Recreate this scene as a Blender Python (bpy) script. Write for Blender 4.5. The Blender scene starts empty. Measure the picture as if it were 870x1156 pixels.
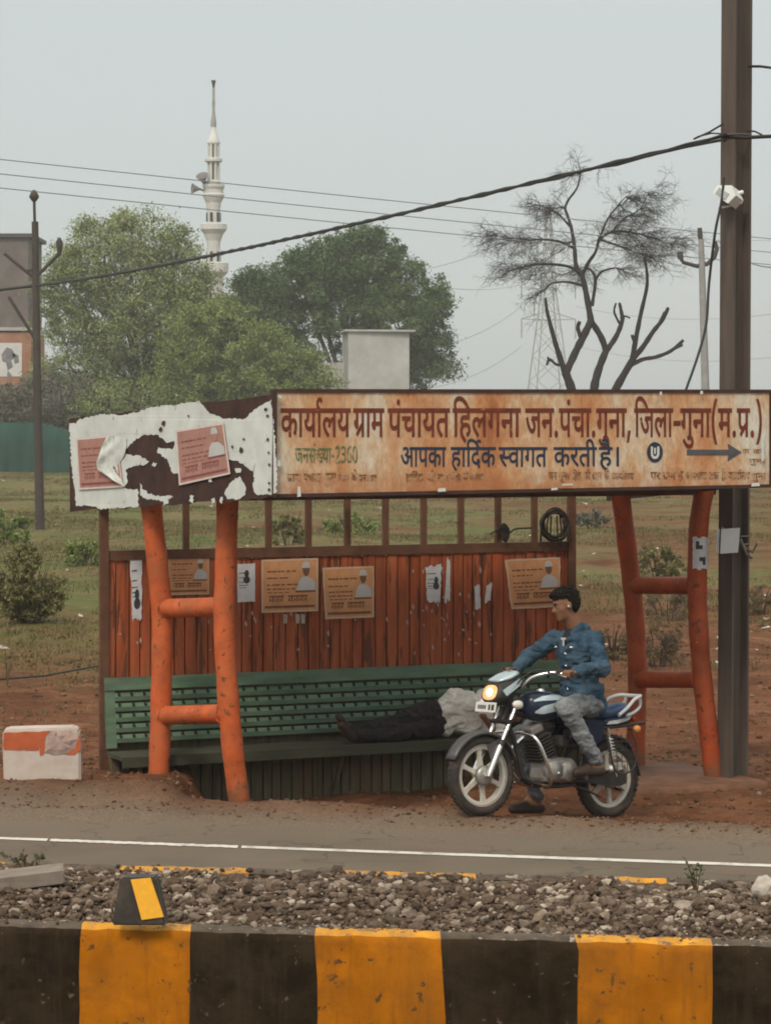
import bpy, bmesh, math, random
import numpy as np
from mathutils import Vector, Matrix, noise

random.seed(7)
R = math.radians
SC = bpy.context.scene
COL = SC.collection

# ------------------------------------------------------------------ camera, world, sun, exposure
FPX, HOR, CAMZ = 3000.0, 480.0, 2.95        # focal length in photo pixels, horizon row, eye height (seen from a bus)
cam = bpy.data.cameras.new('camera')
cam.sensor_fit = 'HORIZONTAL'
cam.sensor_width = 36.0
cam.lens = 36.0 * FPX / 870.0
cam.shift_y = -(578.0 - HOR) / 870.0
cam.clip_start, cam.clip_end = 0.2, 5000
camo = bpy.data.objects.new('camera', cam)
camo.location = (0, 0, CAMZ)
camo.rotation_euler = (R(90), 0, 0)
COL.objects.link(camo)
SC.camera = camo

SUN_EL, SUN_AZ = 46, 200                    # overcast noon, sun behind the camera
w = bpy.data.worlds.new('World')
SC.world = w
w.use_nodes = True
nt = w.node_tree
nt.nodes.clear()
sky = nt.nodes.new('ShaderNodeTexSky')
sky.sky_type = 'NISHITA'
sky.sun_disc = False
sky.sun_elevation = R(SUN_EL)
sky.sun_rotation = R(SUN_AZ)
sky.air_density = 1.0
sky.dust_density = 3.0
sky.ozone_density = 1.0
hs = nt.nodes.new('ShaderNodeHueSaturation')
hs.inputs['Saturation'].default_value = 0.22
bg = nt.nodes.new('ShaderNodeBackground')
bg.inputs['Strength'].default_value = 0.15
wo = nt.nodes.new('ShaderNodeOutputWorld')
nt.links.new(sky.outputs[0], hs.inputs['Color'])
deck = nt.nodes.new('ShaderNodeMix')            # even overcast deck over the clear-sky model
deck.data_type = 'RGBA'
deck.inputs['Factor'].default_value = 0.72
tcw = nt.nodes.new('ShaderNodeTexCoord')          # an overcast sky is brighter overhead than near the horizon
sep = nt.nodes.new('ShaderNodeSeparateXYZ'); nt.links.new(tcw.outputs['Generated'], sep.inputs[0])
mr = nt.nodes.new('ShaderNodeMapRange'); nt.links.new(sep.outputs['Z'], mr.inputs['Value'])
mr.inputs['From Min'].default_value = 0.17; mr.inputs['From Max'].default_value = 1.0
over = nt.nodes.new('ShaderNodeMix'); over.data_type = 'RGBA'
nt.links.new(mr.outputs[0], over.inputs['Factor'])
over.inputs['A'].default_value = (3.0, 3.42, 3.45, 1); over.inputs['B'].default_value = (9.6, 9.4, 8.4, 1)
nt.links.new(over.outputs['Result'], deck.inputs['B'])
nt.links.new(hs.outputs[0], deck.inputs['A'])
nt.links.new(deck.outputs['Result'], bg.inputs['Color'])
nt.links.new(bg.outputs[0], wo.inputs['Surface'])

sl = bpy.data.lights.new('sun', 'SUN')
sl.energy = 1.5
sl.angle = R(13)
sl.color = (1.0, 0.88, 0.72)
so = bpy.data.objects.new('sun', sl)
az = R(SUN_AZ)
sdir = Vector((math.sin(az) * math.cos(R(SUN_EL)), math.cos(az) * math.cos(R(SUN_EL)), math.sin(R(SUN_EL))))
so.rotation_euler = sdir.to_track_quat('Z', 'Y').to_euler()
COL.objects.link(so)

SC.view_settings.view_transform = 'Standard'
SC.view_settings.look = 'None'
SC.view_settings.exposure = 0.24
SC.view_settings.gamma = 1.0
SC.view_settings.use_curve_mapping = False
SC.render.engine = 'CYCLES'
SC.cycles.use_denoising = True
SC.cycles.max_bounces = 6
SC.cycles.diffuse_bounces = 3
SC.cycles.volume_bounces = 1
SC.cycles.transparent_max_bounces = 6
SC.cycles.filter_width = 1.9

# ------------------------------------------------------------------ helpers
def px(x, y, d):
    """photo pixel at depth d (metres along +Y) -> world point"""
    return Vector(((x - 435) / FPX * d, d, CAMZ - (y - HOR) / FPX * d))

def on_ground(x, y, z):
    d = FPX * (CAMZ - z) / (y - HOR)
    return px(x, y, d)

def link(o, parent=None):
    COL.objects.link(o)
    if parent is not None:
        o.parent = parent
    return o

def tag(o, label=None, cat=None, group=None, kind=None):
    if label: o['label'] = label
    if cat: o['category'] = cat
    if group: o['group'] = group
    if kind: o['kind'] = kind
    return o

def empty(name, loc=(0, 0, 0), rot=(0, 0, 0), label=None, cat=None, group=None, parent=None):
    o = bpy.data.objects.new(name, None)
    o.empty_display_size = 0.2
    o.location = loc
    o.rotation_euler = rot
    link(o, parent)
    return tag(o, label, cat, group)

class MB:
    """collects shapes; build() links them as one mesh object"""
    def __init__(s):
        s.v, s.f, s.m, s.sm = [], [], [], []
    def add(s, vs, fs, mi=0, smooth=False):
        b = len(s.v)
        s.v += [tuple(v) for v in vs]
        for f in fs:
            s.f.append(tuple(b + i for i in f)); s.m.append(mi); s.sm.append(smooth)
        return s
    def box(s, c, size, rot=None, mi=0, bev=0.0, jit=0.0):
        x, y, z = size[0] / 2, size[1] / 2, size[2] / 2
        if bev <= 0:
            vs = [Vector((a * x, b * y, e * z)) for a in (-1, 1) for b in (-1, 1) for e in (-1, 1)]
            fs = [(0, 1, 3, 2), (4, 6, 7, 5), (0, 4, 5, 1), (2, 3, 7, 6), (0, 2, 6, 4), (1, 5, 7, 3)]
        else:
            bm = bmesh.new()
            bmesh.ops.create_cube(bm, size=1)
            for v in bm.verts: v.co = Vector((v.co.x * 2 * x, v.co.y * 2 * y, v.co.z * 2 * z))
            bmesh.ops.bevel(bm, geom=bm.edges[:], offset=bev, segments=2, affect='EDGES', profile=0.5)
            bm.verts.index_update()
            vs = [v.co.copy() for v in bm.verts]
            fs = [tuple(v.index for v in f.verts) for f in bm.faces]
            bm.free()
        if jit:
            vs = [v + Vector((random.uniform(-jit, jit), random.uniform(-jit, jit), random.uniform(-jit, jit))) for v in vs]
        M = rot.to_matrix() if hasattr(rot, 'to_matrix') else (rot or Matrix.Identity(3))
        c = Vector(c)
        return s.add([M @ v + c for v in vs], fs, mi)
    def tube(s, pts, r, seg=10, mi=0, caps=True, smooth=True):
        pts = [Vector(p) for p in pts]
        n = len(pts)
        rs = r if isinstance(r, (list, tuple)) else [r] * n
        vs, fs = [], []
        prev = None
        for i, p in enumerate(pts):
            t = (pts[min(i + 1, n - 1)] - pts[max(i - 1, 0)])
            if t.length < 1e-9: t = Vector((0, 0, 1))
            t.normalize()
            if prev is None:
                a = t.orthogonal().normalized()
            else:
                a = prev - t * prev.dot(t)
                if a.length < 1e-6: a = t.orthogonal()
                a.normalize()
            prev = a
            b = t.cross(a)
            for k in range(seg):
                an = 2 * math.pi * k / seg
                vs.append(p + (a * math.cos(an) + b * math.sin(an)) * rs[i])
        for i in range(n - 1):
            for k in range(seg):
                k2 = (k + 1) % seg
                fs.append((i * seg + k, i * seg + k2, (i + 1) * seg + k2, (i + 1) * seg + k))
        s.add(vs, fs, mi, smooth)
        if caps:
            s.add(vs[:seg], [tuple(range(seg))[::-1]], mi)
            s.add(vs[-seg:], [tuple(range(seg))], mi)
        return s
    def lathe(s, prof, c=(0, 0, 0), axis='Z', seg=24, mi=0, smooth=True, arc=None):
        """prof: (r, h) pairs"""
        c = Vector(c)
        vs, fs = [], []
        a0, a1 = arc or (0, 2 * math.pi)
        closed = arc is None
        cnt = seg if closed else seg + 1
        for r, h in prof:
            for k in range(cnt):
                an = a0 + (a1 - a0) * k / seg
                q = (r * math.cos(an), r * math.sin(an), h)
                if axis == 'Y': q = (q[0], q[2], q[1])
                elif axis == 'X': q = (q[2], q[0], q[1])
                vs.append(c + Vector(q))
        for i in range(len(prof) - 1):
            for k in range(seg):
                k2 = (k + 1) % cnt
                fs.append((i * cnt + k, i * cnt + k2, (i + 1) * cnt + k2, (i + 1) * cnt + k))
        return s.add(vs, fs, mi, smooth)
    def ring(s, R_, r, c, axis='Y', seg=36, sec=12, mi=0, sx=1.0):
        prof = []
        for k in range(sec + 1):
            a = 2 * math.pi * k / sec
            prof.append((R_ + r * math.cos(a), r * sx * math.sin(a)))
        return s.lathe(prof, c, axis, seg, mi)
    def prism(s, poly, thick, fn, mi=0, smooth=False):
        """poly of (a, b); fn(a, b, t) -> point, t in 0..thick"""
        n = len(poly)
        v0 = [fn(a, b, 0) for a, b in poly]
        v1 = [fn(a, b, thick) for a, b in poly]
        fs = [tuple(range(n))[::-1], tuple(range(n, 2 * n))]
        for i in range(n):
            j = (i + 1) % n
            fs.append((i, j, n + j, n + i))
        return s.add(v0 + v1, fs, mi, smooth)
    def loft(s, rings, mi=0, smooth=True, caps=True):
        n = len(rings[0])
        vs = [p for r in rings for p in r]
        fs = []
        for i in range(len(rings) - 1):
            for k in range(n):
                k2 = (k + 1) % n
                fs.append((i * n + k, i * n + k2, (i + 1) * n + k2, (i + 1) * n + k))
        if caps:
            fs.append(tuple(range(n))[::-1])
            fs.append(tuple(range((len(rings) - 1) * n, len(rings) * n)))
        return s.add(vs, fs, mi, smooth)
    def build(s, name, mats, parent=None, origin=None, fix=True):
        me = bpy.data.meshes.new(name)
        off = Vector(origin) if origin is not None else Vector((0, 0, 0))
        me.from_pydata([Vector(v) - off for v in s.v], [], s.f)
        for m in (mats if isinstance(mats, (list, tuple)) else [mats]): me.materials.append(m)
        me.polygons.foreach_set('material_index', s.m)
        me.polygons.foreach_set('use_smooth', s.sm)
        if fix and len(s.f) < 60000:
            bm = bmesh.new(); bm.from_mesh(me)
            bmesh.ops.recalc_face_normals(bm, faces=bm.faces[:])
            bm.to_mesh(me); bm.free()
        me.update()
        o = bpy.data.objects.new(name, me)
        o.location = off
        return link(o, parent)

def arrays_mesh(name, verts, quads, mat, parent=None, smooth=False, nside=4):
    me = bpy.data.meshes.new(name)
    verts = np.asarray(verts, dtype=np.float32); quads = np.asarray(quads, dtype=np.int32)
    me.vertices.add(len(verts)); me.vertices.foreach_set('co', verts.ravel())
    me.loops.add(quads.size); me.loops.foreach_set('vertex_index', quads.ravel())
    me.polygons.add(len(quads))
    me.polygons.foreach_set('loop_start', np.arange(0, quads.size, nside, dtype=np.int32))
    me.polygons.foreach_set('use_smooth', np.full(len(quads), smooth))
    me.materials.append(mat)
    me.update(calc_edges=True); me.validate()
    return link(bpy.data.objects.new(name, me), parent)

def lin(r, g, b):
    f = lambda c: (c / 255 / 12.92) if c / 255 <= 0.04045 else ((c / 255 + 0.055) / 1.055) ** 2.4
    return (f(r), f(g), f(b))

class N:
    """tiny shader-node builder"""
    def __init__(s, name):
        s.m = bpy.data.materials.new(name); s.m.use_nodes = True
        s.t = s.m.node_tree
        s.b = s.t.nodes['Principled BSDF']
        s.tc = s.t.nodes.new('ShaderNodeTexCoord')
    def n(s, k, **kw):
        q = s.t.nodes.new(k)
        for a, b in kw.items(): setattr(q, a, b)
        return q
    def l(s, a, b): s.t.links.new(a, b)
    def coord(s, scale=(1, 1, 1), loc=(0, 0, 0)):
        mp = s.n('ShaderNodeMapping')
        mp.inputs['Scale'].default_value = scale; mp.inputs['Location'].default_value = loc
        s.l(s.tc.outputs['Object'], mp.inputs['Vector'])
        return mp.outputs[0]
    def noise(s, scale, detail=4, rough=0.55, vec=None, dist=0.0):
        q = s.n('ShaderNodeTexNoise')
        q.inputs['Scale'].default_value = scale; q.inputs['Detail'].default_value = detail
        q.inputs['Roughness'].default_value = rough; q.inputs['Distortion'].default_value = dist
        s.l(vec if vec is not None else s.tc.outputs['Object'], q.inputs['Vector'])
        return q.outputs['Fac']
    def ramp(s, fac, stops):
        q = s.n('ShaderNodeValToRGB')
        e = q.color_ramp.elements
        while len(e) < len(stops): e.new(0.5)
        for el, (p, c) in zip(e, stops):
            el.position = p
            el.color = (c, c, c, 1) if isinstance(c, (int, float)) else (*c, 1)
        s.l(fac, q.inputs['Fac'])
        return q.outputs['Color']
    def mix(s, fac, a, b, mode='MIX'):
        q = s.n('ShaderNodeMix', data_type='RGBA', blend_type=mode)
        for v, i in ((fac, q.inputs['Factor']), (a, q.inputs['A']), (b, q.inputs['B'])):
            if isinstance(v, (int, float)): i.default_value = v if i.type == 'VALUE' else (v, v, v, 1)
            elif isinstance(v, tuple): i.default_value = (*v, 1)
            else: s.l(v, i)
        return q.outputs['Result']
    def math(s, op, a, b=0.0, clamp=False):
        q = s.n('ShaderNodeMath', operation=op, use_clamp=clamp)
        for v, i in ((a, q.inputs[0]), (b, q.inputs[1])):
            if isinstance(v, (int, float)): i.default_value = v
            else: s.l(v, i)
        return q.outputs[0]
    def island(s):
        g = s.n('ShaderNodeNewGeometry')
        return g.outputs['Random Per Island']
    def done(s, color, rough=0.8, metal=0.0, bump=None, bstr=0.3, bdist=0.01, spec=None):
        if isinstance(color, tuple): s.b.inputs['Base Color'].default_value = (*color, 1)
        else: s.l(color, s.b.inputs['Base Color'])
        if isinstance(rough, (int, float)): s.b.inputs['Roughness'].default_value = rough
        else: s.l(rough, s.b.inputs['Roughness'])
        s.b.inputs['Metallic'].default_value = metal
        if spec is not None: s.b.inputs['Specular IOR Level'].default_value = spec
        if bump is not None:
            q = s.n('ShaderNodeBump')
            q.inputs['Strength'].default_value = bstr; q.inputs['Distance'].default_value = bdist
            s.l(bump, q.inputs['Height']); s.l(q.outputs[0], s.b.inputs['Normal'])
        return s.m

def paint(name, col, var=0.25, scale=6.0, rough=0.6, under=None, thr=0.62, wscale=9.0, metal=0.0, bump=0.15, dust=None, stretch=(1, 1, 1), spec=0.3):
    """a painted or plain surface with uneven tone, optional flaking to an under-colour and dust"""
    k = N(name)
    vec = k.coord(stretch)
    n1 = k.noise(scale, 6, 0.6, vec)
    lo = tuple(c * (1 - var) for c in col); hi = tuple(min(1, c * (1 + var)) for c in col)
    c = k.ramp(n1, [(0.3, lo), (0.7, hi)])
    if dust:
        n3 = k.noise(scale * 0.4, 5, 0.7, vec)
        c = k.mix(k.ramp(n3, [(0.42, 0.0), (0.75, 0.75)]), c, dust)
    if under:
        n2 = k.noise(wscale, 8, 0.65, vec, 0.4)
        c = k.mix(k.ramp(n2, [(thr, 0.0), (thr + 0.03, 1.0)]), c, under)
    return k.done(c, rough, metal, n1, bump, 0.01, spec)

def plain(name, col, rough=0.5, metal=0.0, var=0.12, scale=20.0):
    return paint(name, col, var, scale, rough, metal=metal, bump=0.05)

def islandmat(name, cols, rough=0.7, trans=0.0, bump=False):
    k = N(name)
    n = len(cols)
    c = k.ramp(k.island(), [(i / max(1, n - 1), q) for i, q in enumerate(cols)])
    if bump:
        nn = k.noise(30, 4)
        c = k.mix(0.5, c, k.ramp(nn, [(0.3, 0.25), (0.7, 0.85)]), 'OVERLAY')
        return k.done(c, rough, 0, nn, 0.5, 0.01, 0.3)
    return k.done(c, rough, spec=0.1)

def leafmat(name, cols, rough=0.6):
    """leaf colours that vary from leaf to leaf and from clump to clump"""
    k = N(name)
    at = k.n('ShaderNodeAttribute'); at.attribute_name = 'clump'
    f = k.math('ADD', k.math('MULTIPLY', k.island(), .45), k.math('MULTIPLY', at.outputs['Fac'], .55))
    cols = sorted(cols, key=sum)
    c = k.ramp(f, [(.12 + .76 * i / (len(cols) - 1), q) for i, q in enumerate(cols)])
    return k.done(c, rough, spec=0.1)

# signed-distance bodies -> one continuous mesh
def sdf_eval(prims, P, k):
    d = None
    for p in prims:
        if p[0] == 'c':
            a, b, ra, rb = np.array(p[1]), np.array(p[2]), p[3], p[4]
            ab = b - a; q = P - a
            t = np.clip((q @ ab) / max(1e-9, ab @ ab), 0, 1)
            e = np.linalg.norm(q - t[..., None] * ab, axis=-1) - (ra + (rb - ra) * t)
        else:
            c, r = np.array(p[1]), np.array(p[2])
            q = P - c
            if len(p) > 3: q = q @ np.array(p[3])          # columns of p[3] are the ellipsoid axes
            k0 = np.linalg.norm(q / r, axis=-1); k1 = np.linalg.norm(q / (r * r), axis=-1)
            e = k0 * (k0 - 1.0) / np.maximum(k1, 1e-9)
        kk = p[-1]['k'] if isinstance(p[-1], dict) else k
        if isinstance(p[-1], dict) and p[-1].get('sub'):
            h = np.clip(0.5 - 0.5 * (d + e) / kk, 0, 1)
            d = d + (-e - d) * h + kk * h * (1 - h)
        elif d is None: d = e
        else:
            h = np.clip(0.5 + 0.5 * (e - d) / kk, 0, 1)
            d = e + (d - e) * h - kk * h * (1 - h)
    return d

def sdf_mesh(prims, res, k=0.03, cut=None, wobble=0.0, wscale=12.0):
    lo = np.full(3, 1e9); hi = np.full(3, -1e9)
    for p in prims:
        if isinstance(p[-1], dict) and p[-1].get('sub'): continue
        if p[0] == 'c':
            for q, r in ((p[1], p[3]), (p[2], p[4])):
                lo = np.minimum(lo, np.array(q) - r); hi = np.maximum(hi, np.array(q) + r)
        else:
            r = max(p[2]); lo = np.minimum(lo, np.array(p[1]) - r); hi = np.maximum(hi, np.array(p[1]) + r)
    lo -= 3 * res; hi += 3 * res
    n = np.ceil((hi - lo) / res).astype(int) + 1
    ax = [lo[i] + res * np.arange(n[i]) for i in range(3)]
    P = np.stack(np.meshgrid(*ax, indexing='ij'), -1)
    D = sdf_eval(prims, P, k)
    if wobble:
        D = D + wobble * (np.sin(P[..., 0] * wscale * 2.1 + 3 * np.sin(P[..., 2] * wscale)) * np.cos(P[..., 1] * wscale * 1.7 + 2 * np.sin(P[..., 2] * wscale * 1.3)))
    if cut is not None: D = np.maximum(D, cut(P))
    S = D < 0
    c = np.zeros(tuple(n - 1), int)
    for i in (0, 1):
        for j in (0, 1):
            for l_ in (0, 1): c += S[i:n[0] - 1 + i, j:n[1] - 1 + j, l_:n[2] - 1 + l_]
    act = (c > 0) & (c < 8)
    idx = -np.ones(tuple(n - 1), int)
    I = np.argwhere(act); idx[act] = np.arange(len(I))
    acc = np.zeros((len(I), 3)); cnt = np.zeros(len(I))
    cor = [(i, j, l_) for i in (0, 1) for j in (0, 1) for l_ in (0, 1)]
    for a in cor:
        for b in cor:
            if sum(abs(x - y) for x, y in zip(a, b)) != 1 or a > b: continue
            da = D[I[:, 0] + a[0], I[:, 1] + a[1], I[:, 2] + a[2]]; db = D[I[:, 0] + b[0], I[:, 1] + b[1], I[:, 2] + b[2]]
            m = (da < 0) != (db < 0)
            t = np.where(m, da / np.where(m, da - db, 1), 0)
            pos = I + np.array(a) + t[:, None] * (np.array(b) - np.array(a))
            acc += pos * m[:, None]; cnt += m
    V = lo + res * (acc / cnt[:, None])
    F = []
    for axn in range(3):
        o1, o2 = (axn + 1) % 3, (axn + 2) % 3
        sl0 = [slice(None)] * 3; sl1 = [slice(None)] * 3
        sl0[axn] = slice(0, -1); sl1[axn] = slice(1, None)
        E = np.argwhere(S[tuple(sl0)] != S[tuple(sl1)])
        E = E[(E[:, o1] > 0) & (E[:, o2] > 0) & (E[:, o1] < n[o1] - 1) & (E[:, o2] < n[o2] - 1)]
        g = lambda d1, d2: idx[tuple((E - d1 * np.eye(3, dtype=int)[o1] - d2 * np.eye(3, dtype=int)[o2]).T)]
        q = np.stack([g(0, 0), g(1, 0), g(1, 1), g(0, 1)], 1)
        fl = S[tuple(E.T)]
        q[~fl] = q[~fl][:, ::-1]
        F.append(q)
    F = np.concatenate(F); F = F[(F >= 0).all(1)]
    return V, F

def join_arrays(ms):
    V, F, b = [], [], 0
    for v, f in ms:
        V.append(v); F.append(f + b); b += len(v)
    return np.concatenate(V), np.concatenate(F)

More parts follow.
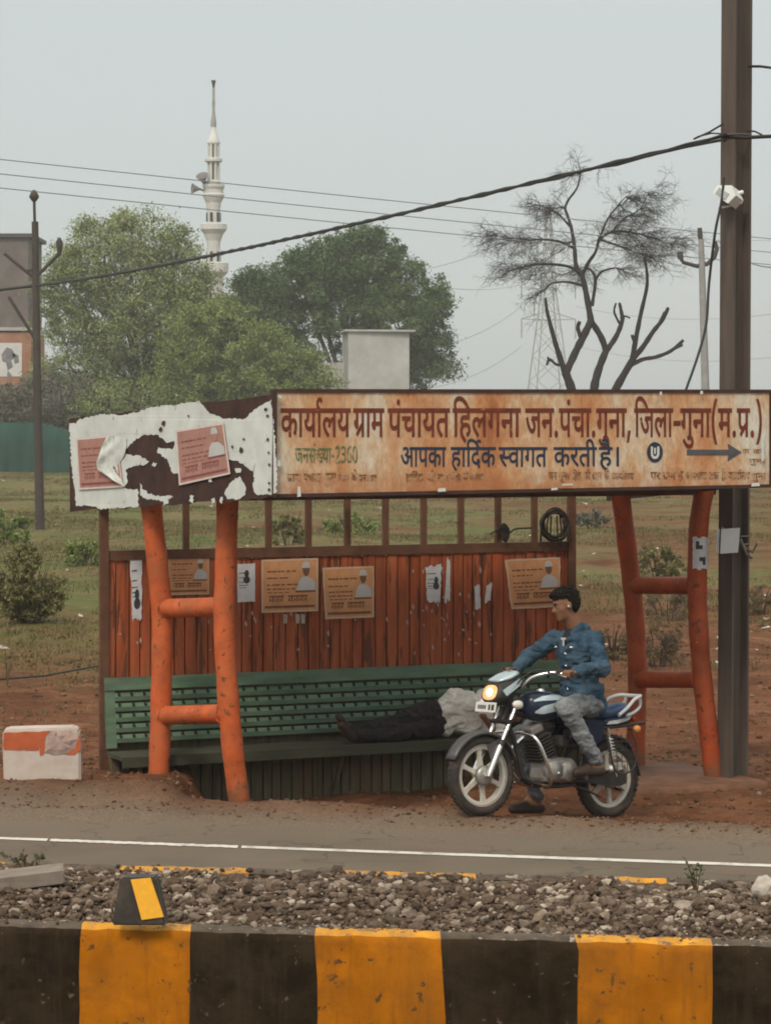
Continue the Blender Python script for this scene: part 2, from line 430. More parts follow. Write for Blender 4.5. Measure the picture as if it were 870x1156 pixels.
# ------------------------------------------------------------------ writing (Devanagari outlines, hand-lettered)
GLY = {}
for row in r'''क|438|446,316 260,316 260,200 290,222 327,229 361,223 388,205 405,176 411,137 409,110 403,81 391,51 374,22 333,46 346,66 356,88 363,112 365,136 363,160 354,176 341,186 323,190 291,179 260,148 260,0 213,0 213,100 198,89 179,78 156,70 130,68 104,71 79,79 58,92 41,112 30,136 26,167 34,208 58,240 94,260 140,267 154,266 170,265 195,261 191,219 181,221 168,223 155,224 143,225 113,221 91,210 78,192 73,168 77,141 90,123 109,112 131,108 155,111 176,120 195,133 213,149 213,316 0,316 0,357 446,357
ा|149|98,316 98,0 51,0 51,316 0,316 0,357 157,357 157,316
र|235|227,24 196,-7 163,21 132,50 104,78 79,104 59,127 43,147 33,163 27,175 24,185 23,195 25,206 32,216 43,223 60,226 73,224 85,219 95,211 104,200 123,213 137,229 144,248 147,269 146,282 144,295 141,307 137,316 0,316 0,357 244,357 244,316 184,316 191,293 193,263 190,234 180,210 165,189 146,173 122,158 96,146 124,116 156,84 191,53
य|333|342,357 342,316 282,316 282,0 235,0 235,103 218,93 197,84 173,78 145,76 99,85 62,111 36,151 22,203 53,212 75,224 88,240 92,262 90,278 85,292 78,305 71,316 0,316 0,357;74,173 87,148 103,131 123,120 149,117 176,120 199,129 219,142 235,157 235,316 121,316 134,286 138,256 122,204
ल|389|0,316 0,357 398,357 398,316 338,316 338,0 292,0 292,204 284,204 270,203 256,198 242,188 228,173 216,150 204,119 160,133 168,158 179,180 165,189 151,196 136,201 120,203 100,199 85,190 75,174 72,156 75,134 85,114 100,94 121,73 147,49 177,23 146,-7 115,21 86,48 61,74 42,101 30,128 26,158 29,186 40,208 56,224 75,236 96,242 117,245 141,243 163,236 184,226 203,213 241,237 287,245 292,245 292,316
ग|323|119,316 119,134 118,121 112,111 104,104 92,102 77,105 61,114 47,128 34,144 26,161 24,177 25,189 31,198 42,204 59,206 73,206 73,316 0,316 0,357 332,357 332,316 272,316 272,0 226,0 226,316
म|343|292,316 292,0 246,0 246,144 119,144 119,122 117,106 111,95 102,89 91,87 80,89 68,94 57,102 46,112 37,124 29,136 24,148 22,160 24,169 30,177 41,183 57,184 72,184 72,316 0,316 0,357 352,357 352,316;246,316 119,316 119,184 246,184
प|326|275,316 275,0 229,0 229,110 211,100 192,91 171,86 146,84 124,86 104,92 87,100 74,111 61,128 52,148 47,173 45,206 45,316 0,316 0,357 335,357 335,316;229,316 92,316 92,212 92,191 94,175 96,162 99,152 103,145 109,138 126,128 151,125 173,127 194,136 213,147 229,161
ं|0|-106,443 -104,456 -97,467 -87,474 -75,477 -62,474 -52,467 -45,456 -43,443 -45,431 -52,420 -62,413 -75,410 -87,413 -97,420 -104,431
च|364|373,316 313,316 313,0 267,0 267,95 251,85 231,76 209,70 182,68 142,74 109,92 88,121 81,158 83,174 88,189 96,203 106,213 22,212 22,253 190,253 211,253 223,253 219,213 201,213 171,209 147,198 132,181 127,157 131,136 144,120 162,111 182,108 209,111 231,120 250,134 267,149 267,316 0,316 0,357 373,357
त|327|276,316 276,0 230,0 230,188 167,188 136,188 115,185 99,180 86,172 76,157 72,136 78,108 94,82 120,54 156,23 125,-7 99,16 76,39 55,62 39,87 29,112 26,139 28,158 34,175 42,190 53,202 72,214 94,223 121,228 156,229 230,229 230,316 0,316 0,357 335,357 335,316
ह|305|184,40 203,47 218,56 228,69 231,85 227,104 215,119 193,128 161,132 126,127 100,115 85,96 79,71 81,54 86,37 96,19 113,0 138,-23 173,-51 142,-82 96,-42 62,-5 40,33 33,75 36,95 42,113 53,129 66,142 56,154 47,168 42,184 40,202 41,217 45,230 52,240 61,249 75,257 91,263 110,266 132,267 207,267 207,316 0,316 0,357 314,357 314,316 254,316 254,226 132,226 117,226 107,225 100,222 94,219 88,211 86,199 87,188 91,179 98,171 105,163 133,170 163,172 199,169 228,160 249,146 265,129 273,109 276,88 271,57 257,33 233,14 200,1
ि|149|51,316 0,316 0,357 46,357 40,370 35,384 32,399 30,416 39,456 64,488 103,508 153,515 205,510 253,495 296,471 336,438 372,399 404,353 356,353 296,420 231,460 163,473 127,469 100,456 83,436 77,410 78,394 82,380 88,368 95,357 157,357 157,316 98,316 98,0 51,0
न|319|0,357 327,357 327,316 268,316 268,0 221,0 221,171 117,171 117,140 115,126 109,116 100,110 88,108 74,111 59,120 44,133 32,149 24,166 21,183 23,195 29,204 40,210 56,212 221,212 221,316 0,316
ज|426|375,316 375,0 329,0 329,213 250,213 230,213 217,214 236,196 250,174 260,150 263,125 260,101 251,81 238,65 220,55 200,48 178,46 148,50 120,63 93,87 67,121 42,169 18,230 59,245 76,197 95,159 114,128 144,98 176,88 192,90 206,98 215,111 218,130 213,155 200,178 181,199 157,217 173,253 329,253 329,316 0,316 0,357 435,357 435,316
आ|588|270,125 263,90 244,65 215,51 179,46 133,55 91,83 66,113 41,153 17,204 57,219 83,165 111,123 141,97 175,88 195,90 211,98 221,111 225,130 222,150 213,168 199,184 183,199 167,197 149,196 146,236 180,240 202,250 214,265 218,284 215,302 205,314 190,321 173,323 153,321 135,317 117,310 98,302 84,341 101,349 121,356 145,361 171,363 211,357 240,341 258,315 264,284 254,245 225,215 237,204 258,202 279,201 297,201 312,203 326,205 341,209 341,316 299,316 299,357 596,357 596,316 536,316 536,0 490,0 490,316 388,316 388,0 341,0 341,167 328,164 314,162 301,161 286,160 275,161 261,162 268,144
द|299|237,-33 225,-14 214,6 204,25 196,42 182,40 165,39 141,41 116,45 93,53 72,65 53,80 39,101 30,126 26,156 29,180 35,200 46,216 59,230 80,245 105,254 134,260 167,262 169,262 169,316 0,316 0,357 307,357 307,316 216,316 216,221 188,221 158,220 134,217 115,212 99,204 88,194 80,182 74,168 72,150 78,123 95,100 124,85 165,80 172,80 179,81 177,92 176,101 179,118 188,130 200,136 214,138 236,134 252,124 262,109 265,93 263,77 256,65 247,56 235,49 243,35 252,21 263,5 276,-14
स|388|337,316 337,0 291,0 291,153 274,148 257,146 239,145 218,144 193,145 167,148 143,153 122,159 110,152 96,145 122,115 151,84 184,53 218,24 187,-7 156,21 127,50 100,78 76,104 57,127 42,147 32,163 26,175 24,185 23,195 25,206 32,216 43,223 60,226 73,224 85,219 95,211 104,201 114,213 120,229 124,246 125,263 124,279 122,294 119,307 115,316 0,316 0,357 397,357 397,316;212,185 233,186 253,187 271,190 291,195 291,316 161,316 165,306 168,294 170,279 171,263 170,241 166,221 159,205 150,191 181,187
व|319|328,316 268,316 268,0 222,0 222,95 206,85 186,76 162,70 134,68 105,71 79,80 57,94 40,113 30,137 26,164 35,208 59,240 98,260 146,267 165,266 187,264 203,261 200,219 176,223 162,224 149,225 117,221 93,209 78,190 73,165 77,139 91,122 111,111 135,108 163,111 186,121 206,134 222,149 222,316 0,316 0,357 328,357
ै|0|-103,353 -118,373 -131,387 -144,396 -157,401 -170,403 -184,404 -195,403 -207,400 -219,396 -231,392 -246,431 -232,437 -218,441 -203,443 -187,444 -163,441 -141,432 -123,417 -107,397 -105,399 -116,425 -128,445 -139,459 -151,468 -165,473 -182,475 -194,474 -204,473 -222,467 -235,507 -211,513 -183,515 -154,511 -129,500 -107,480 -88,450 -71,408 -54,353
ख|470|419,316 419,0 372,0 372,26 351,16 328,9 304,5 280,4 240,7 200,18 162,35 124,60 86,94 49,137 36,156 28,170 24,183 23,194 25,206 32,216 43,223 60,226 73,224 85,219 95,211 104,201 114,213 120,229 124,246 125,263 124,278 123,291 120,304 115,316 0,316 0,357 478,357 478,316;307,133 326,135 343,142 359,151 372,161 372,316 161,316 169,293 171,263 166,221 151,188 127,164 95,145 137,103 180,71 228,52 281,45 306,47 329,51 351,59 372,70 372,114 358,106 341,100 321,96 299,94 274,97 251,105 231,119 217,137 208,158 204,183 211,220 232,248 264,266 305,272 330,270 344,268 354,266 350,226 331,230 321,232 310,232 286,229 267,219 255,204 251,182 255,160 267,145 285,136
।|218|111,357 158,357 158,0 111,0
ी|149|-106,353 -115,373 -121,392 -125,410 -126,430 -120,464 -102,491 -73,509 -35,515 -3,511 22,498 44,477 62,447 78,407 94,357 157,357 157,316 98,316 98,0 51,0 51,316 0,316 0,357 50,357 34,409 16,445 -5,467 -33,474 -53,470 -68,460 -77,443 -80,421 -78,402 -74,386 -68,370 -60,353
ु|0|-142,-7 -111,3 -78,6 -40,1 -11,-16 7,-41 13,-74 6,-106 -14,-132 -46,-148 -90,-154 -142,-147 -186,-128 -225,-97 -261,-57 -226,-33 -204,-58 -184,-78 -163,-94 -141,-104 -117,-110 -90,-113 -45,-102 -29,-70 -33,-54 -43,-42 -58,-35 -75,-33 -90,-34 -103,-36 -115,-40 -128,-45
े|0|-97,353 -109,394 -121,425 -133,447 -147,462 -163,470 -181,473 -193,472 -203,470 -221,465 -235,507 -211,513 -183,515 -154,511 -129,500 -107,480 -88,450 -71,408 -54,353
.|154|41,31 44,49 52,61 63,67 76,70 90,67 102,61 110,49 113,31 110,13 102,1 90,-6 76,-8 63,-6 52,1 44,13
,|154|26,-74 35,-39 43,-2 50,35 55,67 110,67 114,60 105,28 93,-6 79,-41 65,-74
-|195|28,194 167,194 167,147 28,147
(|203|122,-95 96,-54 75,-9 59,39 48,90 41,141 39,194 41,246 48,297 59,347 75,394 96,437 122,478 169,478 145,436 125,391 109,344 97,295 90,244 88,193 90,142 97,92 109,42 125,-6 145,-52 169,-95
)|203|34,-95 58,-53 78,-8 94,40 106,89 113,139 115,190 113,241 106,291 94,341 79,389 58,435 34,478 81,478 107,437 128,392 144,343 155,293 162,241 164,189 162,137 155,86 144,36 128,-11 107,-54 81,-95
0|316|158,-6 100,8 60,50 42,92 31,144 28,206 31,267 40,319 57,361 82,391 115,410 158,416 216,403 257,361 275,319 286,267 289,206 286,144 277,92 260,50 235,20 201,1;158,38 195,48 219,79 230,112 236,154 238,206 236,257 230,299 219,331 195,362 158,373 121,362 97,331 87,299 81,257 79,206 81,154 87,112 97,80 121,48
2|316|27,44 125,150 151,179 173,205 191,229 204,253 212,277 215,304 210,333 196,355 175,368 149,373 124,370 101,362 80,350 60,334 31,368 55,386 83,402 114,412 149,416 198,409 235,387 259,352 267,306 263,275 254,246 239,218 219,191 195,162 168,133 90,49 90,47 283,47 283,0 27,0
3|316|132,-6 102,-5 74,-1 47,6 23,17 23,64 49,53 76,45 104,39 130,37 175,43 206,59 224,85 230,118 223,151 201,173 167,186 123,191 86,191 86,233 123,233 163,239 193,255 211,280 217,311 212,337 198,356 176,369 147,373 119,370 94,363 72,352 51,339 25,374 48,390 77,404 110,413 147,416 200,409 238,387 262,355 269,314 263,277 245,248 217,227 181,216 181,214 224,204 256,183 276,154 282,117 273,68 245,28 198,3
6|316|165,-6 130,-1 98,14 70,38 49,74 36,119 32,175 33,211 36,245 42,279 52,310 65,339 83,365 106,386 135,402 169,412 211,416 236,415 249,413 259,411 259,367 249,370 237,372 225,373 213,374 178,371 150,361 128,345 112,325 100,300 91,272 86,242 84,209 87,209 101,228 119,243 143,253 173,257 221,249 258,224 282,185 290,132 282,75 256,31 217,4;165,37 196,43 220,60 235,90 241,132 236,167 222,194 199,211 167,217 143,214 122,205 106,193 93,177 85,160 83,142 85,117 92,93 103,71 119,53 140,41
्|0|-103,-25 -89,-23 -75,-22 -39,-26 -7,-37 20,-54 45,-76 66,-102 87,-130 54,-154 25,-114 -4,-86 -35,-70 -72,-65 -85,-66 -96,-68'''.split('\n'):
    if not row: continue
    ch = row[0]; _, a_, cs_ = row[1:].split('|')
    GLY[ch] = (int(a_), [[tuple(map(int, q.split(','))) for q in c.split(' ')] for c in cs_.split(';')])

def clipx(poly, cx):
    out = []
    for i in range(len(poly)):
        a, b = poly[i], poly[(i + 1) % len(poly)]
        ina, inb = a[0] <= cx, b[0] <= cx
        if ina: out.append(a)
        if ina != inb:
            t = (cx - a[0]) / (b[0] - a[0]); out.append((cx, a[1] + t * (b[1] - a[1])))
    return out

def stroke(pts, wd):
    L, Rr = [], []
    for i, p in enumerate(pts):
        a, b = pts[max(0, i - 1)], pts[min(len(pts) - 1, i + 1)]
        tx, ty = b[0] - a[0], b[1] - a[1]; q = math.hypot(tx, ty) or 1
        L.append((p[0] - ty / q * wd / 2, p[1] + tx / q * wd / 2)); Rr.append((p[0] + ty / q * wd / 2, p[1] - tx / q * wd / 2))
    return L + Rr[::-1]

CONS = set('कखगघचजटदधनपबमयरलवशसहतख')
def shape(word):
    """word -> list of (contours), advance; handles reph, rakar, half forms and the short i"""
    items, pen, i = [], 0, 0
    def put(ch):
        nonlocal pen
        a, cs = GLY[ch]
        items.append([[(x + pen, y) for x, y in c] for c in cs]); pen += a
    while i < len(word):
        ch = word[i]
        if ch == ' ': pen += 190; i += 1; continue
        if ch not in CONS: put(ch); i += 1; continue
        reph = False
        if ch == 'र' and i + 1 < len(word) and word[i + 1] == '्':
            reph = True; i += 2; ch = word[i]
        cl, rak = [ch], False
        while i + 1 < len(word) and word[i + 1] == '्':
            if word[i + 2] == 'र': rak = True; i += 2
            else: cl.append(word[i + 2]); i += 2
        i += 1
        post = ''
        while i < len(word) and word[i] in 'ािीुूेैं': post += word[i]; i += 1
        if 'ि' in post: put('ि')
        for h in cl[:-1]:
            a, cs = GLY[h]
            items.append([[(x + pen, y) for x, y in clipx(c, a - 98)] for c in cs]); pen += a - 108
        put(cl[-1])
        if rak: items.append([[(x + pen, y) for x, y in stroke([(-70, 165), (-130, 120), (-230, 20)], 44)]])
        for q in post:
            if q != 'ि': put(q)
        if reph: items.append([[(x + pen, y) for x, y in stroke([(-70, 350), (-118, 390), (-128, 440), (-95, 478), (-40, 482), (-10, 455)], 40)]])
    return items, pen

def lettering(name, words, fn, mat, parent, bold=0.008):
    """words: (text, x0, x1, ybase, ytop) in sign units (photo pixels on the board); fn(a, b, lift) -> point"""
    V, Fc = [], []
    for text, x0, x1, yb, yt in words:
        items, pen = shape(text)
        for gi, contours in enumerate(items):
            cu = bpy.data.curves.new('glyph', 'CURVE'); cu.dimensions = '2D'; cu.fill_mode = 'BOTH'
            cu.offset = bold
            for c in contours:
                if len(c) < 3: continue
                sp = cu.splines.new('POLY'); sp.points.add(len(c) - 1); sp.use_cyclic_u = True
                for p, q in zip(sp.points, c): p.co = (q[0] / 1000, q[1] / 1000, 0, 1)
            ob = bpy.data.objects.new('glyph', cu); COL.objects.link(ob)
            dg = bpy.context.evaluated_depsgraph_get(); dg.update()
            me = ob.evaluated_get(dg).to_mesh()
            b = len(V)
            for v in me.vertices:
                a = x0 + (x1 - x0) * (v.co.x * 1000 / pen)
                h = yb + (yt - yb) * (v.co.y * 1000 / 357)
                V.append(fn(a, h, 0.0003 * (gi % 3)))
            Fc += [tuple(b + j for j in p.vertices) for p in me.polygons]
            ob.evaluated_get(dg).to_mesh_clear()
            bpy.data.objects.remove(ob); bpy.data.curves.remove(cu)
    m = MB(); m.add(V, Fc)
    return m.build(name, mat, parent, fix=False)

def scribble(m, x0, x1, yb, yt, fn, rng, lift=0.0, mi=0):
    """worn, unreadable small writing: a headline with stems and hooks"""
    x = x0
    h = yt - yb
    while x < x1 - 2:
        wl = min(rng.uniform(7, 20) * abs(h) / 10, x1 - x)
        m.add([fn(x, yt, lift), fn(x + wl, yt, lift), fn(x + wl, yt - h * .14, lift), fn(x, yt - h * .14, lift)], [(0, 1, 2, 3)], mi)
        q = x + rng.uniform(.5, 2)
        while q < x + wl - 1:
            t = abs(h) * .13; s_ = rng.uniform(-.2, .3) * abs(h)
            y0 = yb + h * rng.uniform(0, .3)
            m.add([fn(q, yt - h * .15, lift), fn(q + t, yt - h * .15, lift), fn(q + t + s_, y0, lift), fn(q + s_, y0, lift)], [(0, 1, 2, 3)], mi)
            q += abs(h) * rng.uniform(.25, .6)
        x += wl + abs(h) * .3

# ------------------------------------------------------------------ the setting
def sst(a, b, x):
    t = np.clip((x - a) / (b - a), 0, 1)
    return t * t * (3 - 2 * t)

def yline(x): return 18.34 - 0.2214 * x          # painted edge line of the far carriageway

def gz(x, y):
    """ground height"""
    x = np.asarray(x, float); y = np.asarray(y, float)
    s = y - yline(np.clip(x, -60, 60))
    wob = 0.012 * np.sin(x * 5.1 + 2 * np.sin(y * 3.3)) + 0.01 * np.sin(y * 6.3 + x * 2.2) + 0.007 * np.sin(x * 13 + y * 11)
    base = -0.04 + 0.055 * sst(0.75 + 0.1 * np.sin(x * 3.1) + 0.06 * np.sin(x * 9.7), 1.25, s)
    left = 1 - sst(-1.72, -1.5, x)
    right = sst(0.35, 0.9, x)
    mid = np.clip(1 - left - right, 0, 1)
    zm = 0.025 * np.exp(-((s - 1.85) / .35) ** 2) - 0.32 * sst(2.0, 2.75, s)
    zl = 0.125 * np.exp(-((s - 1.98) / .30) ** 2) + 0.02 - 0.3 * sst(3.2, 9, s)
    zr = -0.13 * sst(1.6, 2.8, s) - 0.05 * sst(2.8, 4.2, s) - 0.14 * sst(4, 10, s)
    z = base + left * zl + mid * zm + right * zr + wob * sst(0.9, 1.6, s)
    far = sst(28, 60, y)
    z = z + far * (0.14 * np.sin(x * 0.16 + 1) * np.sin(y * 0.11) + 0.07 * np.sin(x * .51 + y * .37))
    z = np.where(s < 0.6, -0.04, z)
    return z

def ground_at(x, y): return float(gz(x, y))

def axis_lines(a, b, step, lo, hi):
    L = list(np.arange(a, b + 1e-6, step))
    q, st = a, step
    while q > lo: st *= 1.22; q -= st; L.insert(0, max(q, lo))
    q, st = b, step
    while q < hi: st *= 1.12; q += st; L.append(min(q, hi))
    return np.array(L)

xs = axis_lines(-5, 5, 0.09, -620, 620)
ys = axis_lines(17.5, 28, 0.09, -18, 1250)
GX, GY = np.meshgrid(xs, ys, indexing='ij')
GZ = gz(GX, GY)
gv = np.stack([GX, GY, GZ], -1).reshape(-1, 3)
nx, ny = len(xs), len(ys)
ii, jj = np.meshgrid(np.arange(nx - 1), np.arange(ny - 1), indexing='ij')
b0 = (ii * ny + jj).ravel()
gq = np.stack([b0, b0 + ny, b0 + ny + 1, b0 + 1], -1)

def ground_material():
    k = N('earth_and_grass')
    dirt = k.mix(k.ramp(k.noise(0.8, 8, 0.7), [(0.40, 0.0), (0.62, 1.0)]), (.095, .037, .0155), (.175, .076, .038))
    fine = k.noise(14, 8, 0.7)
    dirt = k.mix(0.6, dirt, k.ramp(k.noise(2.3, 7, .72), [(0.3, 0.18), (0.7, 0.82)]), 'OVERLAY')
    dirt = k.mix(0.45, dirt, k.ramp(fine, [(0.3, 0.2), (0.7, 0.85)]), 'OVERLAY')
    peb = k.n('ShaderNodeTexVoronoi'); peb.inputs['Scale'].default_value = 22
    k.l(k.tc.outputs['Object'], peb.inputs['Vector'])
    pm = k.ramp(peb.outputs['Distance'], [(0.10, 1.0), (0.2, 0.0)])
    pm2 = k.math('MULTIPLY', pm, k.ramp(k.noise(1.7, 3), [(0.45, 0.0), (0.6, 1.0)]))
    dirt = k.mix(k.math('MULTIPLY', pm2, 0.55), dirt, (.27, .185, .125))
    sx = k.n('ShaderNodeSeparateXYZ'); k.l(k.tc.outputs['Object'], sx.inputs[0])
    # grass: more with distance and to the left, in uneven patches
    far = k.n('ShaderNodeMapRange'); k.l(sx.outputs['Y'], far.inputs['Value'])
    far.inputs['From Min'].default_value = 25; far.inputs['From Max'].default_value = 62
    lf = k.math('DIVIDE', sx.outputs['X'], k.math('MAXIMUM', sx.outputs['Y'], 1.0))
    lfr = k.n('ShaderNodeMapRange'); k.l(lf, lfr.inputs['Value'])
    lfr.inputs['From Min'].default_value = 0.11; lfr.inputs['From Max'].default_value = -0.12
    pt = k.noise(0.10, 7, 0.68)
    pt = k.math('ADD', k.math('MULTIPLY', k.math('SUBTRACT', pt, .5), 1.7), k.math('ADD', k.math('MULTIPLY', k.math('SUBTRACT', k.noise(.7, 6, .7), .5), .8), .5))
    g = k.math('ADD', k.math('ADD', k.math('MULTIPLY', far.outputs[0], 0.22), k.math('MULTIPLY', lfr.outputs[0], 0.30)), pt)
    gm = k.ramp(g, [(0.62, 0.0), (0.92, 1.0)])
    near = k.n('ShaderNodeMapRange'); k.l(sx.outputs['Y'], near.inputs['Value'])
    near.inputs['From Min'].default_value = 30; near.inputs['From Max'].default_value = 46
    gm = k.math('MULTIPLY', gm, near.outputs[0])
    green = k.mix(k.ramp(k.noise(0.25, 8, 0.7), [(0.38, 0.0), (0.64, 1.0)]), (.165, .118, .055), (.080, .112, .030))
    green = k.mix(0.5, green, k.ramp(k.noise(3.5, 6, 0.7), [(0.3, 0.15), (0.7, 0.85)]), 'OVERLAY')
    col = k.mix(gm, dirt, green)
    # grey road dust and grit on the shoulder
    sdist = k.math('SUBTRACT', sx.outputs['Y'], k.math('SUBTRACT', 18.34, k.math('MULTIPLY', sx.outputs['X'], 0.2214)))
    sh = k.n('ShaderNodeMapRange'); k.l(k.math('ADD', sdist, k.math('MULTIPLY', k.noise(1.3, 5), 1.0)), sh.inputs['Value'])
    sh.inputs['From Min'].default_value = 2.7; sh.inputs['From Max'].default_value = 1.85
    grit = k.mix(k.ramp(k.noise(45, 6, 0.75), [(0.36, 0.0), (0.66, 1.0)]), (.125, .098, .070), (.25, .20, .15))
    col = k.mix(k.math('MULTIPLY', sh.outputs[0], 0.85), col, grit)
    return k.done(col, 0.95, 0, k.math('ADD', fine, k.noise(60, 4, 0.7)), 0.55, 0.03, 0.1)

ground = arrays_mesh('ground', gv, gq, ground_material(), smooth=True)
tag(ground, kind='structure')

# far carriageway, near carriageway, edge line
ka = N('asphalt')
a1 = ka.ramp(ka.noise(0.9, 7, 0.6), [(0.3, (.105, .085, .064)), (0.7, (.155, .127, .096))])
a2 = ka.mix(0.4, a1, ka.ramp(ka.noise(70, 5, 0.8), [(0.3, 0.2), (0.7, 0.85)]), 'OVERLAY')
a3 = ka.mix(ka.ramp(ka.noise(2.2, 7, 0.7, ka.coord((0.25, 1.5, 1))), [(0.45, 0.0), (0.72, 0.7)]), a2, (.165, .115, .075))
kax = ka.n('ShaderNodeSeparateXYZ'); ka.l(ka.tc.outputs['Object'], kax.inputs[0])
kas = ka.math('ADD', ka.math('ADD', kax.outputs['Y'], ka.math('MULTIPLY', kax.outputs['X'], .2214)), ka.math('MULTIPLY', ka.noise(2.6, 7, .7), .9))
kam = ka.n('ShaderNodeMapRange'); ka.l(kas, kam.inputs['Value']); kam.inputs['From Min'].default_value = 18.8; kam.inputs['From Max'].default_value = 19.75
a3 = ka.mix(ka.math('MULTIPLY', kam.outputs[0], .85), a3, ka.mix(ka.ramp(ka.noise(45, 6, .75), [(.36, 0.0), (.66, 1.0)]), (.115, .088, .062), (.215, .168, .125)))
vor = ka.n('ShaderNodeTexVoronoi'); vor.feature = 'DISTANCE_TO_EDGE'; vor.inputs['Scale'].default_value = .55
warp = ka.n('ShaderNodeVectorMath', operation='ADD'); wn = ka.n('ShaderNodeTexNoise'); wn.inputs['Scale'].default_value = 2.5; ka.l(ka.tc.outputs['Object'], wn.inputs['Vector']); ka.l(ka.tc.outputs['Object'], warp.inputs[0]); ka.l(wn.outputs['Color'], warp.inputs[1]); ka.l(warp.outputs[0], vor.inputs['Vector'])
a3 = ka.mix(ka.math('MULTIPLY', ka.ramp(vor.outputs['Distance'], [(.0, 1.0), (.012, 0.0)]), .55), a3, (.05, .04, .03))
ASPH = ka.done(a3, 0.9, 0, ka.noise(90, 4, 0.8), 0.4, 0.01, 0.2)

def strip(name, y_of0, y_of1, z, mat, x0=-400, x1=400, n=200, jag=0.0):
    m = MB()
    X = np.unique(np.concatenate([np.linspace(x0, x1, 60), np.linspace(max(x0, -6), min(x1, 6), n)]))
    vs = []
    for x in X:
        j = jag * math.sin(x * 17 + 3 * math.sin(x * 5)) if jag else 0
        vs += [(x, y_of0(x) + j, z), (x, y_of1(x) + jag * math.sin(x * 23 + 2), z)]
    m.add(vs, [(2 * i, 2 * i + 2, 2 * i + 3, 2 * i + 1) for i in range(len(X) - 1)])
    return tag(m.build(name, mat), kind='structure')

KDIR = -0.14                                      # the median runs slightly away to the right
def kline(x, y0): return y0 + KDIR * x
def cl(f): return lambda x: f(max(-60, min(60, x)))
strip('road', lambda x: kline(max(-60, min(60, x)), 14.28), cl(lambda x: yline(x) + 1.05), 0.0, ASPH, jag=0.02)
strip('near_road', lambda x: -16.0, lambda x: kline(max(-60, min(60, x)), 12.6), -0.004, ASPH)

kw = N('worn_line_paint')
WL = kw.done(kw.mix(kw.ramp(kw.noise(5, 8, 0.7), [(0.50, 0.0), (0.66, 0.85)]), (.62, .58, .52), (.2, .18, .16)), 0.8, 0, kw.noise(60), 0.2)
m = MB()
for a, b in ((-60, -2.40), (-2.38, -1.03), (-1.005, 60)):
    n = 160
    vs = []
    for i in range(n + 1):
        x = a + (b - a) * i / n
        wv = 0.006 * math.sin(x * 31)
        vs += [(x, yline(x) - 0.052 + wv + .006 * math.sin(x * 97), 0.004), (x, yline(x) + 0.052 + wv * .5 + .006 * math.sin(x * 83 + 1), 0.004)]
    m.add(vs, [(2 * i, 2 * i + 2, 2 * i + 3, 2 * i + 1) for i in range(n)])
tag(m.build('road_line', WL), kind='structure')

# median: two painted kerbs with broken stone between them
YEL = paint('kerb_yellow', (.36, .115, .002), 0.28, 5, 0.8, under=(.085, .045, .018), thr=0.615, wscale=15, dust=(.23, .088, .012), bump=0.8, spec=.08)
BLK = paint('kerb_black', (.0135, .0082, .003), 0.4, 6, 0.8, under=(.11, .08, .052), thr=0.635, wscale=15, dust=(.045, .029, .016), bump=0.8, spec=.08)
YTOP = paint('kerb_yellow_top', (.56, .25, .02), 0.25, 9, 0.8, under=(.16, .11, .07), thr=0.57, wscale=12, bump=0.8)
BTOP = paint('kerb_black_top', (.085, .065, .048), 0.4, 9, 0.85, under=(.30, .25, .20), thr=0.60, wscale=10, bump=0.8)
KZ = 0.55
def streaks(mt, dark, amt):
    """run-down grime and scuffs on the kerb faces"""
    t = mt.node_tree; bs = t.nodes['Principled BSDF']; src = bs.inputs['Base Color'].links[0].from_socket
    k = N.__new__(N); k.m, k.t, k.b = mt, t, bs; k.tc = next(q for q in t.nodes if q.type == 'TEX_COORD')
    a = k.ramp(k.noise(5, 8, .7, k.coord((3.2, 1, .35), (1, 2, 3))), [(.50, 0.0), (.72, amt)])
    b = k.ramp(k.noise(2.2, 8, .75, k.coord((1, 1, 1.6), (5, 1, 0))), [(.50, 0.0), (.70, amt)])
    k.l(k.mix(b, k.mix(a, src, dark), dark), bs.inputs['Base Color'])
streaks(YEL, (.16, .062, .010), .75); streaks(BLK, (.055, .036, .022), .45); streaks(YTOP, (.20, .13, .07), .8)
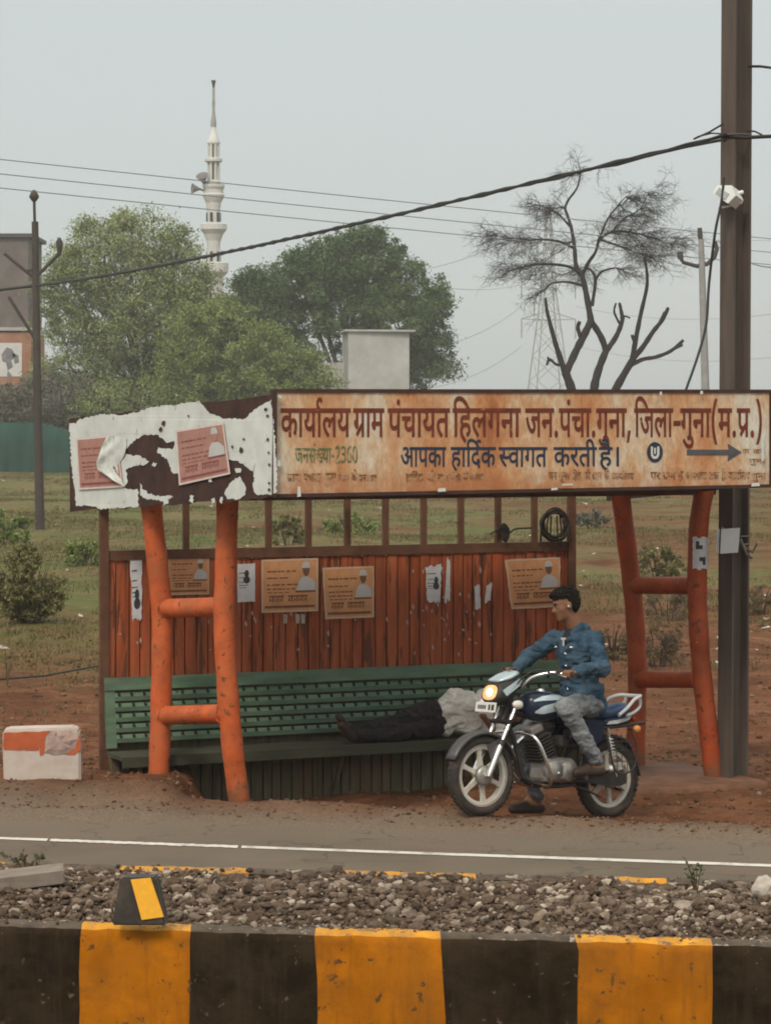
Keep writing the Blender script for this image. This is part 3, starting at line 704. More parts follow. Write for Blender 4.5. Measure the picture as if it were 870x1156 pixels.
def kerb(name, y0, depth, edges, start_black=True, z1=KZ):
    """edges: x of each change of colour"""
    m = MB()
    rng = random.Random(5)
    e = [-40.0] + edges + [40.0]
    # continue the bands to both sides
    step = 0.64
    L = [edges[0] - step * i for i in range(30, 0, -1)] + edges + [edges[-1] + step * i for i in range(1, 30)]
    for i in range(len(L) - 1):
        blk = ((i - 30) % 2 == 0) != start_black
        x0, x1 = L[i] , L[i + 1]
        n = 26
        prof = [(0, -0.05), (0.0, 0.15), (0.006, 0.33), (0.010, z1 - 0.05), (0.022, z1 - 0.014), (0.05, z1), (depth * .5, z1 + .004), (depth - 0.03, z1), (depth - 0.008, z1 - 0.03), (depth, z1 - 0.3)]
        vs, fs, ms = [], [], []
        for j in range(n + 1):
            x = x0 + (x1 - x0) * j / n
            for q, (dy, z) in enumerate(prof):
                r = (noise.noise(Vector((x * 4.5, q * 1.7, y0))) * 0.012 + noise.noise(Vector((x * 17, q * 1.1, y0))) * 0.007) * (1 if q > 1 else .3)
                r2 = noise.noise(Vector((x * 13, q * .9, y0 + 9))) * 0.007 if q in (3, 4, 5, 6, 7) else 0
                xe = x + (noise.noise(Vector((x0 * 3 + 5 if j == 0 else x1 * 3 + 5, z * 9, y0))) * .016 + noise.noise(Vector((x0 if j == 0 else x1, z * 30, y0))) * .007 if j in (0, n) else 0)
                vs.append((xe, kline(x, y0) + dy + r, z + r2))
        c = len(prof)
        for j in range(n):
            for q in range(c - 1):
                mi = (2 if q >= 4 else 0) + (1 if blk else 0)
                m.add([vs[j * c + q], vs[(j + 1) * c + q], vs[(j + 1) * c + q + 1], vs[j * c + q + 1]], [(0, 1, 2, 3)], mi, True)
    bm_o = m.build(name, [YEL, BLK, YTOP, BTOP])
    bm = bmesh.new(); bm.from_mesh(bm_o.data)
    bmesh.ops.remove_doubles(bm, verts=bm.verts[:], dist=0.0008)
    bmesh.ops.recalc_face_normals(bm, faces=bm.faces[:])
    bm.to_mesh(bm_o.data); bm.free()
    return tag(bm_o, kind='structure')
def kx(p, y): d = FPX * (CAMZ - KZ) / (y - HOR); return (p - 435) / FPX * d
kerb('near_kerb', 12.51, 0.17, [kx(90, 1046), kx(215, 1049), kx(357, 1053), kx(500, 1057), kx(652, 1062), kx(804, 1066)], True)
kerb('far_kerb', 14.15, 0.15, [kx(133, 983), kx(280, 985), kx(375, 987), kx(535, 989), kx(655, 991), kx(752, 993)], True, z1=KZ + .002)

# bed of earth between the kerbs and the broken stone heaped on it
rng = random.Random(11)
def bedz(x, t): return 0.488 + 0.075 * math.sin(math.pi * t) + (.028 + .05 * noise.noise(Vector((x * 2.3, 7, 2)))) * float(sst(.72, .97, t)) + 0.03 * noise.noise(Vector((x * 1.3, t * 3, 2)))
m = MB()
nb, mb_ = 160, 10
vs = []
for i in range(nb + 1):
    x = -9 + 18 * i / nb
    for j in range(mb_ + 1):
        t = j / mb_
        vs.append((x, kline(x, 12.66) + t * 1.5, bedz(x, t)))
m.add(vs, [(i * (mb_ + 1) + j, (i + 1) * (mb_ + 1) + j, (i + 1) * (mb_ + 1) + j + 1, i * (mb_ + 1) + j + 1) for i in range(nb) for j in range(mb_)], 0, True)
BED = paint('median_earth', (.10, .066, .044), 0.4, 10, 0.95, bump=0.6)
tag(m.build('median_ground', BED), kind='structure')

ICO = []
bm = bmesh.new(); bmesh.ops.create_icosphere(bm, subdivisions=1, radius=1); bm.verts.index_update()
IV = np.array([v.co[:] for v in bm.verts]); IF = np.array([[v.index for v in f.verts] for f in bm.faces]); bm.free()
def stones(n, place, rng):
    V, F = [], []
    for i in range(n):
        c, sz, fl = place(rng)
        v = IV * (1 + 0.28 * np.array([rng.uniform(-1, 1) for _ in range(len(IV))]))[:, None]
        v = v * np.array([sz * rng.uniform(.7, 1.35), sz * rng.uniform(.6, 1.1), sz * fl])
        a, b_ = rng.uniform(0, 6.28), rng.uniform(-.5, .5)
        ca, sa, cb, sb = math.cos(a), math.sin(a), math.cos(b_), math.sin(b_)
        Rm = np.array([[ca, -sa, 0], [sa, ca, 0], [0, 0, 1]]) @ np.array([[1, 0, 0], [0, cb, -sb], [0, sb, cb]])
        V.append(v @ Rm.T + np.array(c)); F.append(IF + i * len(IV))
    return np.concatenate(V), np.concatenate(F)
def pl(rng):
    t = rng.random(); x = rng.uniform(-3.4, 3.4); e = rng.random()
    sz = 0.007 + 0.024 * rng.random() ** 2.6
    if rng.random() < .05: sz *= 1.7
    if e < .05:                                     # spilled onto the kerb tops
        near = rng.random() < .7; sz *= .6
        return (x, kline(x, 12.68) - .085 * abs(rng.gauss(0, .6)) - .005 if near else kline(x, 14.15) + rng.uniform(0, .12), KZ + sz * .4), sz, .6
    return (x, kline(x, 12.68) + .0 + t * 1.50, bedz(x, t) + sz * .25 + rng.random() * .02), sz, rng.uniform(.45, .85)
sv, sf = stones(17000, pl, rng)
STONE = islandmat('broken_stone', [(.035, .022, .014), (.10, .066, .044), (.055, .034, .022), (.16, .112, .078), (.075, .048, .032), (.20, .148, .108), (.06, .038, .025), (.40, .33, .26), (.045, .028, .018), (.11, .075, .05)], 0.9, bump=True)
gr = arrays_mesh('gravel', sv, sf, STONE, nside=3)
tag(gr, 'brown and grey broken stone heaped between the two painted kerbs', 'gravel', kind='stuff')

# grit and pebbles on the road shoulder and litter in the field
def pl2(rng):
    x = rng.uniform(-3.6, 3.8); s = 1.25 + abs(rng.gauss(0, 1.0)) if rng.random() < .5 else rng.uniform(1.6, 9)
    y = yline(x) + s; sz = 0.004 + 0.016 * rng.random() ** 4
    return (x, y, ground_at(x, y) + sz * .3), sz, .7
sv, sf = stones(5200, pl2, rng)
def pl4(rng):
    y = 21.5 + 24 * rng.random() ** 1.3; x = rng.uniform(-.16, .165) * y
    sz = (0.008 + 0.026 * rng.random() ** 3) * (.7 + y / 60)
    return (x, y, ground_at(x, y) + sz * .2), sz, .7
sv2, sf2 = stones(5200, pl4, rng)
sv, sf = join_arrays([(sv, sf), (sv2, sf2)])
GRIT = islandmat('shoulder_grit', [(.075, .036, .018), (.14, .075, .042), (.10, .05, .026), (.22, .15, .10), (.09, .042, .022), (.16, .10, .06)], 0.95)
tag(arrays_mesh('pebbles', sv, sf, GRIT, nside=3), 'small brown pebbles strewn along the dusty road shoulder', 'pebbles', kind='stuff')

def scraps(n, place, rng):
    V, F = [], []
    for i in range(n):
        (x, y), sz = place(rng)
        z = ground_at(x, y) + 0.012
        a = rng.uniform(0, 6.28); ca, sa = math.cos(a), math.sin(a)
        b_ = len(V)
        for u, v in ((-1, -.6), (1, -.5), (.8, .6), (-.7, .7)):
            u *= sz; v *= sz
            V.append((x + u * ca - v * sa, y + u * sa + v * ca, z + rng.uniform(0, sz * .9)))
        F.append((b_, b_ + 1, b_ + 2, b_ + 3))
    return V, F
def pl3(rng):
    y = 36 + 125 * rng.random() ** 1.4
    return ((435 * rng.uniform(-1.05, 1.05)) / FPX * y, y), rng.uniform(.02, .065) * (1 + y / 110)
v_, f_ = scraps(190, pl3, rng)
LIT = islandmat('litter_scraps', [(.5, .46, .4), (.34, .3, .26), (.44, .42, .4), (.22, .17, .13), (.56, .52, .45)], 0.7)
tag(arrays_mesh('litter', v_, f_, LIT), 'pale scraps of paper and plastic scattered over the field', 'litter', kind='stuff')

# grass tufts of the field
def grass_mesh(n, rng):
    V, F = [], []
    got = 0
    while got < n:
        y = 27 + 150 * rng.random() ** 1.6
        x = y * rng.uniform(-0.155, 0.155)
        p = noise.fractal(Vector((x * .10, y * .10, 0)), .9, 2.1, 5) * .5 + .5
        p = (p - .5) * 1.7 + .5 + .45 * noise.noise(Vector((x * .7, y * .7, 5)))
        want = p + 0.22 * min(1, max(0, (y - 25) / 37)) + 0.30 * min(1, max(0, (0.11 - x / y) / .23))
        if want < 0.70 + rng.random() * .3 or rng.random() > (y - 28) / 16: continue
        got += 1
        z = ground_at(x, y)
        hgt = rng.uniform(.02, .065) * (1.8 if rng.random() < .05 else 1) * (1 + y / 110)
        for q in range(5):
            a = rng.uniform(0, 6.28); l_ = rng.uniform(.3, 1) * hgt
            wd = .006 + y * .00013
            bx, by = x + rng.uniform(-.2, .2), y + rng.uniform(-.25, .25)
            dx, dy = math.cos(a), math.sin(a)
            b_ = len(V)
            V += [(bx - dy * wd, by + dx * wd, z - .01), (bx + dy * wd, by - dx * wd, z - .01), (bx + dx * l_ * .5, by + dy * l_ * .5, z + l_)]
            F.append((b_, b_ + 1, b_ + 2))
    return V, F
v_, f_ = grass_mesh(30000, random.Random(3))
GRS = islandmat('field_grass', [(.085, .085, .032), (.155, .12, .058), (.10, .105, .04), (.18, .14, .07), (.085, .095, .034)], 0.9)
tag(arrays_mesh('grass', v_, f_, GRS, nside=3), 'short patchy green and dry grass growing over the red field', 'grass', kind='stuff')

# ------------------------------------------------------------------ bus shelter
TH = R(24)
P0 = Vector((-1.24, 21.5, 0))
U, Vv = Vector((math.cos(TH), math.sin(TH), 0)), Vector((-math.sin(TH), math.cos(TH), 0))
def SL(pxx, pyy, v):
    """photo pixel on the shelter's plane v = const -> local (u, v, z)"""
    dr = Vector(((pxx - 435) / FPX, 1, -(pyy - HOR) / FPX))
    o = Vector((0, 0, CAMZ)) - P0
    t = (v - o.dot(Vv)) / dr.dot(Vv)
    p = o + dr * t
    return Vector((p.dot(U), v, p.z))

ORANGE = paint('orange_pipe_paint', (.50, .098, .024), 0.28, 6, 0.6, under=(.16, .06, .028), thr=0.60, wscale=15, dust=(.34, .12, .05), bump=0.35)
REDPIPE = paint('red_pipe_paint', (.34, .060, .016), 0.3, 6, 0.6, under=(.12, .04, .02), thr=0.60, wscale=15, dust=(.26, .085, .035), bump=0.35)
PLANK = paint('red_plank_paint', (.30, .068, .022), 0.45, 5, 0.7, under=(.12, .042, .020), thr=0.555, wscale=6, stretch=(3, 3, .3), dust=(.42, .14, .06), bump=0.25)
STEEL = paint('brown_frame_steel', (.105, .048, .026), 0.35, 8, 0.7, bump=0.2, dust=(.14, .07, .04))
GREEN = paint('green_bench_paint', (.095, .160, .100), 0.35, 6, 0.6, under=(.05, .05, .03), thr=0.67, wscale=8, stretch=(.5, 1, 2), dust=(.13, .15, .105), bump=0.15)
SEATM = paint('worn_bench_board', (.050, .050, .032), 0.3, 6, 0.85, stretch=(.4, 2, 2), bump=0.2)
SKIRT = paint('dark_green_skirt_paint', (.085, .080, .045), 0.45, 6, 0.85, dust=(.15, .085, .045), stretch=(2.5, 2, .4), bump=0.25)
RUST = paint('rusted_sheet', (.045, .022, .018), 0.4, 7, 0.75, bump=0.2, dust=(.07, .03, .022))
VINYL = paint('peeling_white_sheet', (.56, .585, .55), 0.12, 5, 0.6, under=(.36, .32, .26), thr=0.63, wscale=9, bump=0.1)

shelter = empty('bus_shelter', P0, (0, 0, TH), 'roadside bus shelter with orange pipe frames, red plank back and a rusty lettered fascia', 'bus shelter')

WV = 1.6
wl, wr = SL(114, 700, WV).x, SL(648, 700, WV).x
# vertical planks of the back, each with its own edge and slight tilt
m = MB()
rg = random.Random(21)
u = wl + .03
while u < wr - .03:
    wd = rg.choice((.095, .10, .11, .12))
    wd = min(wd, wr - .03 - u)
    c = u + wd / 2
    m.box((c, WV + rg.uniform(-.006, .006), (.62 + 1.80) / 2), (wd - rg.uniform(.008, .016), .022, 1.80 - .62 + rg.uniform(-.01, .01)), Matrix.Rotation(rg.uniform(-.03, .03), 3, 'Z'))
    u += wd
m.box(((wl + wr) / 2, WV + .03, 1.2), (wr - wl - .02, .012, 1.16))
m.build('back_planks', PLANK, shelter)
m = MB()
m.box(((wl + wr) / 2, WV - .004, 1.835), (wr - wl, .05, .085))
m.box(((wl + wr) / 2, WV + .005, 2.375), (wr - wl + .1, .06, .10))
m.build('rail', STEEL, shelter)
for p in (116, 210, 303, 348, 392, 435, 478, 520, 562, 603, 643):
    q = SL(p, 590, WV)
    wide = .075 if p in (116, 643) else .05
    z0 = -0.32 if p in (116, 643) else 1.878
    MB().box((q.x, WV + .002 if p not in (116, 643) else WV - .03, (z0 + 2.325) / 2), (wide, .045, 2.325 - z0)).build('mullion' if p not in (116, 643) else 'corner_post', STEEL, shelter)

# bench: louvred green back, seat board, skirt and struts
bl, br = wl + .01, wr - .06
m = MB()
m.box(((bl + br) / 2, WV - .045, .735), (br - bl, .03, .11), Matrix.Rotation(-.12, 3, 'X'))
for s_ in (0, 1):
    m.box((bl + .05 if s_ == 0 else br - .05, WV - .072, .45), (.09, .03, .52), Matrix.Rotation(-.14, 3, 'X'))
m.build('bench_back_frame', GREEN, shelter)
m = MB()
for i in range(5):
    z = .590 - i * .088
    vv_ = WV - .062 - (.635 - z) * .14
    prof = [(0.0, 0.0), (-.004, .038), (.016, .068), (.024, .068), (.012, 0.0)]
    x0, x1 = bl + .09, br - .09
    m.add([(x0, vv_ + a, z + b) for a, b in prof] + [(x1, vv_ + a, z + b) for a, b in prof], [tuple(range(5)), tuple(range(5, 10))[::-1]] + [(q, (q + 1) % 5, 5 + (q + 1) % 5, 5 + q) for q in range(5)])
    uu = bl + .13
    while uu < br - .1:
        m.box((uu, vv_ + .0045, z + .058), (.020, .018, .034), Matrix.Rotation(-.55, 3, 'X'), 1)  # dark box stands in for the shade of a notch in the slat
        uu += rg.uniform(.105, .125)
m.build('bench_slats', [GREEN, plain('dark_notch_shade', (.018, .024, .015), .9)], shelter)
m = MB(); m.box(((bl + br) / 2, WV - .02, .41), (br - bl - .1, .008, .56)); m.build('bench_back_panel', SKIRT, shelter)
m = MB()
m.box(((bl + br) / 2, 1.235, .155), (br - bl + .02, .44, .035))
m.box(((bl + br) / 2, 1.018, .128), (br - bl + .02, .022, .085))
m.build('bench_seat', SEATM, shelter)
m = MB()
u = bl
while u < br - .02:
    wd = min(rg.choice((.085, .1, .11)), br - u)
    m.box((u + wd / 2, 1.36 + rg.uniform(-.006, .006), -.11), (wd - .014, .02, .50), Matrix.Rotation(rg.uniform(-.04, .04), 3, 'Z'))
    u += wd
m.box(((bl + br) / 2, 1.385, -.11), (br - bl, .012, .48))
m.build('bench_skirt', SKIRT, shelter)
for p in (160, 388, 640):
    q = SL(p, 850, 1.05).x
    MB().box((q, 1.16, -.06), (.03, .03, .46), Matrix.Rotation(R(30), 3, 'X')).build('bench_strut', SKIRT, shelter)

# the two pipe side frames
def smooth_path(pts, n=4):
    out = []
    P = [Vector(p) for p in pts]
    for i in range(len(P) - 1):
        a, b, c, d = P[max(0, i - 1)], P[i], P[i + 1], P[min(len(P) - 1, i + 2)]
        for k in range(n):
            t = k / n
            out.append(0.5 * ((2 * b) + (c - a) * t + (2 * a - 5 * b + 4 * c - d) * t * t + (3 * b - a - 3 * c + d) * t ** 3))
    out.append(P[-1])
    return out
def splash(mt, top):
    """ragged mud and pale paint chips on a pipe"""
    t = mt.node_tree; bs = t.nodes['Principled BSDF']; src = bs.inputs['Base Color'].links[0].from_socket
    k = N.__new__(N); k.m, k.t, k.b = mt, t, bs; k.tc = next(q for q in t.nodes if q.type == 'TEX_COORD')
    sp_ = k.n('ShaderNodeSeparateXYZ'); k.l(k.tc.outputs['Object'], sp_.inputs[0])
    h = k.math('SUBTRACT', k.math('ADD', k.math('MULTIPLY', k.noise(9, 7, .7), .75), -.12), k.math('ADD', sp_.outputs['Z'], top))
    c = k.mix(k.ramp(h, [(.02, 0.0), (.16, .8)]), src, (.16, .078, .04))
    ch = k.noise(24, 5, .6, k.coord((1, 1, .7), (3, 1, 7)))
    c = k.mix(k.ramp(ch, [(.715, 0.0), (.73, .9)]), c, (.46, .36, .27))
    k.l(c, bs.inputs['Base Color'])
splash(ORANGE, 0.16); splash(REDPIPE, 0.22)
def pipe_frame(mat, front, back, rungs, rad, label):
    """front / back: pixel paths at v=0 and v=.95"""
    rt = empty('pipe_frame', (0, 0, 0), parent=shelter)
    fr = [SL(x, y, 0.0) for x, y in front]; bk = [SL(x, y, .95) for x, y in back]
    for P in (fr, bk):
        P = [Vector((P[0].x, P[0].y, 2.40))] + P[1:] + [Vector((P[-1].x, P[-1].y, -.42))]
        path = smooth_path(P, 5)
        rr = [rad * (1 + .03 * math.sin(i * 1.7)) for i in range(len(path))]
        MB().tube(path, rr, 18).build('post', mat, rt)
    for (a, b) in rungs:
        A, B = SL(*a, .95), SL(*b, 0.0)
        m = MB().tube([A + (B - A) * t for t in (0, .25, .5, .75, 1)], rad * .9, 16)
        dr_ = (B - A).normalized(); L_ = (B - A).length
        for t0 in (rad * .62, L_ - rad * .62):              # weld beads
            c_ = A + dr_ * t0; o_ = dr_.orthogonal().normalized(); p_ = dr_.cross(o_)
            m.tube([c_ + (o_ * math.cos(a_) + p_ * math.sin(a_)) * rad * .93 + dr_ * .006 * math.sin(a_ * 5) for a_ in np.linspace(0, 2 * math.pi, 25)], .013, 6)
        m.build('rung', mat, rt)
    return rt
pipe_frame(ORANGE, [(257, 560), (255, 640), (253, 700), (257, 780), (263, 850), (271, 915)],
           [(169, 565), (178, 640), (183, 700), (182, 780), (180, 850), (178, 900)],
           [((184, 687), (254, 685)), ((183, 808), (257, 806))], .088, 'left')
pipe_frame(REDPIPE, [(795, 548), (788, 600), (787, 680), (792, 760), (800, 830), (806, 882)],
           [(699, 556), (708, 620), (715, 680), (719, 750), (718, 820), (717, 880)],
           [((714, 661), (787, 661)), ((719, 767), (793, 767))], .086, 'right')

# fascia: front sign board, left board, right board, unseen roof sheet and beams
FV = -1.35
fl, frr = -.15, 4.23
def fb(u, z, lift=0.0): return Vector((u, FV - lift, z))
def FP(x, y, lift=0.0):
    q = SL(x, y, FV - lift); return q
zb = lambda u: 2.425 + (u - fl) / (frr - fl) * .035
zt = lambda u: 3.20 + (u - fl) / (frr - fl) * .02
kS = N('rust_stained_sign_paint')
cream = (.56, .50, .41)
stretch = kS.coord((1.0, 1.0, .45))
n1 = kS.noise(2.1, 9, 0.72, stretch, 0.3)
cS = kS.ramp(n1, [(0.34, (.56, .51, .43)), (0.43, (.54, .43, .31)), (0.50, (.50, .30, .165)), (0.60, (.45, .20, .085)), (0.70, (.33, .12, .045))])
n2 = kS.noise(26, 6, 0.8, stretch)
cS = kS.mix(0.42, cS, kS.ramp(n2, [(0.3, 0.2), (0.7, 0.85)]), 'OVERLAY')
sxz = kS.n('ShaderNodeSeparateXYZ'); kS.l(kS.tc.outputs['Object'], sxz.inputs[0])
rim = kS.n('ShaderNodeMapRange'); kS.l(sxz.outputs['Z'], rim.inputs['Value'])
rim.inputs['From Min'].default_value = 2.62; rim.inputs['From Max'].default_value = 2.44
cS = kS.mix(kS.math('MULTIPLY', rim.outputs[0], kS.ramp(kS.noise(5, 6, .7), [(0.35, 0.1), (0.6, 0.9)])), cS, (.36, .13, .05))
SIGN = kS.done(cS, 0.65, 0, n2, 0.15, 0.005, 0.3)
fr_root = MB()
fr_root.add([fb(fl, zb(fl)), fb(frr, zb(frr)), fb(frr, zt(frr)), fb(fl, zt(fl)),
             fb(fl, zb(fl), -.03), fb(frr, zb(frr), -.03), fb(frr, zt(frr), -.03), fb(fl, zt(fl), -.03)],
            [(0, 1, 2, 3), (5, 4, 7, 6), (0, 4, 5, 1), (3, 2, 6, 7), (0, 3, 7, 4), (1, 5, 6, 2)])
sign = fr_root.build('sign_board', SIGN, shelter)
# angle-iron edge round the board
m = MB()
for (a, b) in (((fl - .015, zb(fl) - .012), (frr + .012, zb(frr) - .012)), ((fl - .015, zt(fl) + .012), (frr + .012, zt(frr) + .012))):
    A, B = fb(a[0], a[1], -.012), fb(b[0], b[1], -.012)
    mid = (A + B) / 2
    m.box(mid, ((B - A).length, .05, .028), Matrix.Rotation(-math.atan2(B.z - A.z, B.x - A.x), 3, 'Y'))
for u in (fl - .02, frr + .02):
    m.box(fb(u, (zb(u) + zt(u)) / 2, -.012), (.03, .052, zt(u) - zb(u) + .04))
m.build('sign_edge', RUST, sign)
m = MB()                                            # bits of torn white tape left on the edge
for x, y, w_, h_ in ((314, 448, .05, .03), (314, 523, .03, .05), (337, 555, .03, .08), (498, 553, .07, .03), (745, 444, .025, .03), (791, 443, .03, .03), (860, 505, .03, .22), (852, 547, .08, .03), (625, 552, .06, .02), (640, 547, .1, .015)):
    q = FP(x, y, .03)
    pts = [(q.x - w_ / 2, q.z - h_ / 2), (q.x + w_ / 2, q.z - h_ / 2 + .004), (q.x + w_ / 2 - .006, q.z + h_ / 2), (q.x - w_ / 2 + .004, q.z + h_ / 2 - .003)]
    m.prism(pts, .003, lambda a, b, t: Vector((a, FV - .0385 - t, b)))
m.build('tape_scrap', VINYL, sign)

REDP = paint('red_lettering', (.14, .028, .013), 0.35, 12, 0.6, under=(.36, .17, .08), thr=0.655, wscale=16)
NAVY = paint('dark_blue_lettering', (.022, .030, .055), 0.3, 12, 0.6, under=(.2, .16, .13), thr=0.70, wscale=16)
GRNP = paint('faded_green_lettering', (.10, .15, .06), 0.3, 12, 0.6, under=(.42, .28, .15), thr=0.56, wscale=18)
BRNP = paint('faded_brown_lettering', (.24, .11, .05), 0.3, 12, 0.7, under=(.45, .27, .15), thr=0.56, wscale=18)
sfn = lambda a, b, lift: FP(a, b, .004 + lift)
Y0_, Y1_ = 492.5, 461.5
lettering('lettering', [('कार्यालय', 317, 395, Y0_, Y1_), ('ग्राम', 399, 433, Y0_, Y1_), ('पंचायत', 438, 507, Y0_, Y1_), ('हिलगना', 511, 587, Y0_, Y1_),
          ('जन.पंचा.गुना,', 593, 713, Y0_, Y1_), ('जिला', 716, 759, Y0_, Y1_), ('-', 759, 769, Y0_, Y1_), ('गुना(म.प्र.)', 768, 861, Y0_, Y1_)], sfn, REDP, sign, .009)
lettering('lettering', [('आपका', 452, 503, 526.5, 505), ('हार्दिक', 509, 559, 526.5, 505), ('स्वागत', 563, 617, 526.5, 505), ('करती', 625, 673, 526, 505), ('है।', 676, 701, 526, 505)], sfn, NAVY, sign, .007)
lettering('lettering', [('जनसंख्या-2360', 333, 404, 522, 506)], sfn, GRNP, sign, .006)
FNT = paint('very_faded_lettering', (.20, .085, .035), 0.3, 12, 0.7, under=(.46, .26, .14), thr=0.50, wscale=22)
lettering('lettering', [('ग्राम', 324, 339, 543, 535), ('पंचायत', 343, 362, 543.5, 534.5), ('गुना', 366, 379, 544, 534), ('जिला', 382, 394, 543, 535), ('के', 397, 403, 543, 534), ('जनसंख्या', 405, 425, 543, 536)], sfn, FNT, sign, .012)
lettering('lettering', [('हार्दिक', 458, 478, 543, 535), ('की', 482, 491, 543, 534), ('ग्राम', 494, 506, 543, 535), ('पंचा', 508, 520, 543, 535), ('के', 522, 528, 542, 534), ('जनपंचायत', 530, 549, 542, 535)], sfn, FNT, sign, .012)
lettering('lettering', [('जन', 619, 628, 541, 533), ('गुना', 630, 643, 541, 533), ('हिल', 646, 656, 541, 533), ('की', 659, 666, 541, 533), ('ग्राम', 668, 679, 541, 533), ('के', 682, 687, 541, 532), ('कार्यालय', 690, 715, 541, 534)], sfn, FNT, sign, .012)
lettering('lettering', [('पर', 734, 745, 541, 533), ('ग्राम', 748, 762, 541, 533), ('है', 765, 771, 541, 532), ('जनपंचायत', 774, 797, 541, 533), ('तक', 800, 811, 541, 533), ('है', 814, 819, 541, 532), ('कार्यालय', 822, 846, 541, 533), ('गुना', 849, 864, 541, 534)], sfn, FNT, sign, .012)
lettering('lettering', [('पर', 838, 846, 512, 507), ('जन', 850, 862, 512, 507), ('गुना', 845, 864, 523, 518)], sfn, FNT, sign, .012)
# emblem: black disc with a white U, and the arrow
m = MB()
cxp, cyp = 739, 510.5
disc = [(cxp + 9 * math.cos(t), cyp + 11.5 * math.sin(t)) for t in np.linspace(0, 2 * math.pi, 33)[:-1]]
m.prism(disc, .002, lambda a, b, t: FP(a, b, .004 + t))
uu = [(cxp - 4.5, cyp - 6.5), (cxp - 2.3, cyp - 6.5), (cxp - 2.3, cyp + 2.5), (cxp - .6, cyp + 4.6), (cxp + 1.6, cyp + 4), (cxp + 2.5, cyp + 2), (cxp + 2.5, cyp - 6.5), (cxp + 5, cyp - 6.5), (cxp + 5, cyp + 3), (cxp + 3.2, cyp + 6.6), (cxp, cyp + 7.8), (cxp - 3, cyp + 6.6), (cxp - 4.6, cyp + 3)]
m.prism(uu, .002, lambda a, b, t: FP(a, b, .0075 + t), 1)
m.prism([(cxp - 1, cyp - 5), (cxp + 1.1, cyp - 5), (cxp + .9, cyp + 2), (cxp - .8, cyp + 2)], .002, lambda a, b, t: FP(a, b, .0075 + t), 1)
m.build('emblem', [NAVY, paint('emblem_white', (.6, .58, .52), .1, 10)], sign)
arr = [(775, 507.5), (822, 507.5), (821, 500.5), (837, 510.5), (821, 520.5), (822, 513.5), (775, 513.5)]
m = MB(); m.prism(arr, .002, lambda a, b, t: FP(a, b, .004 + t))
m.build('arrow', paint('grey_arrow_paint', (.075, .075, .085), .3, 12, under=(.2, .16, .13), thr=.7), sign)

# left board with its peeling white sheet and torn posters
LA, LB = Vector((fl - .03, FV, 0)), Vector((-.72, 2.0, 0))
ldir = (LB - LA).normalized(); lno = Vector((-abs(ldir.y), ldir.x if ldir.x < 0 else -ldir.x, 0)).normalized()
if lno.x > 0: lno = -lno
def LPm(x, y, lift=0.0):
    """photo pixel -> point on the left board"""
    dr = Vector(((x - 435) / FPX, 1, -(y - HOR) / FPX))
    dl = Vector((dr.dot(U), dr.dot(Vv), dr.z)); o = Vector((0, 0, CAMZ)) - P0; ol = Vector((o.dot(U), o.dot(Vv), o.z))
    t = ((LA + lno * lift - ol).dot(lno)) / dl.dot(lno)
    return ol + dl * t
def zz(x, y, d=0.004): return lambda a, b, t: LPm(420 * 0 + a / 2.636, 420 + b / 2.636, d + t)
m = MB()
cor = [LPm(79, 578), LPm(312, 562), LPm(313, 445), LPm(78, 473)]
rag = []
rr_ = random.Random(9)
bottom = [(79 + (312 - 79) * i / 26, 578 + (562 - 578) * i / 26 + (rr_.uniform(-2.4, 2.0) if 0 < i < 26 else 0)) for i in range(27)]
top = [(313 + (78 - 313) * i / 14, 445 + (473 - 445) * i / 14 + (rr_.uniform(-1, 1) if 0 < i < 14 else 0)) for i in range(15)]
m.prism(bottom + top, .012, lambda a, b, t: LPm(a, b, -t))
lboard = m.build('side_board', RUST, shelter)
def ragged(poly, amp, rng, step=9):
    out = []
    for i in range(len(poly)):
        a, b = poly[i], poly[(i + 1) % len(poly)]
        L_ = math.hypot(b[0] - a[0], b[1] - a[1]); n = max(1, int(L_ / step))
        for k in range(n):
            t = k / n
            out.append((a[0] + (b[0] - a[0]) * t + rng.uniform(-amp, amp), a[1] + (b[1] - a[1]) * t + rng.uniform(-amp, amp)))
    return out
W1 = [(206, 152), (222, 154), (240, 140), (300, 125), (365, 128), (410, 118), (450, 105), (520, 97), (590, 86), (625, 120), (665, 138), (722, 140), (735, 130), (760, 110), (806, 82), (812, 130), (818, 200), (824, 320), (822, 362), (762, 366), (752, 340), (757, 300), (735, 282), (706, 262), (676, 262), (655, 240), (560, 250), (530, 300), (512, 300), (500, 262), (470, 240), (468, 224), (516, 230), (520, 205), (498, 212), (482, 198), (472, 188), (430, 187), (395, 205), (383, 225), (372, 240), (395, 247), (415, 250), (442, 264), (430, 277), (400, 280), (374, 290), (380, 320), (372, 346), (412, 350), (412, 400), (350, 405), (300, 408), (270, 398), (228, 398), (224, 370), (215, 310), (208, 200)]
m = MB()
bits = [W1, [(415, 330), (425, 345), (440, 360), (475, 370), (500, 365), (515, 372), (490, 384), (440, 378), (420, 370)],
        [(670, 350), (690, 322), (715, 312), (730, 340), (728, 365), (705, 381), (675, 376), (667, 363)],
        [(484, 383), (500, 380), (502, 392), (486, 394)], [(565, 365), (575, 368), (574, 390), (564, 384)], [(628, 376), (638, 374), (640, 390), (630, 392)],
        [(655, 372), (664, 372), (662, 390), (654, 388)], [(455, 268), (466, 272), (462, 282), (453, 278)], [(700, 288), (716, 286), (716, 298), (702, 298)], [(620, 318), (632, 314), (630, 326), (622, 328)]]
from mathutils.geometry import tessellate_polygon
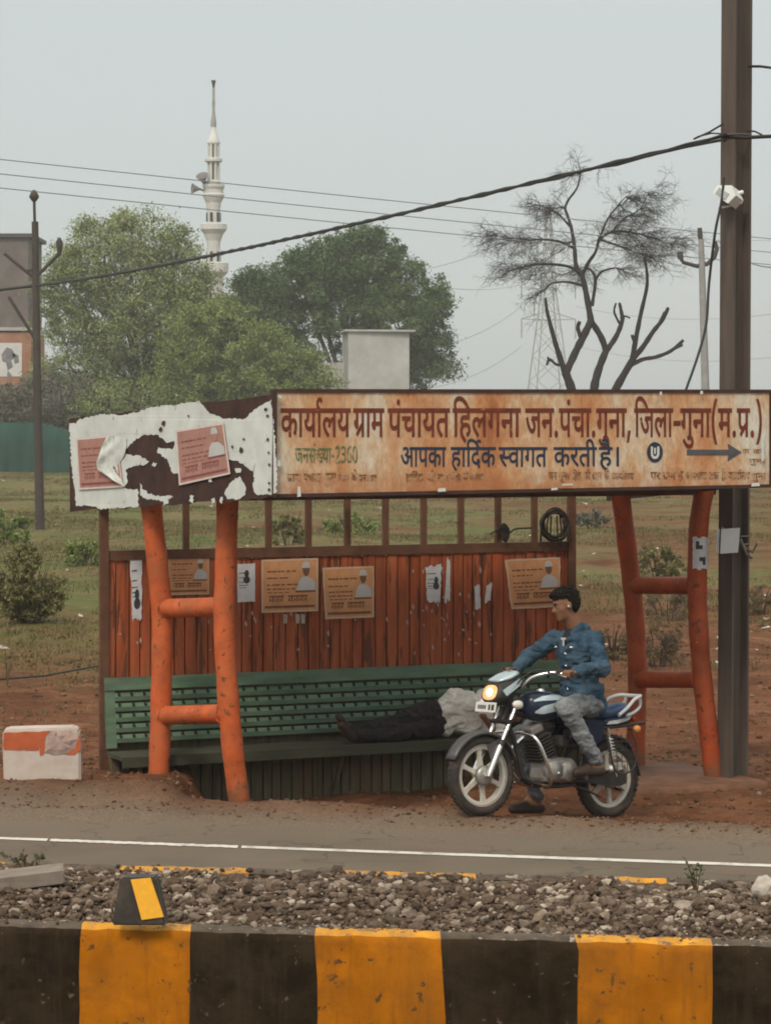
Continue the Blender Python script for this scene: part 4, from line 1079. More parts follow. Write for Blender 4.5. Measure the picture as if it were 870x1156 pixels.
for i, q in enumerate(bits):
    pl_ = ragged(q, 2.6, rr_, 5) if i < 3 else ragged(q, 2.2, rr_, 4)
    f0 = zz(0, 0, .003 + .0004 * i)
    tri = tessellate_polygon([[Vector((a, b, 0)) for a, b in pl_]])
    m.add([f0(a, b, 0.0015 * (1 + math.sin(a * .021 + b * .02))) for a, b in pl_], tri)
m.build('peeling_sheet', VINYL, lboard)
# dark specks and nail holes in the sheet
m = MB()
for x, y, r_ in ((790, 110, 5), (795, 130, 5), (796, 200, 5), (798, 240, 4), (800, 275, 4), (800, 330, 4), (800, 350, 5), (485, 152, 9), (478, 170, 7), (716, 232, 8), (724, 200, 4), (560, 130, 3), (690, 222, 4)):
    pl_ = [(x + r_ * math.cos(t) * rr_.uniform(.5, 1.1), y + r_ * 1.2 * math.sin(t) * rr_.uniform(.6, 1.1)) for t in np.linspace(0, 6.28, 8)[:-1]]
    m.prism(pl_, .001, zz(0, 0, .0125))
m.build('rust_spot', RUST, lboard)

# right board, unseen roof cut short so skylight reaches the planks, beams
m = MB()
ra, rb = Vector((frr + .02, FV, 0)), Vector((4.55, 2.0, 0))
m.add([ra + Vector((0, .03, 2.46)), rb + Vector((0, 0, 2.23)), rb + Vector((0, 0, 3.03)), ra + Vector((0, .03, 3.2)),
       ra + Vector((-.012, .03, 2.46)), rb + Vector((-.012, 0, 2.23)), rb + Vector((-.012, 0, 3.03)), ra + Vector((-.012, .03, 3.2))],
      [(0, 1, 2, 3), (4, 7, 6, 5), (0, 4, 5, 1), (3, 2, 6, 7), (1, 5, 6, 2), (0, 3, 7, 4)])
m.build('side_board', RUST, shelter)
m = MB()
n = 60
for i in range(n):
    pass
vs, fs = [], []
nu = 120
for i in range(nu + 1):
    t = i / nu
    u0 = -.15 + t * 4.34; u1 = -.66 + t * 5.15
    c_ = .012 * math.sin(t * 2 * math.pi * 40)
    vs += [(u0, FV + .04, 2.93 + c_), (u0 + (u1 - u0) * .6, .62 + .02 * math.sin(t * 40), 2.80 + c_)]
fs = [(2 * i, 2 * i + 2, 2 * i + 3, 2 * i + 1) for i in range(nu)]
m.add(vs, fs, 0, True)
m.build('roof', RUST, shelter, fix=False)
for v0, z0 in ((0.0, 2.39), (.95, 2.36)):
    MB().box(((frr + fl) / 2 + .1, v0, z0), (4.9 if v0 > .5 else 4.75, .07, .10)).build('roof_beam', STEEL, shelter)
for u0, u1 in ((-.0, -.32), (1.45, 1.45), (2.9, 2.9), (4.19, 4.3)):
    A, B = Vector((u0, FV + .06, 2.475)), Vector((u1, 1.62, 2.46))
    MB().box((A + B) / 2, (.06, (B - A).length, .06), Matrix.Rotation(math.atan2(-(B.x - A.x), B.y - A.y), 3, 'Z')).build('roof_joist', STEEL, shelter)

# ------------------------------------------------------------------ posters and scraps pasted on the shelter
def poster_rect(name, P, base, label, group, mark=None, portrait=None, border=None, seed=1, cat='poster', torn=0.0, headline=True, blob=None):
    """P(a, b, lift): a, b in 0..1 on the sheet -> world point; builds sheet > border, print, portrait"""
    rg = random.Random(seed)
    rt = None
    poly = [(0, 0), (1, 0), (1, 1), (0, 1)]
    if torn:
        poly = ragged(poly, torn, rg, .09)
    m = MB(); m.prism(poly, .0015, lambda a, b, t: P(a, b, .002 + t))
    c0 = sum((Vector(P(a, b, 0)) for a, b in ((0, 0), (1, 0), (1, 1), (0, 1))), Vector()) / 4
    rt = m.build(name, base, None, origin=c0)
    def part(nm, mbb, mt):
        o = mbb.build(nm, mt, rt); o.data.transform(Matrix.Translation(-c0)); return o
    if border:
        m = MB()
        for a0, b0, a1, b1 in ((.0, .0, 1, .035), (.0, .965, 1, 1), (.0, .035, .03, .965), (.97, .035, 1, .965)):
            m.prism([(a0, b0), (a1, b0), (a1, b1), (a0, b1)], .0005, lambda a, b, t: P(a, b, .0045 + t))
        part('border', m, border)
    if mark:
        m = MB()
        f = lambda a, b, l: P(a, b, .0048)
        for y_, h_, x1 in ((.80 + rg.uniform(-.03, .03), .06, .6), (.66 + rg.uniform(-.03, .02), .045, rg.uniform(.4, .55)), (.53, .05, .58), (.45, .05, rg.uniform(.5, .6)), (.38, .035, .5)):
            xx = .1
            while xx < x1:
                wd = rg.uniform(.04, .1)
                m.add([f(xx, y_ - h_ / 2, 0), f(xx + wd, y_ - h_ / 2, 0), f(xx + wd, y_, 0), f(xx, y_, 0)], [(0, 1, 2, 3)])
                xx += wd + rg.choice((.012, .02, .035))
        if blob:
            cx_, cy_, rx_, ry_ = blob
            for sc_, dy_ in ((1, 0), (1.5, -1.6 * ry_)):
                pl2_ = [(cx_ + rx_ * sc_ * math.cos(t), cy_ + dy_ + ry_ * math.sin(t)) for t in np.linspace(0, 6.283, 13)[:-1]]
                m.add([f(a, b, 0) for a, b in pl2_], [tuple(range(12))])
        if headline:
            xx = .14
            for wd in (.10, .08, .07, None, .1, .09, .09, .06):
                if wd is None: xx += .08; continue
                m.add([f(xx, .285, 0), f(xx + wd * 1.08, .285, 0), f(xx + wd * 1.08, .315, 0), f(xx, .315, 0)], [(0, 1, 2, 3)])
                m.add([f(xx + wd * .55, .19, 0), f(xx + wd * .8, .19, 0), f(xx + wd * .8, .285, 0), f(xx + wd * .55, .285, 0)], [(0, 1, 2, 3)])
                m.add([f(xx, .2, 0), f(xx + wd * .4, .215, 0), f(xx + wd * .3, .26, 0), f(xx + .01, .27, 0)], [(0, 1, 2, 3)])
                xx += wd
            m.add([f(.06, .08, 0), f(.94, .08, 0), f(.94, .125, 0), f(.06, .125, 0)], [(0, 1, 2, 3)])
            m.add([f(.6, .365, 0), f(.95, .365, 0), f(.95, .40, 0), f(.6, .40, 0)], [(0, 1, 2, 3)])
        part('print', m, mark)
    if portrait:
        m = MB()
        body = [(.62, .40), (.95, .40), (.95, .55), (.88, .62), (.82, .66), (.72, .66), (.66, .58)]
        cap = [(.71, .82), (.73, .92), (.78, .95), (.84, .92), (.86, .82)]
        m.prism(body, .0006, lambda a, b, t: P(a, b, .0050 + t), 0)
        m.prism(cap, .0006, lambda a, b, t: P(a, b, .0050 + t), 0)
        face = [(.72, .82), (.85, .82), (.84, .72), (.79, .66), (.74, .72)]
        m.prism(face, .0006, lambda a, b, t: P(a, b, .0058 + t), 1)
        part('portrait', m, portrait)
    return tag(rt, label, cat, group)

PAPO = paint('orange_poster_paper', (.56, .28, .13), .15, 12, .7)
PAPP = paint('pink_poster_paper', (.36, .19, .15), .15, 12, .7)
PAPW = paint('white_poster_paper', (.55, .55, .56), .12, 10, .7)
PRN = paint('brown_poster_print', (.20, .075, .04), .2, 20, .7)
PRR = paint('red_poster_print', (.22, .07, .07), .2, 20, .7)
PRB = paint('black_poster_print', (.045, .045, .055), .3, 20, .7)
BORD = paint('pale_poster_border', (.56, .40, .28), .1, 12, .7)
BORP = paint('pink_poster_border', (.62, .50, .46), .1, 12, .7)
PORT = [paint('portrait_white', (.46, .46, .45), .1, 10, .7), paint('portrait_skin', (.16, .085, .05), .1, 10, .7)]
def wall_quad(c, v=WV - .0165, pl=None):
    """four photo pixels (bl, br, tr, tl) on the back wall -> P(a, b, lift) in world space"""
    def P(a, b, lift):
        x = (c[0][0] * (1 - a) + c[1][0] * a) * (1 - b) + (c[3][0] * (1 - a) + c[2][0] * a) * b
        y = (c[0][1] * (1 - a) + c[1][1] * a) * (1 - b) + (c[3][1] * (1 - a) + c[2][1] * a) * b
        q = SL(x, y, v - lift)
        return P0 + U * q.x + Vv * q.y + Vector((0, 0, q.z))
    return P
def board_quad(c):
    def P(a, b, lift):
        x = (c[0][0] * (1 - a) + c[1][0] * a) * (1 - b) + (c[3][0] * (1 - a) + c[2][0] * a) * b
        y = (c[0][1] * (1 - a) + c[1][1] * a) * (1 - b) + (c[3][1] * (1 - a) + c[2][1] * a) * b
        q = LPm(x, y, lift + .013)
        return P0 + U * q.x + Vv * q.y + Vector((0, 0, q.z))
    return P
G1 = 'posters pasted on the back planks'
poster_rect('poster', wall_quad([(190, 672), (236, 671), (236, 628), (190, 629)], WV - .02), PAPO, 'orange poster on the planks half hidden behind the left pipe frame', G1, PRN, PORT, BORD, 2)
poster_rect('poster', wall_quad([(295, 692), (359, 690), (359, 630), (295, 632)], WV - .02), PAPO, 'large square orange poster with a whole pale border, left of its torn twin', G1, PRN, PORT, BORD, 3)
poster_rect('poster', wall_quad([(367, 699), (422, 697), (422, 639), (364, 641)], WV - .02), PAPO, 'orange poster with its lower edge torn away, right of the whole square one', G1, PRN, PORT, BORD, 4, torn=.012)
poster_rect('poster', wall_quad([(577, 688), (632, 685), (632, 629), (570, 632)], WV - .02), PAPO, 'ragged orange poster on the planks behind the rider head', G1, PRN, PORT, BORD, 5, torn=.02)
G2 = 'white paper bills on the back planks'
poster_rect('paper_bill', wall_quad([(149, 701), (160, 699), (160, 628), (147, 629)], WV - .02), PAPW, 'tall narrow torn white bill at the left end of the planks', G2, PRB, None, None, 6, 'paper bill', .06, False, (.55, .40, .22, .09))
poster_rect('paper_bill', wall_quad([(268, 680), (288, 679), (288, 636), (268, 637)], WV - .02), PAPW, 'neat white bill with a small dark portrait beside the large square orange poster', G2, PRB, None, None, 7, 'paper bill', .01, False, (.52, .74, .13, .10))
poster_rect('paper_bill', wall_quad([(482, 679), (497, 680), (498, 638), (480, 640)], WV - .02), PAPW, 'rounded torn white bill alone on the middle of the planks', G2, PRB, None, None, 8, 'paper bill', .05, False, (.68, .60, .14, .10))
G3 = 'torn white paper strips on the back planks'
for c_, lb in (([(502, 678), (508, 677), (508, 631), (504, 631)], 'thin white strip just right of the rounded torn bill'),
               ([(536, 688), (542, 686), (541, 659), (535, 661)], 'left one of two short white strips between bill and ragged orange poster'),
               ([(547, 681), (553, 679), (555, 658), (549, 660)], 'right one of two short white strips between bill and ragged orange poster')):
    m = MB(); P = wall_quad(c_, WV - .02); pl_ = ragged([(0, 0), (1, 0), (1, 1), (0, 1)], .09, rr_, .2)
    m.prism(pl_, .0015, lambda a, b, t: P(a, b, .002 + t))
    tag(m.build('paper_strip', PAPW, None, origin=P(.5, .5, 0)), 'torn ' + lb, 'paper strip', G3)
m = MB()                                            # paste spots left where bills were torn away
for i in range(60):
    x = rr_.gauss(500, 22) if i < 34 else rr_.uniform(130, 560); y = rr_.uniform(640, 740) if i < 34 else rr_.uniform(690, 735)
    if not 125 < x < 600: continue
    w_, h_ = rr_.uniform(.5, 1.8), rr_.uniform(.8, 4.5)
    pl_ = [(x - w_, y), (x, y - h_), (x + w_, y + .5), (x + w_ * .3, y + h_)]
    q = [SL(a, b, WV - .022) for a, b in pl_]
    m.add(q, [(0, 1, 2, 3)])
for x in (322, 336, 342):
    q = [SL(a, b, WV - .022) for a, b in ((x - 2, 704), (x + 2, 704), (x + 2.5, 694), (x - 2.5, 693))]
    m.add(q, [(0, 1, 2, 3)])
m.build('paste_mark', paint('dried_paste', (.42, .33, .27), .2, 10), shelter)
G4 = 'posters on the rusty side board'
poster_rect('poster', board_quad([(89, 553), (139, 550), (131, 491), (86, 495)]), PAPP, 'faded pink poster partly under a torn white flap on the side board', G4, PRR, None, BORP, 12)
poster_rect('poster', board_quad([(202, 548), (260, 535), (252, 477), (198, 486)]), PAPP, 'tilted whole pink poster beside the front corner of the side board', G4, PRR, [PORT[0], PAPP], BORP, 13)
# torn flap of white sheet curling over the pink poster
m = MB()
f0 = lambda a, b, l: LPm(a / 2.636, 420 + b / 2.636, l)
rows = [((318, 192), (345, 186), (376, 196)), ((305, 215), (340, 218), (376, 222)), ((297, 240), (330, 246), (370, 246)), ((286, 268), (322, 274), (352, 278)), ((290, 290), (330, 300), (352, 300)), ((330, 318), (346, 322), (360, 318)), ((362, 338), (368, 341), (373, 340))]
vs = []
nr, nc = 19, 9
for i in range(nr):
    t = i / (nr - 1) * (len(rows) - 1); k = min(int(t), len(rows) - 2); ft = t - k
    for j in range(nc):
        q = j / (nc - 1)
        def at_(rw): 
            p0, p1, p2 = rw
            return ((1 - q) ** 2 * p0[0] + 2 * q * (1 - q) * p1[0] + q * q * p2[0], (1 - q) ** 2 * p0[1] + 2 * q * (1 - q) * p1[1] + q * q * p2[1])
        A, B = at_(rows[k]), at_(rows[k + 1])
        x, y = A[0] + (B[0] - A[0]) * ft, A[1] + (B[1] - A[1]) * ft
        lift = .016 + .05 * (1 - q) ** 1.5 * math.sin(math.pi * min(1, i / (nr - 1) * .9 + .06)) + .012 * math.sin(i * .9 + j * 1.3) * (1 - q) + .006 * math.sin(j * 2.4 - i)
        vs.append(f0(x, y, lift))
m.add(vs, [(i * nc + j, i * nc + j + 1, (i + 1) * nc + j + 1, (i + 1) * nc + j) for i in range(nr - 1) for j in range(nc - 1)], 0, True)
m.build('loose_flap', VINYL, lboard)
# paper on the right front pipe
m = MB()
q0, q1 = SL(781, 642, 0), SL(790, 606, 0)
cu = (q0.x + q1.x) / 2
cu = SL(787.5, 625, 0).x
vs = []
for i in range(9):
    for j in range(7):
        an = R(-150) + R(110) * j / 6
        vs.append(Vector((cu + .0935 * math.cos(an) + (.004 * math.sin(i * 3 + j) if j in (0, 6) else 0), .0935 * math.sin(an), q0.z + (q1.z - q0.z) * i / 8 + (.012 * math.sin(j * 2.3) if i in (0, 8) else 0))))
m.add(vs, [(i * 7 + j, i * 7 + j + 1, (i + 1) * 7 + j + 1, (i + 1) * 7 + j) for i in range(8) for j in range(6)], 0, True)
vs2 = [v + Vector((v.x - cu, v.y, 0)).normalized() * .002 for v in vs]
m.add(vs2, [(i * 7 + j, i * 7 + j + 1, (i + 1) * 7 + j + 1, (i + 1) * 7 + j) for i, j in ((5, 1), (6, 1), (5, 2), (2, 2), (2, 3), (1, 3))], 1, True)
o = m.build('paper_bill', [PAPW, PRB], None)
o.matrix_world = Matrix.Translation(P0) @ Matrix.Rotation(TH, 4, 'Z')
tag(o, 'torn white bill with a dark picture wrapped round the right front pipe', 'paper bill')

# ------------------------------------------------------------------ poles, cables
POLEM = paint('weathered_steel_pole', (.088, .070, .058), 0.25, 5, 0.8, stretch=(2, 2, .3), dust=(.12, .085, .065), bump=0.15)
# rolled-steel pole beside the shelter (I section)
pb = px(826.5, 878, 23.3); pz0 = pb.z
def pole_x(z): return pb.x + (831.5 - 826.5) / FPX * 23.3 * (z - pz0) / (CAMZ + 480 / FPX * 23.3 - pz0)
prt = empty('utility_pole', (pb.x, pb.y, pz0), (0, 0, 0), 'tall brown steel joist pole standing close beside the right end of the shelter', 'utility pole')
m = MB()
W_, D_, T_, tw = .212, .17, .022, .014
sec = [(-W_ / 2, -D_ / 2), (-W_ / 2 + T_, -D_ / 2), (-W_ / 2 + T_, -tw / 2), (W_ / 2 - T_, -tw / 2), (W_ / 2 - T_, -D_ / 2), (W_ / 2, -D_ / 2),
       (W_ / 2, D_ / 2), (W_ / 2 - T_, D_ / 2), (W_ / 2 - T_, tw / 2), (-W_ / 2 + T_, tw / 2), (-W_ / 2 + T_, D_ / 2), (-W_ / 2, D_ / 2)]
sec = [(a * math.cos(R(38)) - b * math.sin(R(38)), a * math.sin(R(38)) + b * math.cos(R(38))) for a, b in sec]
H_ = 9.4
m.loft([[Vector((a, b, -.5)) for a, b in sec], [Vector((a + 5 / FPX * 23.3 * H_ / (480 / FPX * 23.3 + CAMZ - pz0), b, H_)) for a, b in sec]], smooth=False)
m.build('shaft', POLEM, prt)
m = MB()
for z in (2.05, 2.12): m.ring(.125, .008, (0.01, 0, z - .0), 'Z', 20, 6)
m.tube([(-.11, -.1, 2.2), (.0, -.15, 2.12), (.1, -.14, 2.02), (.16, -.1, 1.98), (.2, -.12, 2.06)], .01, 6)
m.tube([(.05, -.14, 2.1), (.1, -.17, 1.97), (.15, -.16, 1.93)], .012, 6)
m.build('wire_lashing', paint('lashing_wire', (.16, .13, .11), .3, 20, .7), prt)
m = MB()
m.ring(.13, .01, (0.03, 0, CAMZ + (480 - 153) / FPX * 23.3 - pz0), 'Z', 20, 6)
m.build('cable_clamp', POLEM, prt)

# white box lamp/camera on the pole
BOXW = paint('white_box_plastic', (.68, .70, .68), .08, 8, .4, dust=(.5, .5, .46))
BOXG = paint('grey_box_underside', (.33, .35, .34), .1, 8, .5)
bx = px(823, 222, 23.12)
fr_ = empty('flood_lamp', bx, (0, 0, 0), 'small white box lamp clamped high on the tall steel pole', 'lamp')
rot = Matrix.Rotation(R(24), 3, 'Y') @ Matrix.Rotation(R(-35), 3, 'Z')
m = MB(); m.prism([(-.12, -.03), (.06, -.07), (.10, .02), (.02, .09), (-.11, .05)], .16, lambda a, b, t: rot @ Vector((a, t - .08, b)))
m.build('housing', BOXW, fr_)
m = MB(); m.box(rot @ Vector((-.03, -.0835, -.005)), (.12, .008, .06), rot @ Matrix.Rotation(.2, 3, 'Y')); m.build('lamp_glass', BOXG, fr_)
m = MB(); m.tube([(.05, .0, .02), (.12, .02, .045)], .018, 8); m.tube([(.05, .0, -.04), (.11, .02, -.045)], .018, 8); m.tube([(-.1, -.02, -.10), (-.02, 0, -.085), (.07, .02, -.06)], .009, 8)
m.build('bracket', BOXW, fr_)

WIRE = plain('black_cable', (.022, .021, .020), .6)
def span(name, A, B, sag, r, label=None, n=40, group=None, kindm=WIRE, cat='cable', seg=6):
    pts = [A.lerp(B, i / n) - Vector((0, 0, sag * 4 * (i / n) * (1 - i / n))) for i in range(n + 1)]
    m = MB(); m.tube(pts, r, seg)
    o = m.build(name, kindm, None, origin=A)
    return tag(o, label, cat, group)
pA = px(818, 153, 23.25); pB = px(42, 322, 82.5)
# the sag makes the picture of the cable hang as the photo shows
n = 60
def bundle_path(off, sag):
    return [pA.lerp(pB, i / n) - Vector((0, 0, sag * 4 * (i / n) * (1 - i / n))) + off(i / n) for i in range(n + 1)]
m = MB()
for q in range(3):
    m.tube(bundle_path(lambda t, q=q: Vector((.0, .014 * math.cos(t * 150 + q * 2.09), .014 * math.sin(t * 150 + q * 2.09))) * (1 + 1.3 * t) - Vector((0, 0, .02 * (q == 2) * (1 - t) ** 8)), 0.15), [.013 + .020 * i / n for i in range(n + 1)], 6)
pC = px(1300, 172, 21.5)
m.tube([pA, px(840, 155, 23.1), px(870, 153.5, 23.0), pC], .017, 8)
pD = px(-420, 372, 150)
m.tube([pB, pB.lerp(pD, .5) - Vector((0, 0, .1)), pD], .05, 6)
tag(m.build('overhead_cable', WIRE, None, origin=pA), 'thick black twisted cable slung between the near steel pole and the slim left pole', 'cable')
m = MB(); m.tube([px(783, 156.5, 23.6), px(800, 149, 23.4), px(816, 139.5, 23.15)], .009, 6); m.tube([px(787, 154, 23.5), px(803, 150, 23.3), px(820, 151, 23.1)], .007, 6)
tag(m.build('stay_wire', WIRE, None, origin=px(800, 149, 23.4)), 'short thin wires branching from the thick cable to the steel pole', 'wire')
m = MB(); m.tube([px(843, 147, 23.15), px(852, 148, 23.1), px(860, 152, 23.05)], .008, 6); m.tube([px(845, 74.5, 23.2), px(858, 74.5, 23), px(900, 80, 22)], .012, 6)
tag(m.build('stay_wire', WIRE, None, origin=px(850, 74, 23.1)), 'thin wire leaving the top of the steel pole to the right', 'wire')
m = MB(); m.tube(smooth_path([px(817, 200, 23.1), px(814, 228, 23.05), px(807, 262, 23.0), px(800, 320, 23.0), px(797, 365, 22.8), px(788, 400, 22.5), px(774, 440, 22.2), px(772, 446, 22.0)], 4), .012, 6)
tag(m.build('drop_wire', WIRE, None, origin=px(800, 320, 23)), 'thin grey wire hanging from the white box lamp down to the sign board', 'wire')

# notice paper on the pole
m = MB()
c_ = px(822.5, 610, 23.09)
rot = Matrix.Rotation(R(10), 3, 'Z')
poly = [(-.087, -.115), (.075, -.105), (.088, .11), (-.082, .10)]
m.prism(poly, .003, lambda a, b, t: c_ + rot @ Vector((a, -t - .03 - .008 * math.sin(b * 20), b)))
m.prism([(-.115, -.10), (-.09, -.11), (-.085, .10), (-.112, .09)], .002, lambda a, b, t: c_ + rot @ Vector((a, -t + .0, b)))
tag(m.build('notice_paper', paint('notice_white', (.56, .57, .56), .06, 8, .7), None, origin=c_), 'blank white sheet tied to the front of the tall steel pole', 'notice')

# far pole on the left with two arms
DARKP = paint('dark_far_pole', (.060, .050, .043), 0.2, 3, .8)
d_ = 82.5
lp = px(45.5, 598, d_); lp.z = ground_at(lp.x, lp.y)
Lr = empty('electric_pole', lp, (0, 0, 0), 'slim dark electric pole with angled arms standing in the grass at left', 'electric pole')
def lpp(x, y, dd=0): return px(x, y, d_ + dd) - lp
m = MB(); m.tube([Vector((0, 0, -.4)), lpp(42, 430), lpp(39.5, 250)], [.15, .125, .105], 10); m.build('shaft', DARKP, Lr)
m = MB(); m.tube([lpp(39.2, 252), lpp(38.6, 226)], .045, 8); m.tube([lpp(38.6, 227), lpp(38.5, 222), lpp(38.4, 217), lpp(38.4, 214)], [.07, .16, .1, .03], 10); m.build('top_insulator', DARKP, Lr)
for pts in ([(41, 312), (66, 287)], [(38, 313), (5, 286)], [(41, 305), (36, 305), (30, 305)], [(38, 380), (10, 335)]):
    m = MB(); m.tube([lpp(*p) for p in pts], .055 if len(pts) == 2 else .04, 6); o = m.build('cross_arm', DARKP, Lr)
    if pts[-1] == (66, 287):
        q = MB(); q.tube([lpp(67, 288), lpp(67, 280), lpp(67, 273), lpp(67, 268)], [.05, .09, .11, .04], 8); q.build('insulator', DARKP, o)

# hazy pole on the right with a forked arm
d_ = 120
rp = px(798, 545, d_); rp.z = ground_at(rp.x, rp.y)
FAINT = paint('grey_concrete_pole', (.27, .27, .265), .15, 3, .9)
Rr_ = empty('electric_pole', rp, (0, 0, 0), 'pale concrete electric pole with a dark forked arm beyond the sign', 'electric pole')
def rpp(x, y): return px(x, y, d_) - rp
m = MB(); m.tube([Vector((0, 0, -.4)), rpp(796, 440), rpp(792, 300), rpp(791, 270)], [.22, .19, .15, .13], 10); m.build('shaft', FAINT, Rr_)
m = MB(); m.tube([rpp(768, 291), rpp(771, 296), rpp(787, 300.5), rpp(797, 297)], [.09, .09, .09, .09], 6); m.tube([rpp(786, 300), rpp(798, 298), rpp(806, 290), rpp(809, 281), rpp(807, 272)], [.09, .10, .11, .10, .09], 6); m.build('cross_arm', DARKP, Rr_)
m = MB(); m.tube([rpp(767, 284), rpp(768, 292)], .14, 8); m.tube([rpp(791, 278), rpp(790.5, 271), rpp(790, 265), rpp(789.5, 257)], [.12, .10, .12, .1], 8); m.build('insulator', DARKP, Rr_)

GW = plain('aluminium_wire', (.20, .20, .21), .6)
WG = 'thin overhead wires crossing the sky'
for i, (y0, y1, lb) in enumerate(((175, 262, 'uppermost of the three thin wires behind the minaret'), (192, 277, 'middle one of the three thin wires behind the minaret'), (209, 290, 'lowest of the three thin wires behind the minaret'))):
    span('overhead_wire', px(-480, y0 - 48, 108), px(1250, y1 + 43, 172), 0.2, .024, lb, 50, WG, GW, 'wire', 5)
for (a, b, lb) in (((810, 271, 120), (905, 296, 100), 'faint wire leaving the forked arm towards the right edge'), ((505, 325, 300), (600, 318, 420), 'faint wire reaching the left of the steel lattice tower')):
    span('overhead_wire', px(*a), px(*b), .6, .03, lb, 20, WG, GW, 'wire', 5)

# lattice transmission tower far away in the haze
d_ = 620
tb = px(619, 505, d_); tb.z = ground_at(tb.x, tb.y)
TW = plain('galvanised_steel', (.24, .25, .26), .6)
T_r = empty('transmission_tower', tb, (0, 0, R(12)), 'faint grey lattice transmission tower behind the bare tree', 'tower')
hh = (505 - 240) / FPX * d_
def tw_w(z):
    t = z / hh
    return 5.2 * (1 - t / .62) + 1.5 * t / .62 if t < .62 else 1.5 - 1.1 * (t - .62) / .38
m = MB(); lv = [0, .13, .25, .36, .46, .54, .62, .70, .78, .86, .93, 1.0]
for sx in (-1, 1):
    for sy in (-1, 1):
        m.tube([(sx * tw_w(t * hh) / 1.0, sy * tw_w(t * hh), t * hh) for t in lv], .16, 4)
for i in range(len(lv) - 1):
    z0, z1 = lv[i] * hh, lv[i + 1] * hh; a, b = tw_w(z0), tw_w(z1)
    for (p, q) in (((-a, -a), (b, -b)), ((a, -a), (-b, -b)), ((-a, a), (b, b)), ((a, a), (-b, b)), ((-a, -a), (-b, b)), ((a, -a), (b, b))):
        m.tube([(p[0], p[1], z0), (q[0], q[1], z1)], .09, 4)
m.build('lattice_mast', TW, T_r)
for yy in (325, 370):
    z = (505 - yy) / FPX * d_; wd = 6.5
    m = MB(); 
    for sx in (-1, 1):
        m.tube([(0, -.8, z), (sx * wd, 0, z + .3)], .13, 4); m.tube([(0, .8, z), (sx * wd, 0, z + .3)], .13, 4); m.tube([(0, 0, z + 2.2), (sx * wd, 0, z + .3)], .13, 4)
    o = m.build('cross_arm', TW, T_r)
    for sx in (-1, 1):
        q = MB(); q.tube([(sx * wd, 0, z + .3), (sx * wd, 0, z - 4.2)], .16, 5); q.build('insulator_string', TW, o)
HW = 'hazy power lines at the lattice tower'
for i, (ya, yb, lb) in enumerate(((326, 322, 'upper hazy line hung from the top arm of the lattice tower'), (371, 372, 'hazy line hung from the lower arm of the lattice tower'), (240, 245, 'hazy earth line at the very top of the lattice tower'))):
    mm_ = MB()
    for s_, e in ((-1, (430, ya + 70, 460)), (1, (930, yb + 22, 560))):
        A = px(619 + s_ * (0 if i == 2 else 31), ya + (0 if i == 2 else 20), d_); B = px(*e)
        mm_.tube([A.lerp(B, k / 20) - Vector((0, 0, 3.0 * 4 * (k / 20) * (1 - k / 20))) for k in range(21)], .07, 4)
    tag(mm_.build('power_line', TW, None, origin=px(619, ya, d_)), lb, 'power line', HW)

# ------------------------------------------------------------------ buildings
CONC = paint('raw_concrete', (.44, .44, .42), .14, .9, .9, dust=(.30, .30, .28), bump=.1)
CONCD = paint('stained_concrete', (.16, .135, .125), .25, .8, .9, dust=(.11, .09, .085))
d_ = 200
b_ = empty('concrete_block_house', px(412, 545, d_), (0, 0, 0), 'plain pale concrete box building rising behind the sign between the trees', 'building')
o_ = b_.location
def bp(x, y, dd=0): return px(x, y, d_ + dd) - o_
zbot = ground_at(o_.x, o_.y) - o_.z - .2
zt_ = bp(412, 374).z
xl, xm, xr = bp(385, 400).x, bp(393, 400).x, bp(462, 400).x
m = MB(); m.add([(xm, 0, zbot), (xr, 1.0, zbot), (xr - .3, 6, zbot), (xl, 5, zbot), (xm, 0, zt_), (xr, 1.0, zt_ - .02), (xr - .3, 6, zt_), (xl, 5, zt_)], [(0, 1, 5, 4), (1, 2, 6, 5), (2, 3, 7, 6), (3, 0, 4, 7), (4, 5, 6, 7)])
m.build('wall', CONC, b_)
m = MB(); m.add([(xm - .25, -.25, zt_ + .003), (xr + .45, .7, zt_ + .003), (xr + .1, 6.2, zt_ + .003), (xl - .2, 5.2, zt_ + .003), (xm - .25, -.25, zt_ + .15), (xr + .45, .7, zt_ + .15), (xr + .1, 6.2, zt_ + .15), (xl - .2, 5.2, zt_ + .15)], [(0, 1, 5, 4), (1, 2, 6, 5), (2, 3, 7, 6), (3, 0, 4, 7), (4, 5, 6, 7), (0, 3, 2, 1)])
m.build('roof', CONC, b_)
m = MB(); x0, x1, z1 = bp(335, 420).x, bp(386, 420).x, bp(360, 408).z
m.box(((x0 + x1) / 2, 6, (zbot + z1) / 2), (x1 - x0 + .5, 5, z1 - zbot)); m.build('annexe', CONC, b_)

d_ = 205
b_ = empty('brick_house', px(5, 545, d_), (0, 0, 0), 'dark plastered house at the left edge with an orange band and white mural panel', 'building')
o_ = b_.location
zbot = ground_at(o_.x, o_.y) - o_.z - .2
xl, xr = bp(-75, 400).x, bp(32, 400).x
zr_, zm_, zl_ = bp(0, 268).z, bp(0, 372).z, bp(0, 430).z
m = MB(); m.box(((xl + xr) / 2, 4, (zr_ + zm_) / 2), (xr - xl, 8, zr_ - zm_)); m.build('wall', CONCD, b_)
m = MB(); m.box(((xl + xr) / 2 + .1, 4, zr_ + .16), (xr - xl + .5, 8.6, .3)); m.build('roof', paint('dark_roof_slab', (.07, .06, .055), .2, 1), b_)
m = MB(); m.box(((xl + xr) / 2 + .1, 3.95, (zm_ + zbot) / 2 - .1), (xr - xl + .25, 8.1, zm_ - zbot - .2)); wl2 = m.build('painted_wall', paint('orange_house_wall', (.34, .16, .10), .2, 1.2, .9, dust=(.46, .30, .22)), b_)
